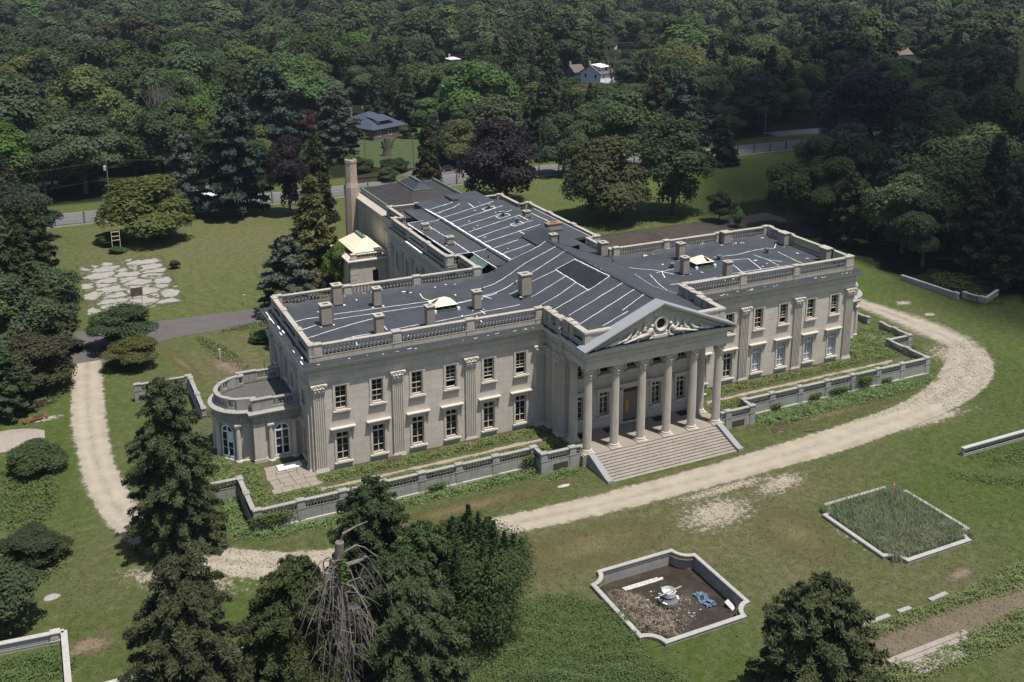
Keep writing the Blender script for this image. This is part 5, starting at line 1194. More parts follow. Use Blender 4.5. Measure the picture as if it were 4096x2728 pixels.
# shared crowns -----------------------------------------------------------------
BR = []; CN = []
for k in range(5):
    P, Nn, S, L_ = broad(100+k, 18, 14, 15000, .38, .13, 18+2*k); BR.append((quadmesh('crown',P,Nn,S,'leaf',1.1,k), trunkmesh(k,18,.38,L_)))
for k in range(2):
    P, Nn, S, L_ = broad(150+k, 20, 13, 15000, .38, .10, 26, 1.2); BR.append((quadmesh('crown',P,Nn,S,'leaf',1.2,k), trunkmesh(9+k,20,.36,L_)))
for k, (H_, W_, n_, ls_, K_, fl_) in enumerate([(18,14,9000,.30,11,1.0),(18,14,20000,.30,12,.9),(18,14,17000,.34,40,1.1)]):      # open, massive and tufted crowns
    P, Nn, S, L_ = broad(160+k, H_, W_, n_, ls_, .10, K_, fl_); BR.append((quadmesh('crown',P,Nn,S,'leaf',1.1,k), trunkmesh(60+k,18,.34,L_,16 if k == 0 else 7,.2)))
for k in range(3):
    P, Nn, S, wt = conifer(200+k, 20, 9.5, 13000, .42, .06, .3, .8, 1.6, .35); CN.append((quadmesh('crown',P,Nn,S,'needle',1.7,k,.25), contrunk(20,.3,wt)))
P, Nn, S, wt = conifer(210, 20, 14, 15000, .42, .05, .12, .5, 2.2, .45, .3); CN.append((quadmesh('crown',P,Nn,S,'needle',1.7,k,.1), contrunk(20,.36,wt)))
FARB = []
for k in range(3):
    P, Nn, S, L_ = broad(300+k, 17, 14, 4500, .62, .15, 12); me = quadmesh('far_tree',P,Nn,S,'leaf',1.0,k); FARB.append(me)
P, Nn, S, wt = conifer(310, 20, 9, 3600, .66, .05, .3, .8, 2); FARC = quadmesh('far_tree',P,Nn,S,'needle',1.5,1,.2)
def plant(kind, proto, x, y, H, W, label, cat='tree', mat=None, group=None, rz=None, h0=18., w0=14., parts=True, tmat=None):
    cr, tr = proto; r = rnd.uniform(0,6.28) if rz is None else rz
    s = (W/w0, W/w0, H/h0)
    if parts:
        o = empty(kind, (x,y,0), label, cat, group, r); c = link('crown', cr, o); q = link('trunk', tr, o); c.scale = s; q.scale = s
    else:
        o = link(kind, cr, None, (x,y,0), r); o.scale = s; tag(o, label, cat, group); c = o
    if mat: c.material_slots[0].link = 'OBJECT'; c.material_slots[0].material = M[mat]
    return o
def near_tree(kind, x, y, label, crown, trunk, cat='tree'):
    o = empty(kind, (x,y,0), label, cat, None, 0); link('crown', crown, o); link('trunk', trunk, o); return o
# foreground trees: their own dense crowns ----------------------------------------
P, Nn, S, wt = conifer(401, 18.2, 10.8, 105000, .115, .03, .3, .36, .8, .55, .12); near_tree('conifer_tree', -54.6, -6.3, 'tall dark conifer in front of the left loggia, its top just below the paved terrace', quadmesh('crown',P,Nn,S,'yew',2.0,1,.6), contrunk(18.2,.35,wt))
P, Nn, S, wt = conifer(402, 15.5, 11.6, 105000, .115, .03, .3, .36, .8, .62, .35); near_tree('conifer_tree', -57.2, -33.4, 'broad dark conifer at the bottom edge, left of the dead snag', quadmesh('crown',P,Nn,S,'yew',2.0,2,.6), contrunk(15.5,.35,wt))
P, Nn, S, wt = conifer(403, 13.2, 10.5, 75000, .12, .03, .2, .4, .7, .5, .3); near_tree('yew_tree', -39.9, -24.4, 'dark yew rising behind the dead snag against the terrace wall', quadmesh('crown',P,Nn,S,'leafdark',1.5,3,.2), contrunk(13,.3,wt))
P, Nn, S, wt = conifer(404, 11.5, 12.5, 85000, .12, .03, .3, .42, .7, .55, .3); near_tree('yew_tree', -48.3, -31.2, 'drooping dark yew left of the dead snag at the drive', quadmesh('crown',P,Nn,S,'yew',2.0,4,.7), contrunk(11,.3,wt))
P, Nn, S, wt = conifer(405, 11.8, 12.0, 85000, .12, .03, .3, .42, .7, .5, .3); near_tree('yew_tree', -40.4, -35.3, 'dark yew right of the dead snag at the bottom edge', quadmesh('crown',P,Nn,S,'yew',2.0,5,.7), contrunk(11,.3,wt))
P, Nn, S, L_ = broad(406, 9.0, 11.5, 46000, .12, .02, 40, 1.2); near_tree('laurel_tree', -32.6, -30.6, 'bright green multi stemmed tree with upright shoots right of the dead snag', quadmesh('crown',P,Nn,S,'leaf',1.5,6), trunkmesh(3,10,.25,L_,14,.1))
P, Nn, S, wt = conifer(409, 11.0, 10.0, 60000, .12, .03, .25, .42, .7, .6, .3); near_tree('yew_tree', -37.2, -29.8, 'dark yew between the dead snag and the bright laurel like tree', quadmesh('crown',P,Nn,S,'leafdark',1.7,11,.4), contrunk(11,.25,wt))
sh = MB(); Ps = []
rg = np.random.default_rng(7)
for k in range(26):                                 # upright shoots above the laurel's crown
    a = rg.uniform(0,6.28); r_ = rg.uniform(.3,4.4); x, y = r_*math.cos(a), r_*math.sin(a); z0 = 5.2+2.8*(1-(r_/5)**2); hh = rg.uniform(1.8,3.4)
    m_ = 560; tt = rg.uniform(0,1,m_); Ps.append(np.stack([x+rg.normal(size=m_)*.30*(1.1-tt), y+rg.normal(size=m_)*.30*(1.1-tt), z0+tt*hh],1))
Ps = np.concatenate(Ps); lt = [o for o in COL.objects if o.name.startswith('laurel_tree')][0]
link('shoots', quadmesh('shoots', Ps, rg.normal(size=Ps.shape)+np.array([0,0,.4]), np.full(len(Ps),.125), 'leaf', 1.6, 8), lt)
P, Nn, S, wt = conifer(407, 12.2, 12.5, 100000, .12, .02, .12, .36, .7, .5, .3); near_tree('conifer_tree', -13.4, -52.2, 'dark bushy conifer at the bottom edge in front of the two basins', quadmesh('crown',P,Nn,S,'yew',1.9,9,.5), contrunk(12,.3,wt))
P, Nn, S, wt = conifer(408, 6.2, 7.0, 16000, .16, .02, .1, .5, 1.2, .5, .4); near_tree('conifer_tree', -47.5, -41.5, 'low dark evergreen below the dead snag at the bottom edge', quadmesh('crown',P,Nn,S,'yew',1.9,10,.5), contrunk(6,.2,wt))
# the dead snag --------------------------------------------------------------------
sg = empty('dead_tree', (-45.6,-34.8,0), 'dead broken tree trunk with hanging bare grey branches between the dark yews', 'dead tree')
mb = MB(); mb.tube([(0,0,-.3),(.1,0,6),(-.1,.1,11),(.05,0,14.3)], [.55,.48,.42,.34], 10); mb.tube([(0,0,14.0),(.4,.1,14.9),(1.5,.2,15.2),(2.4,.3,15.3)],[.16,.12,.07,.03],5); mb.tube([(0,0,12.3),(-.7,-.2,12.9),(-1.1,-.4,12.2),(-1.4,-.5,10.6)],[.3,.28,.24,.2],7); mb.tube([(.1,0,12.2),(1.5,.4,12.0),(2.3,.6,12.1)],[.2,.16,.12],6)
mb.build('trunk','deadwood',sg)
mb = MB(); rb = random.Random(12)
for k in range(80):
    z0 = rb.uniform(5,13.4); a = rb.uniform(0,6.28); L_ = rb.uniform(2.5,7.5); p = [(.3*math.cos(a),.3*math.sin(a),z0)]; r0 = rb.uniform(.03,.085); q = rb.uniform(.4,1.25); aa = a; x, y, z = p[0]
    for j in range(6):
        aa += rb.uniform(-.35,.35); x += math.cos(aa)*q/ (1+j*.8); y += math.sin(aa)*q/(1+j*.8); z += (.25 if j == 0 else -L_/6*rb.uniform(.7,1.2)); z = max(z,.05); p.append((x,y,z))
    mb.tube(p, [r0*(1-.13*j) for j in range(7)], 4)
    for j in (2,3,4):
        if rb.random() < .8: b0 = p[j]; mb.tube([b0,(b0[0]+rb.uniform(-.9,.9),b0[1]+rb.uniform(-.9,.9),b0[2]-rb.uniform(.2,1)),(b0[0]+rb.uniform(-1.4,1.4),b0[1]+rb.uniform(-1.4,1.4),max(.1,b0[2]-rb.uniform(1,2.4)))],[r0*.5,r0*.3,.01],3)
mb.build('bare_branches','deadwood',sg)
rg = np.random.default_rng(3); P = np.stack([rg.normal(size=260)*.22+.1, rg.normal(size=260)*.22-.35, 12.2+rg.normal(size=260)*.5],1); link('green_shoots', quadmesh('green_shoots',P,rg.normal(size=(260,3))+[0,-.6,.6],np.full(260,.14),'leafbright',1.3,1), sg)
# individually placed trees round the house --------------------------------------------
LB = []
for k in range(3):
    P, Nn, S, L_ = broad(180+k, 18, 14, 22000, .34, .0, 24+3*k); LB.append((quadmesh('crown',P,Nn,S,'leaf',1.1,k), trunkmesh(40+k,18,.38,L_)))
A = [LB[0],LB[1],LB[2],LB[0],LB[1],BR[5],BR[6]]
plant('spreading_tree', A[2], -43.2, 113.0, 13, 19, 'wide spreading pale green tree on the rear left lawn before the road', mat='leafyellow')
plant('pine_tree', CN[3], -23.3, 124.5, 27, 20, 'very tall dark blue green pine at the far side of the rear lawn', mat='pine', h0=20)
plant('copper_beech', A[1], -12.5, 119.5, 18.5, 9.5, 'dark purple copper beech directly right of the very tall pine', mat='leafcopper')
plant('pine_tree', CN[3], -33.5, 126.5, 19, 13, 'grey green ragged pine left of the very tall pine', mat='needleblue', h0=20)
plant('spruce_tree', CN[0], -8.2, 111.5, 20.5, 9, 'dark brownish spruce behind the golden conifer', mat='needlebrown', h0=20, w0=9.5)
plant('golden_conifer', CN[1], -19.4, 72.3, 19, 12.5, 'golden tipped conifer standing behind the left wing', mat='needlegold', h0=20, w0=9.5)
plant('juniper_tree', CN[3], -28.1, 56.4, 13, 12.5, 'grey green rounded juniper right behind the left wing corner', mat='needleblue', h0=20)
plant('juniper_tree', A[3], -31.5, 43.5, 8, 7.5, 'dark evergreen at the rear left corner of the mansion', mat='needleblue')
plant('shrub', A[4], -54.0, 52.5, 6.4, 10, 'dark rounded shrub on the corner of the service driveway', 'shrub', 'leafdark')
plant('shrub', A[1], -53.6, 44.0, 4.2, 7.8, 'half dead shrub with rusty orange leaves beside the gravel drive', 'shrub', 'leafrust')
plant('spreading_tree', A[3], -66.8, 41.0, 8.2, 11.5, 'dark spreading tree left of the drive entrance', mat='needlebrown')
plant('copper_beech', A[0], 33.5, 108.5, 20.5, 20.5, 'huge round dark copper beech behind the right end of the rear roof', mat='leafcopper')
plant('golden_spruce', CN[2], 23.8, 134.6-6, 18, 8.5, 'brown green spruce behind the black hipped gallery roof', mat='needlebrown', h0=20, w0=9.5)
plant('maple_tree', A[2], 48.9, 85.4, 18.5, 19.5, 'large olive green maple on the right lawn, left of a pair', mat='olive')
plant('maple_tree', A[1], 65.0, 83.0, 22, 19, 'taller darker right hand tree of the pair on the right lawn', mat='leafdark')
plant('small_tree', A[5], 70.4, 73.0, 6.8, 6, 'small dark rounded tree at the right end of the asphalt court', mat='leafdark', h0=20, w0=13)
plant('pine_tree', CN[3], 98, 127, 25, 19, 'tall feathery pine beside the road gap at right', mat='pine', h0=20)
plant('oak_tree', A[0], 80, 128, 22, 22, 'big round dark green oak before the road, right of the copper beech', mat='leafdark')
plant('oak_tree', A[3], 62, 131-2, 17, 13, 'dark green oak right beside the copper beech at the road', mat='leafdark')
plant('copper_beech', A[1], 146.0, 110.5, 26, 27, 'enormous nearly black copper beech at the right end of the road gap', mat='leafcopper')
plant('spruce_tree', CN[1], 107.5, 121.5, 15, 9, 'dark ragged spruce at the edge of the right lawn by the road', mat='needle', h0=20, w0=9.5)
plant('vine_covered_snag', A[6], 71.3, 67.9, 4.5, 2.8, 'narrow vine covered snag with bare twigs at the asphalt court', mat='leafbright', h0=20, w0=13)
mb = MB(); mb.tube([(71.3,67.9,3),(71.5,67.9,5.4),(71.9,67.8,7.2)],[.1,.06,.02],5); mb.tube([(71.2,67.9,3.5),(70.6,67.9,5.2)],[.07,.02],5); mb.build('bare_twigs','deadwood',[o for o in COL.objects if o.name == 'vine_covered_snag'][0]).location = (-71.3,-67.9,0)
[o for o in COL.objects if o.name == 'vine_covered_snag'][0].rotation_euler = (0,0,0)
plant('shrub', A[2], -66.8, 17.0, 3.3, 6.5, 'low green shrub beside the gravel pile at the left edge', 'shrub', 'leafdark')
plant('shrub', A[0], -67.4, -2.6, 3.6, 6.2, 'sprawling shrub with bare lower stems on the left lawn', 'shrub', 'leaf')
plant('small_tree', A[6], -70.2, -13.0, 6.5, 7.5, 'dark green small tree cut by the left edge near the bottom', mat='leafdark', h0=20, w0=13)
plant('shrub', A[1], -41.5, 89.5, 1.6, 2.2, 'little bush growing through the cracked court', 'shrub', 'leafdark')
plant('shrub', A[1], -51, 112, 2.4, 6, 'low wide bush left of the spreading tree', 'shrub', 'leaf')
plant('shrub', A[1], -50.3, 105, 1.2, 3.4, 'low bush at the foot of the far ball hoop', 'shrub', 'leaf')
plant('shrub', A[3], -34.2, 46.5, 1.6, 5.5, 'rounded green bush beside the service driveway', 'shrub', 'leafbright')
left = [(-68,100,20,10,'needle'),(-65,88,15,11,'olive'),(-68,77,16,12,'leaf'),(-65.5,66,13,12,'leaf'),(-69.5,60,20,12,'leafdark'),(-65.5,55,14,12,'olive'),(-69,50,17,11,'leafdark'),(-70,34,9,9,'leafdark'),(-67.5,112,17,11,'needlebrown'),(-64.8,122,14,9,'needle'),(-74,90,22,12,'needle'),(-75,66,20,12,'leaf'),(-74,48,16,12,'leaf')]
for i, (x,y,h,w_,mt) in enumerate(left):
    lb = 'ragged %s tree at the left edge, %s from the drive' % ({'needle':'dark green','needlebrown':'brownish','leafdark':'very dark','leaf':'green','olive':'olive'}[mt], ['tenth','eighth','seventh','sixth','fifth','fourth','third','first','eleventh','twelfth','ninth','fifth from the back','second'][i])
    plant('conifer_tree', [LB[i%3], CN[3], CN[i%2]][i%3], x, y, h*(.85 if i%3 == 0 else 1), w_*(1.15 if i%3 == 0 else 1), lb, mat='leaf' if i == 12 else mt, h0=[18,20,20][i%3], w0=[14,14,9.5][i%3])
# clipped garden beyond the road
for i, (x,y,h,w_) in enumerate([(18.6,142.5,3.8,5),(20.9,149.3,4.5,5.5),(14.2,150.5,5,6.5),(25,152,4,5),(44.0,199,4,6.5),(33,186,2.6,4)]):
    plant('clipped_bush', A[i%5], x, y, h, w_, ['clipped round bush nearest the black gallery roof','clipped round bush behind the nearest one','large clipped bush left of the round ones','bush between the clipped bushes and the brown spruce','dark round bush against the blue roofed bungalow','pale round bush at the bungalow corner'][i], 'bush', ['leaf','leaf','leafdark','leafdark','leaf','leafyellow'][i])
for i in range(9): plant('arborvitae', CN[i%3], 64+1.9*i, 146.5+.3*i, 9+rnd.uniform(-.6,.6), 2.4, 'narrow upright arborvitae, number %s from the left of the hedge row behind the road' % ['one','two','three','four','five','six','seven','eight','nine'][i], 'tree', 'leaf', 'arborvitae hedge row behind the road', h0=20, w0=9.5)
plant('red_maple', A[0], 15.5, 214, 9, 10.5, 'small dark red maple in the garden behind the road', mat='leafred')
plant('catalpa_tree', A[5], 28.5, 262, 21, 20, 'bright yellow green tree standing out of the wood', mat='leafbright', h0=20, w0=13)
plant('cedar_tree', CN[3], 14, 173, 21, 18, 'large grey green cedar left of the blue roofed bungalow', mat='needleblue', h0=20)
plant('willow_tree', A[2], 43, 155, 12.5, 12, 'light yellow green rounded tree between the brown spruce and the copper beech', mat='leafyellow')
plant('fir_tree', CN[0], 62, 178, 19, 11, 'pointed light green fir behind the copper beech', mat='leaf', h0=20, w0=9.5)
plant('pine_tree', CN[3], -3, 176, 27, 23, 'towering dark pine behind the very tall pine of the lawn', mat='pine', h0=20)
# right hand wood: dark conifers at the edge of the drive lawn
mats_r = ['needle','leaf','leafdark','pine','leaf','leafdark','needlebrown']
rr_ = random.Random(44); cnt = 0; RW = []
for x, y, h, w_ in [(80,62,15,10),(86,55,17,11),(83,47,15,10),(91,60,20,12),(94,48,19,12),(88,38,17,12),(85,30,15,11),(97,36,21,13),(103,45,22,14),(92,25,17,12),(90,15,16,12),(99,24,20,13),(106,33,23,14),(98,10,17,12),(108,18,21,14),(116,28,23,14),(113,42,22,13),(106,58,21,13),(116,60,22,14),(96,72,18,12),(108,74,20,13),(122,50,23,14),(120,74,22,13),(128,64,22,14),(124,14,22,14),(112,4,18,13),(132,34,23,14),(136,50,24,14),(90,5,14,11),(101,-2,16,12),(132,80,23,14),(142,68,24,14),(150,84,24,15),(146,52,24,14),(142,22,22,14),(156,96,24,15),(166,84,25,15),(162,64,25,15),(172,104,26,16),(160,40,24,15),(178,90,25,15),(182,118,26,16),(170,120,25,15),(176,70,25,15),(186,104,26,16),(192,130,26,16),(200,116,26,16),(204,138,26,16),(150,125,20,12),(160,134,18,12)]:
    RW.append((x,y,h,w_))
RW.sort(key=lambda q: (q[0]-CAM.x)**2+(q[1]-CAM.y)**2)
m, t, b = nodes('cloud'); b.inputs['Base Color'].default_value = (.9,.9,.9,1); b.inputs['Roughness'].default_value = 1; M['cloud'] = m
out = t.nodes['Material Output']; lw = N(t,'ShaderNodeLayerWeight'); lw.inputs[0].default_value = .35; tp = N(t,'ShaderNodeBsdfTransparent'); ms = N(t,'ShaderNodeMixShader')
t.links.new(mth(t,'ADD', mth(t,'MULTIPLY', lw.outputs['Facing'], .75), .30, True), ms.inputs[0]); t.links.new(b.outputs[0], ms.inputs[1]); t.links.new(tp.outputs[0], ms.inputs[2]); t.links.new(ms.outputs[0], out.inputs[0])
_h = 1400.; CLOUD = (207+.5*_h/3.5, 106-1.0*_h/3.5, _h)
m, t, b = nodes('garden lawn'); v = coord(t); c = ramp(t, noise(t, v, .5, 6, .7), [(.3,(.035,.055,.015)),(.7,(.065,.088,.026))]); t.links.new(c, b.inputs['Base Color']); b.inputs['Roughness'].default_value = 1; M['grass_sheet'] = m
nth = ['first','second','third','fourth','fifth','sixth','seventh','eighth','ninth','tenth','eleventh','twelfth','thirteenth','fourteenth','fifteenth','sixteenth','seventeenth','eighteenth','nineteenth','twentieth']
def nthw(k): return nth[k] if k < 20 else 'number %d' % (k+1)
toneword = {'needle':'dark green','leafdark':'very dark','needleblue':'blue grey','needlebrown':'brownish green','leaf':'green','leafyellow':'yellow green','leafcopper':'purple','leafbright':'bright green','pine':'blue green'}
tn = {}
for i, (x,y,h,w_) in enumerate(RW):
    mt = mats_r[(i*5+3) % 7]; side = 'nearer the drive' if y < 40 else 'towards the road'; k = tn.get((mt,side),0); tn[(mt,side)] = k+1
    lb = '%s tree in the dark right wood, %s, %s of its colour' % (toneword[mt], side, nthw(k))
    if mt in ('leaf','leafdark'): plant('broadleaf_tree', [BR[i%5],BR[8],BR[9]][i%3], x, y, h*.95, w_*1.2, lb, mat=mt, group='trees of the dark wood at right')
    else: plant('conifer_tree', CN[3] if i%2 else CN[i%3], x, y, h, w_, lb, mat=mt, group='trees of the dark wood at right', h0=20, w0=14 if i%2 else 9.5)
# ------------------------------------------------------------------ woodland beyond the road
PROT = [(822,940,236,345,335),(868,910,318,372,300),(990,1050,378,425,270),(1376,1438,132,190,445),(1418,1450,88,112,590),(1310,1334,152,176,470),(1036,1062,128,142,520),(1482,1500,15,27,880),(2075,2100,120,134,560),(1225,1310,380,414,270),(1740,1875,312,360,320),(395,505,446,486,260),(2110,2180,290,345,345),(660,720,300,330,380)]
PW = [(max(0,0),0)]
def fits(x, y, h, w_):
    """lower a tree that would stand in front of a house, lawn or road stretch that is open in this place"""
    q = proj(x,y,0)
    if q is None: return h
    px, pb, d = q; hw = w_/2*4122.5/1.74/d
    for x0,x1,y0,y1,yy in PROT:
        if px+hw < x0 or px-hw > x1 or d > yy: continue
        b_ = proj(x,y,h)
        if pb < y0: continue                       # stands behind
        if b_[1] >= y1: continue
        # shrink
        hh = h
        while hh > 2.5 and proj(x,y,hh)[1] < y1: hh -= .5
        h = hh if hh > 2.5 else 0
        if h == 0: return 0
    return h
def clear(x, y):
    return any(((x-a)/c)**2+((y-b_)/d)**2 < 1 for a,b_,c,d in [(36,205,17,16),(36,182,13,12),(38,148,14,8),(19,146,10,7),(55,250,9,22),(161,277,9,11),(244,398,10,12),(163,300,7,7),(133,376,7,7),(25,173,7,6),(15,214,9,9),(-26,150,9,12)]) or (62 < x < 84 and 143 < y < 152)
rf = random.Random(77); trees = []
y = 148.
while y < 1120:
    d0 = y+104; sp_ = 11.0+min(5, max(0,(d0-260)/110)); half = .66*d0; x = CAM.x+ (y-CAM.y)*math.tan(YAW)-half*1.15
    x1 = CAM.x+(y-CAM.y)*math.tan(YAW)+half*1.15
    while x < x1:
        xx, yy = x+rf.uniform(-.4,.4)*sp_, y+rf.uniform(-.4,.4)*sp_; x += sp_
        if yy < 147 or clear(xx,yy): continue
        q = proj(xx,yy,15)
        if q is None or q[0] < -260 or q[0] > 2700 or q[1] < -60: continue
        if xx > 150 and yy < 165: continue
        con = rf.random() < (.30 if yy < 330 else .12); big = rf.random()
        h = rf.uniform(11,19)+rf.random()**3*13 if not con else rf.uniform(15,27); 
        if yy < 175: h *= .82
        w_ = max(11,h*rf.uniform(.68,1.1)) if not con else h*rf.uniform(.42,.62)
        h2 = fits(xx,yy,h,w_)
        if h2 <= 0: continue
        if h2 < h: w_ = max(3.5, w_*h2/h)
        trees.append((xx,yy,h2,w_,con,q[0],math.hypot(xx-CAM.x,yy-CAM.y)))
    y += sp_*.93
trees.sort(key=lambda t_: t_[6])
landm = [(-1e9,'behind the left conifers'),(150,'above the left utility pole'),(330,'above the spreading tree'),(460,'above the very tall pine'),(640,'above the smaller copper beech'),(770,'above the tall chimney'),(900,'above the black gallery roof'),(1010,'left of the great beech'),(1100,'above the great beech'),(1210,'right of the great beech'),(1340,'around the white house'),(1450,'right of the white house'),(1600,'above the lawn pair'),(1750,'above the right road gap'),(1880,'above the black beech'),(2060,'above the dark wood'),(2220,'at the right edge')]
rank = {}; nb_ = nc_ = 0; rest = []
for (x,y,h,w_,con,px,d) in trees:
    vis = -40 < px < 2400
    if vis and d > 640: vis = False
    if vis and con and nc_ < 120: pass
    elif vis and not con and nb_ < 285: pass
    else: rest.append((x,y,h,w_,con,d)); continue
    r_ = rf.random(); li = [i for i,(a,_) in enumerate(landm) if px >= a][-1]; key = (li,con); k = rank.get(key,0); rank[key] = k+1
    if con:
        nc_ += 1; mt = 'needle' if r_ < .6 else ('needleblue' if r_ < .75 else ('needlebrown' if r_ < .9 else 'leafdark')); pi = rf.randrange(4); kd = 'conifer_tree'
        lb = '%s conifer in rear wood %s, %s from road' % (toneword[mt], landm[li][1], nthw(k))
        plant(kd, CN[pi], x, y, h, w_*(1.3 if pi == 3 else 1), lb, mat=mt, group='conifers in the wood behind the road', h0=20, w0=14 if pi == 3 else 9.5, parts=d < 330)
    else:
        nb_ += 1; mt = 'leaf' if r_ < .62 else ('leafdark' if r_ < .86 else ('leafyellow' if r_ < .93 else ('leafbright' if r_ < .945 else 'leafcopper' if r_ < .965 else 'leaf'))); pi = rf.randrange(10)
        lb = '%s leafy tree in rear wood %s, %s from road' % (toneword[mt], landm[li][1], nthw(k))
        plant('broadleaf_tree', BR[pi], x, y, h, w_, lb, mat=mt, group='leafy trees in the wood behind the road', h0=20 if pi in (5,6) else 18, w0=13 if pi in (5,6) else 14, parts=d < 330)
src = bpy.data.collections.new('far tree shapes')
for i, (me, mt) in enumerate([(FARB[0],'leaf'),(FARB[1],'leaf'),(FARB[2],'leafdark'),(FARB[0],'leafdark'),(FARB[1],'needlebrown'),(FARC,'needle')]):
    o = bpy.data.objects.new('a%d_far_tree' % i, me); o.material_slots[0].link = 'OBJECT'; o.material_slots[0].material = M[mt]; src.objects.link(o)
me = bpy.data.meshes.new('distant_wood'); me.from_pydata([(x,y,0) for x,y,*_ in rest],[],[])
a = me.attributes.new('sc','FLOAT_VECTOR','POINT'); a.data.foreach_set('vector', np.array([(w_/ (9 if c_ else 14), w_/(9 if c_ else 14), h/(20 if c_ else 17)) for _,_,h,w_,c_,_ in rest],dtype=np.float32).ravel())
a = me.attributes.new('ix','INT','POINT'); a.data.foreach_set('value', np.array([5 if c_ else rf.choice((0,0,1,1,2,3,4)) for *_,c_,_ in rest],dtype=np.int32))
a = me.attributes.new('rz','FLOAT','POINT'); a.data.foreach_set('value', np.array([rf.uniform(0,6.28) for _ in rest],dtype=np.float32))
dw = link('distant_wood', me); tag(dw, kind='stuff')
ng = bpy.data.node_groups.new('scatter','GeometryNodeTree'); ng.interface.new_socket('Geometry',in_out='INPUT',socket_type='NodeSocketGeometry'); ng.interface.new_socket('Geometry',in_out='OUTPUT',socket_type='NodeSocketGeometry')
gi, go = ng.nodes.new('NodeGroupInput'), ng.nodes.new('NodeGroupOutput'); ip = ng.nodes.new('GeometryNodeInstanceOnPoints'); ci = ng.nodes.new('GeometryNodeCollectionInfo'); ci.inputs[0].default_value = src; ci.inputs[1].default_value = True; ci.inputs[2].default_value = True
def natt(nm, dt): n = ng.nodes.new('GeometryNodeInputNamedAttribute'); n.data_type = dt; n.inputs[0].default_value = nm; return [o for o in n.outputs if o.enabled][0]
cx_ = ng.nodes.new('ShaderNodeCombineXYZ'); ng.links.new(natt('rz','FLOAT'), cx_.inputs[2]); ng.links.new(gi.outputs[0], ip.inputs['Points']); ng.links.new(ci.outputs[0], ip.inputs['Instance']); ip.inputs['Pick Instance'].default_value = True
ng.links.new(natt('ix','INT'), ip.inputs['Instance Index']); ng.links.new(cx_.outputs[0], ip.inputs['Rotation']); ng.links.new(natt('sc','FLOAT_VECTOR'), ip.inputs['Scale']); ng.links.new(ip.outputs[0], go.inputs[0])
dm_ = dw.modifiers.new('scatter','NODES'); dm_.node_group = ng
print('forest', len(trees), nb_, nc_, len(rest))
# bare dead trees seen among the wood
def bare_tree(x, y, h, label):
    mb = MB(); rb = random.Random(int(x*7)); mb.tube([(0,0,0),(0,0,h*.35)],[.35,.25],6)
    for k in range(22):
        a = rb.uniform(0,6.28); t_ = rb.uniform(.3,1); l = h*.28*rb.uniform(.6,1.1); z0 = h*.33; p1 = (l*.5*math.cos(a)*t_, l*.5*math.sin(a)*t_, z0+h*.3); p2 = (l*math.cos(a)*t_*1.1, l*math.sin(a)*t_*1.1, h*rb.uniform(.75,1)); mb.tube([(0,0,z0),p1,p2],[.13,.08,.025],4)
        for j in range(3): mb.tube([p1,(p1[0]+rb.uniform(-1.5,1.5),p1[1]+rb.uniform(-1.5,1.5),p1[2]+h*rb.uniform(.1,.3))],[.05,.015],3)
    o = mb.build('bare_tree','deadwood'); o.location = (x,y,0); tag(o,label,'tree')
bare_tree(-20,146,23,'bare grey dead tree standing just left of the very tall pine'); bare_tree(150,252,20,'bare grey leafless tree in front of the white house'); bare_tree(-31,190,25,'bare grey treetop in the wood at upper left')
# ------------------------------------------------------------------ ground cover
def cover(name, regs, dens, hgt, ls, mat, seed, z=0., asp=1.0, flat=1.0):
    rg = np.random.default_rng(seed); out = []
    for r_ in regs:
        if r_[0] == 'r': _, x0,x1,y0,y1 = r_; n = int(abs((x1-x0)*(y1-y0))*dens); P = np.stack([rg.uniform(x0,x1,n), rg.uniform(y0,y1,n)],1); e = np.minimum(np.minimum(P[:,0]-x0,x1-P[:,0]),np.minimum(P[:,1]-y0,y1-P[:,1]))
        else:
            _, cx,cy,a,b_,rz = r_; n = int(a*b_*3.14*dens); t_ = rg.uniform(0,6.283,n); rr = np.sqrt(rg.uniform(0,1,n)); u, v = a*rr*np.cos(t_), b_*rr*np.sin(t_)
            P = np.stack([cx+u*np.cos(rz)-v*np.sin(rz), cy+u*np.sin(rz)+v*np.cos(rz)],1); e = (1-rr)*min(a,b_)
        f = np.sin(P[:,0]*1.9+1.3*np.sin(P[:,1]*1.1))*np.sin(P[:,1]*2.3+1.7*np.sin(P[:,0]*.7))*.5+.5; f2 = np.sin(P[:,0]*.63+seed)*np.sin(P[:,1]*.81+P[:,0]*.2)*.5+.5
        hh = np.clip(e/.5,0,1)*(.35+.65*f)*(.5+.5*f2); keep = rg.random(n) < (.25+.75*np.clip(e/.7,0,1))*(.55+.45*f)
        out.append(np.stack([P[:,0],P[:,1],z+hgt*hh*rg.uniform(.55,1.0,n)+.02],1)[keep])
    P = np.concatenate(out); Nn = rg.normal(size=P.shape)*.5+np.array([0,0,.9])
    o = link(name, quadmesh(name, P, Nn, ls*rg.uniform(.6,1.3,len(P)), mat, asp, seed)); o['kind'] = 'stuff'; return o
cover('ivy', [('r',-46.4,-44.2,-6.6,5),('r',-39,-10.6,-6.6,-4.4),('r',-39,-10.6,-2.9,-.7),('r',-44.4,-39,-6.6,-2.9),('r',-51,-46.6,1,12),('e',-28,-2,2.6,1.2,0),('e',-20,-1.9,3.4,1.1,0),('r',10.6,46.4,-6.6,-4.5),('r',10.6,46.4,-2.9,-.7),('r',39.2,46.5,-3.2,6),('r',44,51,1.2,8),('r',40,47,4,9)], 120, .62, .12, 'ivy', 1, ZT)
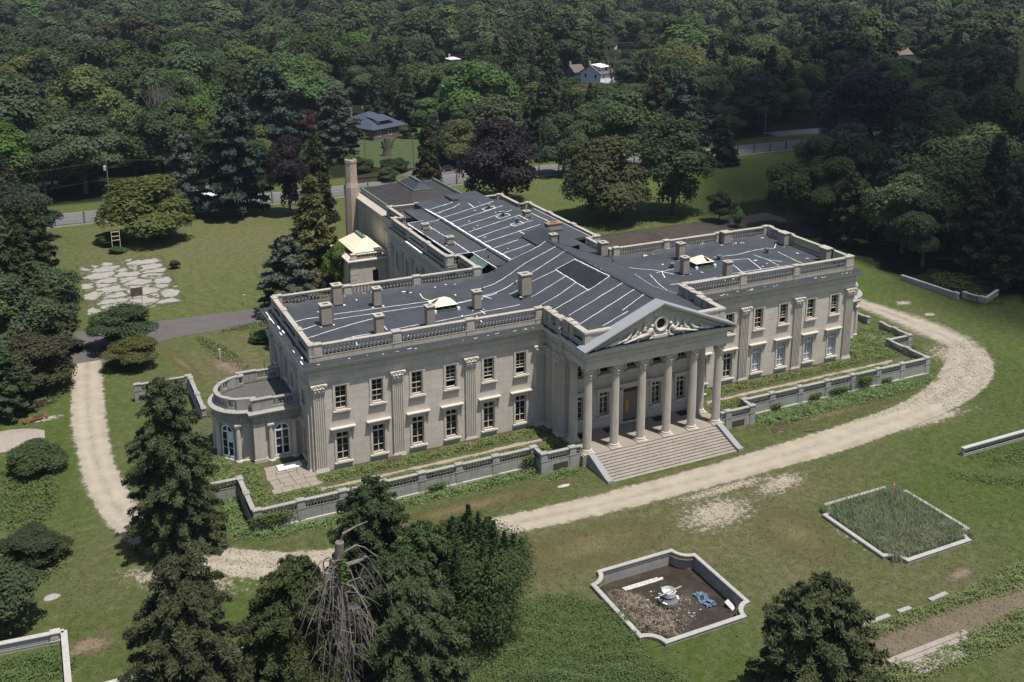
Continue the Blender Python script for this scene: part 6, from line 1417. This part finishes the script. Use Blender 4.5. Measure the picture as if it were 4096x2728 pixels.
cover('ivy', [('r',-46.8,-14.8,-9.3,-7.15),('r',-49.5,-47.1,-8,1),('e',-21,-8.6,5,1.1,0),('e',-13,-10.0,3.5,1.1,0),('r',14.9,47,-9.7,-7.15),('e',32,-9.6,13,1.3,0),('e',20,-9.8,6,1.6,0),('e',48,-4,1.6,4,0),('e',-47.2,-6.9,1.6,1.7,0)], 90, .7, .12, 'ivy', 2)
cover('ivy', [('r',-2,60,-47.3,-45.3),('e',24,-46.0,16,2.0,.03),('r',-6,40,-53,-50.2),('e',12,-50.6,7,1.2,0),('e',24,-50.6,14,1.8,0),('e',4.5,-50.9,3,1.5,0),('e',-2.5,-50.0,1.6,.8,0)], 95, .7, .11, 'ivy', 3)
cover('brambles', [('e',-26,-36,6.5,7,.3),('e',-33,-38,6,5,0),('e',-30,-42,8,5,0),('e',-24,-44,4.5,5,0),('e',-38,-44,8,4,0)], 140, .9, .085, 'ivydark', 4)
cover('brambles', [('e',46,-29.5,14,2.6,0),('e',36,-35,5,1.6,-.6),('e',30,-32,5,1.4,-.7),('r',32,60,-28,-26.8),('e',-69.5,-20.5,5,3.4,0),('r',-72,-65.8,-27,-17.4)], 45, .5, .13, 'ivydark', 5)
cover('brambles', [('e',-68.5,12,4,9,0),('e',-67,38,4,4,0),('e',-67.3,-3.5,3,3.4,0),('e',-41.3,44,1.5,9,.25),('e',-35.6,52.8,4.2,1.6,0),('e',-33.6,46.7,3.2,2.8,0),('e',-51,28,3,2.4,0),('e',-47,22,2,3,0),('e',45,79,12,2.2,0),('e',66,80,10,1.4,0),('e',80,12,2.5,4,0),('e',84,20,5,6,0)], 34, .7, .16, 'ivydark', 6)
cover('reeds', [('r',7.9,18.9,-39.6,-28.7)], 95, .9, .06, 'reed', 7, -.05, 7.0); cover('dry_reeds', [('r',8.2,18.6,-39.3,-32.5),('e',13,-33,4,3,0),('e',fx-3.6,fy-1.2,1.8,4.4,.2)], 70, .85, .05, 'reeddry', 8, -.05, 6)
cover('dry_reeds', [('e',fx-4,fy-.8,1.5,4.2,0),('e',fx-1.8,fy-2.2,2.6,1.4,0),('e',fx+.4,fy,2.0,1.6,0)], 45, .35, .045, 'reeddry', 9, -1.12, 5)
for o in COL.objects:
    if o.name.startswith('reeds'):
        pass
rg = np.random.default_rng(90)     # upright reed blades
n = 15000; P = np.stack([rg.uniform(8.0,18.8,n), rg.uniform(-39.5,-28.8,n), rg.uniform(.1,.75,n)],1); dk = rg.random(n) < (.35+.5*(P[:,1]+39.5)/10.7); P = P[dk]
Nn = rg.normal(size=P.shape)*np.array([1,1,.2])+np.array([0,-.5,.75]); link('reed_blades', quadmesh('reed_blades',P,Nn,np.full(len(P),.045),'reed',11,90,3.0))['kind'] = 'stuff'
# creepers hanging on the terrace walls
for i, (x, y, h, w_) in enumerate([(-45.2,-7.2,1.9,3.2),(-27,-7.2,.8,1.6),(-15.6,-7.3,1.7,1.6),(35,-7.2,1.9,2.2),(30.6,-7.2,1.2,2.6),(26.4,-7.2,1.1,1.4),(20,-7.2,.9,1.2),(39,-7.2,.9,1.2),(50.5,-.2,.9,1.6)]):
    rg = np.random.default_rng(60+i); n = int(420*w_); P = np.stack([x+rg.normal(size=n)*w_*.3, y-np.abs(rg.normal(size=n))*.16, h-rg.exponential(.5,n)*h*.6],1); P = P[P[:,2] > .05]
    o = link('creeper', quadmesh('creeper',P,rg.normal(size=P.shape)*.5+[0,-.7,.4],np.full(len(P),.12),'ivydark',1,i)); tag(o, 'green creeper hanging over the %s terrace wall, %s' % ('left' if x < 0 else 'right', ['at its outer corner','in the middle of its length','at the step by the portico','largest, near the outer end','wide, next to the largest','small, third from the outer end','smallest, nearest the portico','small, outermost one','on the far jog beside the drive'][i]), 'creeper', 'creepers on the terrace walls')
rg = np.random.default_rng(99); P = np.stack([-9.9+rg.normal(size=160)*.6,79.4+rg.normal(size=160)*.6,20.1+np.abs(rg.normal(size=160))*.25],1); link('weeds', quadmesh('weeds',P,rg.normal(size=P.shape)+[0,0,.6],np.full(160,.2),'leafbright',1,1), tc)
plant('climbing_tree', BR[1], -17.6, 63.0, 8.6, 5.5, 'bright leafy tree leaning over the white covered annex roof', mat='leafbright')
# grass tufts over the lawn near the viewer give it a nap
rg = np.random.default_rng(17); n = 150000
P = np.stack([rg.uniform(-66,62,n), rg.uniform(-58,12,n), rg.uniform(.015,.05,n)],1)
k = ~(((np.abs(P[:,0]) < 52) & (P[:,1] > -7)) | ((np.abs(P[:,0]) < 9.4) & (P[:,1] > -14.2)) | ((P[:,1] > -20) & (P[:,1] < -14.4) & (np.abs(P[:,0]+5) < 45)) | ((P[:,0] > -62.6) & (P[:,0] < -57) & (P[:,1] > -8)) )
for (a_,b_,c_,d_) in (P1,P2): k &= ~((P[:,0] > a_-.3) & (P[:,0] < b_+.3) & (P[:,1] > c_-.3) & (P[:,1] < d_+.3))
k &= ~(P[:,1] > 0) | (np.abs(P[:,0]) < 56) | (P[:,0] < -63) ; P = P[k]
M['tuft'] = leafmat('grass tufts', (.075,.095,.028), (.165,.160,.075), .05, .2)
link('grass_tufts', quadmesh('grass_tufts',P,rg.normal(size=P.shape)*.45+[0,0,.9],rg.uniform(.045,.105,len(P)),'tuft',1.3,5))['kind'] = 'stuff'
# ------------------------------------------------------------------ houses
def house(name, o, ang, L_, W_, hw, hr, wall, roof, label, hip=0., wins=3, chim=True, dormer=False):
    root = empty(name, (*o,0), label, 'house', None, ang)
    mb = MB(); mb.box(0,L_,0,W_,0,hw)
    if hip == 0: 
        for x in (0,L_): mb.face([(x,0,hw),(x,W_,hw),(x,W_/2,hr-.1)])
    mb.build('wall', wall, root)
    e = .6; mb = MB(); h_ = hip; A_ = [(-e,-e,hw-.1),(L_+e,-e,hw-.1),(L_+e,W_+e,hw-.1),(-e,W_+e,hw-.1)]; p, q = (h_-(e if h_ == 0 else 0),W_/2,hr), (L_-h_+(e if h_ == 0 else 0),W_/2,hr)
    for f in ([A_[0],A_[1],q,p],[A_[1],A_[2],q],[A_[2],A_[3],p,q],[A_[3],A_[0],p]): 
        if len(f) == 3 and hip == 0: continue
        mb.face(f); mb.face([(x,y,z-.15) for x,y,z in f[::-1]])
    rf_ = mb.build('roof', roof, root)
    if chim: mb = MB(); mb.cbox(L_*.2,W_*.7,hw,1.0,.9,hr-hw+1.4); c = mb.build('chimney', 'fieldstone' if wall == 'fieldstone' else 'brick', rf_)
    for s_ in range(2 if hw > 4.5 else 1):
        for k in range(wins):
            x = L_*(k+.5)/wins; z = 1.0+2.8*s_; mb = MB(); mb.box(x-.55,x+.55,-.05,.03,z,z+1.5); w2 = mb.build('window','glass',root); mb = MB(); mb.box(x-.65,x-.55,-.08,.02,z,z+1.5); mb.box(x+.55,x+.65,-.08,.02,z,z+1.5); mb.box(x-.65,x+.65,-.08,.02,z-.12,z); mb.box(x-.65,x+.65,-.08,.02,z+1.5,z+1.62); mb.box(x-.03,x+.03,-.08,.0,z,z+1.5); mb.build('frame','white',w2)
    for k in range(2): 
        y = W_*(k+.5)/2; mb = MB(); mb.box(-.05,.03,y-.5,y+.5,hw-2,hw-.6); mb.build('window','glass',root)
    return root, rf_
b_, rf_ = house('bungalow', (32.8,198.4), R(25.9), 14.2, 19, 3.5, 7.3, 'fieldstone', 'slateblue', 'stone bungalow with blue grey hipped roof behind the road', 6.0, 3)
mb = MB(); mb.box(4.2,9.8,2.2,6,4.3,5.6); dd = mb.build('dormer','white',b_); mb = MB(); mb.face([(3.6,1.2,5.45),(10.4,1.2,5.45),(10.4,6.8,6.5),(3.6,6.8,6.5)]); mb.build('dormer_roof','slateblue',dd); mb = MB(); mb.box(5,9,2.12,2.18,4.6,5.3); mb.build('window','glass',dd)
h_, rf_ = house('white_house', (156.5,272), R(20), 9, 11, 6.3, 9.6, 'white', 'tile', 'white two storey house with brown gable and shed dormer in the wood', 0, 2)
mb = MB(); mb.box(1,6.5,.8,5.5,6.5,9.0); dd = mb.build('dormer','white',h_); mb = MB(); mb.face([(.5,.2,8.9),(7,.2,8.9),(7,6,9.8),(.5,6,9.8)]); mb.build('dormer_roof','caulk',dd); mb = MB(); mb.box(4,5.4,.72,.79,7.4,8.6); mb.build('window','glass',dd)
mb = MB(); mb.box(0,5,-4,0,0,2.8); mb.face([(-.4,-4.4,2.7),(5.4,-4.4,2.7),(2.5,-4.4,4.4)]); mb.face([(-.4,-4.4,2.7),(2.5,-4.4,4.4),(2.5,0,4.4),(-.4,0,2.7)]); mb.face([(5.4,-4.4,2.7),(2.5,-4.4,4.4),(2.5,0,4.4),(5.4,0,2.7)]); mb.build('porch','steel',h_)
house('gable_house', (238,396), R(50), 9, 10, 6, 9.5, 'white', 'tile', 'white gabled house with brown roof, beyond the white house', 0, 2)
house('blue_cottage', (159,299), R(10), 6, 7, 4, 7, 'blue', 'tile', 'small cottage with brown gable left of the white house', 0, 2)
house('distant_house', (130,374), R(0), 5, 6, 4, 4.8, 'white', 'caulk', 'distant white roofed house amid the treetops left of centre', 2, 2)
house('distant_house', (352,660), R(0), 9, 7, 6, 8, 'white', 'caulk', 'tiny white house near the top edge right of centre', 2, 2)
house('distant_house', (338,285), R(0), 9, 8, 5, 8, 'white', 'tile', 'pale house half hidden in trees left of the black copper beech', 0, 2)
house('garage', (52,158), R(10), 9, 7, 3, 5.2, 'brick', 'tile', 'low house with light brown roof beside the willow like tree', 0, 2)
# cut trunk in the bungalow garden
mb = MB(); mb.tube([(0,0,0),(0,0,1.5),(.1,0,5.2)],[1.5,1.1,.85],10); mb.tube([(.3,0,2),(1.7,.2,4.2),(2.6,.3,5.3)],[.6,.5,.4],8); mb.tube([(-.3,0,1),(-1.4,0,4.4)],[.7,.35],8)
o = mb.build('tree_stump','bark'); o.location = (29,174.4,0); tag(o,'huge cut off tree trunk with one side limb on the bungalow lawn','tree stump')
mb = MB()
for k in range(9): mb.box(10.5+k*.95,10.5+k*.95+.9,144.2,144.3,0,1.9+.06*k)
mb.box(10.4,19.2,144.1,144.2,1.2,1.35); o = mb.build('garden_fence','bark'); tag(o,'dark wooden fence behind the black gallery roof','fence')
# utility poles, cables, iron fence
def pole(x, y, h, label, drum=True):
    root = empty('utility_pole',(x,y,0),label,'utility pole','wooden utility poles along the road'); mb = MB(); mb.lathe(0,0,0,[(.17,0),(.12,h)],8); mb.build('pole','wood',root)
    mb = MB(); mb.box(-1.1,1.1,-.06,.06,h-.9,h-.78); mb.build('cross_arm','wood',root)
    if drum: mb = MB(); mb.lathe(-.45,0,h-3.3,[(.3,0),(.3,1.0),(.2,1.1)],10); mb.build('transformer','steel',root)
pole(-48.2,144.6,12,'wooden utility pole with grey transformer above the rear left lawn'); pole(-95,146,12,'wooden utility pole out at the far left of the road')
pole(25.8,143.6,11.5,'utility pole behind the black gallery roof',False); pole(15.5,152,11,'pale utility pole in front of the cut off trunk',False); pole(139.5,143.6,11.5,'utility pole at the open stretch of road at right',False)
for z, dy in ((11.1,0),(10.9,.5),(6.8,0)):
    mb = MB(); pp = [(-95,146),(-48.2,144.6),(25.8,143.6),(82,143.6),(139.5,143.6),(220,143.6)]
    for (x0,y0),(x1,y1) in zip(pp,pp[1:]): mb.tube([(x0+(x1-x0)*t_/8, y0+(y1-y0)*t_/8+dy, z-1.6*(1-(2*t_/8-1)**2)) for t_ in range(9)], .022, 3)
    o = mb.build('power_cable','iron'); tag(o,'%s power cable slung between the utility poles along the road' % {11.1:'topmost front',10.9:'topmost rear',6.8:'lower'}[z],'cable')
fe = empty('iron_fence',(0,0,0),'long black iron picket fence with posts along the road','fence')
mb = MB()
for k in range(1000): x = -75+.28*k; mb.box(x,x+.03,130.5,130.53,.3,1.9)
mb.build('pickets','iron',fe); mb = MB(); mb.box(-75,205,130.49,130.54,.55,.62); mb.box(-75,205,130.49,130.54,1.7,1.77); mb.build('rail','iron',fe); mb = MB(); mb.box(-75,205,130.35,130.7,-.1,.25); mb.build('kerb_wall','concrete',fe)
mb = MB(); mb.box(-.09,.09,-.09,.09,0,2.3); mb.ball(0,0,2.5,.16,.16,.22,6,4)
for q in (-1,1): mb.tube([(q*.1,0,.6),(q*.35,0,1.0),(q*.1,0,1.6),(q*.3,0,2.0),(0,0,2.4)],.03,3)
pm = mb.mesh('post','iron')
for k in range(48): link('post', pm, fe, (-72+5.8*k,130.52,.3))
# basketball hoops, tank, lamp
for x, y, mt, lb, bd in ((-50.2,106.3,'cream','rusty cream frame of an old ball hoop on the far side of the cracked court',False),(-50.3,68.0,'plank','old ball hoop with dark board at the near side of the cracked court',True)):
    root = empty('ball_hoop',(x,y,0),lb,'ball hoop'); mb = MB()
    for q in (-.75,.75): mb.box(q-.045,q+.045,-.045,.045,0,4.2 if not bd else 3.8)
    for z in (2.2,3.0,3.9): mb.box(-.75,.75,-.05,.05,z,z+.09)
    mb.build('frame', mt, root)
    if bd: mb = MB(); mb.box(-.95,.95,-.14,-.06,2.7,4.1); mb.build('backboard','bark',root)
    mb = MB()
    for k in range(12): a0, a1 = 2*math.pi*k/12, 2*math.pi*(k+1)/12; mb.tube([(.23*math.cos(a0),-.4+.23*math.sin(a0),3.05),(.23*math.cos(a1),-.4+.23*math.sin(a1),3.05)],.02,4)
    mb.build('rim','rustorange',root)
tk = empty('gas_tank',(-19.0,67.2,0),'white cylindrical gas tank on the grass beside the annex','gas tank',None,R(60)); mb = MB(); mb.T = Matrix.Translation((0,0,.75)) @ Matrix.Rotation(R(90),4,'Y'); mb.lathe(0,0,-1.2,[(.2,0),(.45,.12),(.52,.35),(.52,2.05),(.45,2.28),(.2,2.4)],16); mb.build('tank','steel',tk,True); mb = MB(); mb.box(-.8,-.6,-.4,.4,0,.4); mb.box(.6,.8,-.4,.4,0,.4); mb.build('leg','steel',tk)
mb = MB(); mb.lathe(0,0,0,[(.04,0),(.04,1.6)],6); mb.box(-.25,.25,-.1,.1,1.6,1.75); o = mb.build('lawn_lamp','steel'); o.location = (-33.8,63.7,0); tag(o,'small lamp on a stake in the lawn behind the left wing','lamp')
mb = MB(); mb.box(-.15,.15,-.15,.15,0,1.5); o = mb.build('stone_post','stone_pale'); o.location = (-41.8,41.5,0); tag(o,'short grey post standing in the strip of weeds','post')
# white sheeting beyond the road, gravel pile, rusty scrap, manhole
mb = MB(); V = [[(-31+1.4*i, 146+1.2*j, 1.3*math.sin(math.pi*i/5)*math.sin(math.pi*j/4)+rnd.uniform(0,.12)) for i in range(6)] for j in range(5)]
for j in range(4):
    for i in range(5): mb.face([V[j][i],V[j][i+1],V[j+1][i+1],V[j+1][i]])
tag(mb.build('covered_heap','caulk'),'heap under white sheeting across the road behind the spreading tree','covered heap')
def heap(name, x, y, a, b_, h, mat, label=None, cat=None):
    mb = MB(); n = 18; rg_ = random.Random(int(x*3+y))
    rings = [[(x+a*s_*math.cos(2*math.pi*k/n)*rg_.uniform(.9,1.1), y+b_*s_*math.sin(2*math.pi*k/n)*rg_.uniform(.9,1.1), max(-.02,h*(1-s_**1.6)*rg_.uniform(.75,1.1))) for k in range(n)] for s_ in (.05,.25,.45,.65,.85,1.0)]
    ix = [mb.P(r_) for r_ in rings]
    for i, j in zip(ix, ix[1:]):
        for k in range(n): mb.f.append((i+k,j+k,j+(k+1)%n,i+(k+1)%n))
    mb.f.append(tuple(ix[0]+k for k in range(n))); o = mb.build(name, mat, None, True); 
    if label: tag(o, label, cat)
    return o
M['pile'] = simple('heaped gravel', (.30,.255,.22), .95, .35, 7)
heap('gravel_pile', -70.3, 26.3, 4.6, 3.2, .9, 'pile', 'pale gravel heap cut by the left picture edge', 'gravel heap')
sc = empty('farm_implement',(-66.6,30.9,0),'rusty orange machine frame lying beside the drive','machine frame',None,R(15)); mb = MB()
mb.box(-1.5,1.5,-.3,-.15,.25,.42); mb.box(-1.5,1.5,.25,.4,.25,.42)
for q in (-1.4,-.5,.5,1.3): mb.box(q-.08,q+.08,-.4,.45,.2,.35)
mb.build('frame','rustorange',sc); mb = MB()
for q in (-1.3,-.4,.6): mb.lathe(q,0,.0,[(.28,0),(.28,.2)],10)
mb.box(-.2,.9,-.2,.2,.4,.55); mb.build('blades','rust',sc)
sc = empty('scrap_machine',(-65.9,35.2,0),'rusty plough like machine with a dark box behind the orange frame','machine',None,R(20)); mb = MB(); mb.box(-.5,.5,-.35,.35,.3,1.0); mb.build('box','rust',sc); mb = MB(); mb.box(-1.6,1.7,-.1,.1,.2,.34); mb.box(-1.3,-1.1,-.7,.7,.1,.3); mb.tube([(.0,0,.5),(-1.2,-1.8,.1)],.05,5); mb.build('beam','rust',sc)
heap('stone_ring', -66.2, -9.8, .75, .55, .10, 'stone_grey', 'low round stone slab in the left lawn', 'stone slab'); heap('plaster_heap', -13.9,-12.3,.8,.3,.1,'stone_pale','small pile of pale plaster pieces on the grass left of the stairs','plaster pieces')
mb = MB()
for k in range(22): mb.tube([(17+rnd.uniform(-1.4,1.4),-11.8+rnd.uniform(-.4,.4),.06),(17+rnd.uniform(-2,2),-12+rnd.uniform(-.5,.5),.12)],.035,3)
mb.tube([(19.2,-13.6,.1),(20.9,-14.0,.1)],.09,5); tag(mb.build('brushwood','bark'),'small heap of brown brushwood beside the gravel drive right of the stairs','brushwood')
mb = MB(); mb.box(10.3,12.6,-2.2,-2.0,ZT+.25,ZT+.33); mb.box(10.5,12.3,-1.8,-1.6,ZT+.1,ZT+.2); tag(mb.build('white_planks','white'),'white planks lying behind the right column of the portico','planks')
# cars
def car(x, y, rz, mat, label):
    root = empty('car',(x,y,0),label,'car',None,rz)
    sec = [(-2.25,.45,.75,.78),(-2.1,.35,.88,.86),(-1.3,.3,.95,.9),(-.9,.3,1.0,.9),(1.0,.3,1.0,.9),(1.6,.3,.95,.88),(2.15,.35,.85,.82),(2.3,.5,.7,.7)]
    mb = MB(); ix = []
    for x_,z0,z1,w2 in sec: ix.append(mb.P([(x_,-w2,z0),(x_,-w2-.02,(z0+z1)/2),(x_,-w2+.08,z1),(x_,w2-.08,z1),(x_,w2+.02,(z0+z1)/2),(x_,w2,z0)]))
    for i, j in zip(ix, ix[1:]):
        for k in range(6): mb.f.append((i+k,i+(k+1)%6,j+(k+1)%6,j+k))
    mb.f.append(tuple(ix[0]+k for k in range(5,-1,-1))); mb.f.append(tuple(ix[-1]+k for k in range(6)))
    mb.box(-.35,1.0,-.58,.58,1.42,1.46); mb.build('body', mat, root, False)
    mb = MB(); i = mb.P([(-1.2,-.78,.96),(1.55,-.78,.96),(1.55,.78,.96),(-1.2,.78,.96),(-.4,-.6,1.42),(1.0,-.6,1.42),(1.0,.6,1.42),(-.4,.6,1.42)])
    for f in ((4,5,6,7),(0,1,5,4),(1,2,6,5),(2,3,7,6),(3,0,4,7)): mb.f.append(tuple(i+k for k in f))
    mb.build('window','glass',root)
    for qx in (-1.4,1.4):
        for qy in (-.82,.82):
            mb = MB(); mb.T = Matrix.Translation((qx,qy-.1,.33)) @ Matrix.Rotation(R(-90),4,'X'); mb.lathe(0,0,0,[(.33,0),(.33,.2)],14); w3 = mb.build('wheel','rubber',root); mb = MB(); mb.T = Matrix.Translation((qx,qy-.11 if qy < 0 else qy+.11,.33)) @ Matrix.Rotation(R(-90),4,'X'); mb.lathe(0,0,-.01,[(.2,0),(.2,.02)],10); mb.build('rim','steel',w3)
    for qy in (-.6,.6): mb = MB(); mb.box(-2.27,-2.12,qy-.18,qy+.18,.6,.75); mb.build('headlight','white',root)
car(36.6,147.8,R(8),'carpaint','dark blue car parked on the asphalt behind the copper beech'); car(172,151,R(5),'steel','silver car on the side road among the trees at right')
patch('garden_lawn', 37, 188, 20, 34, 'grass_sheet', .01, R(-15))
patch('garden_lawn', 57, 258, 8, 18, 'grass_sheet', .01)
# a fair weather cloud high above and to the right, whose shade lies over the dark wood
rc = random.Random(8); mb = MB()
def lump(x, y, z, a, b_, c_): mb.ball(x, y, z, a, b_, c_, 20, 12)
for k in range(46):
    a = rc.uniform(0,6.28); r_ = rc.uniform(0,1)**.5; s_ = rc.uniform(.16,.34); lump(90*r_*math.cos(a), 150*r_*math.sin(a), rc.uniform(-8,20), 90*s_, 110*s_, 34*rc.uniform(.5,1))
cl = mb.build('cloud', 'cloud', None, True); cl.location = CLOUD; cl.rotation_euler = (0,0,R(-38)); tag(cl, kind='structure')
# ------------------------------------------------------------------ thin summer haze
mb = MB(); mb.box(-1500,2500,-600,2600,-1.5,75); hzm = bpy.data.materials.new('haze'); hzm.use_nodes = True; t = hzm.node_tree; t.nodes.clear()
out = t.nodes.new('ShaderNodeOutputMaterial'); pv = t.nodes.new('ShaderNodeVolumePrincipled'); pv.inputs['Color'].default_value = (.72,.82,1,1); pv.inputs['Density'].default_value = .00010; pv.inputs['Anisotropy'].default_value = .3; t.links.new(pv.outputs[0], out.inputs['Volume'])
M['haze'] = hzm; 
if HAZE: tag(mb.build('haze','haze'), kind='stuff')
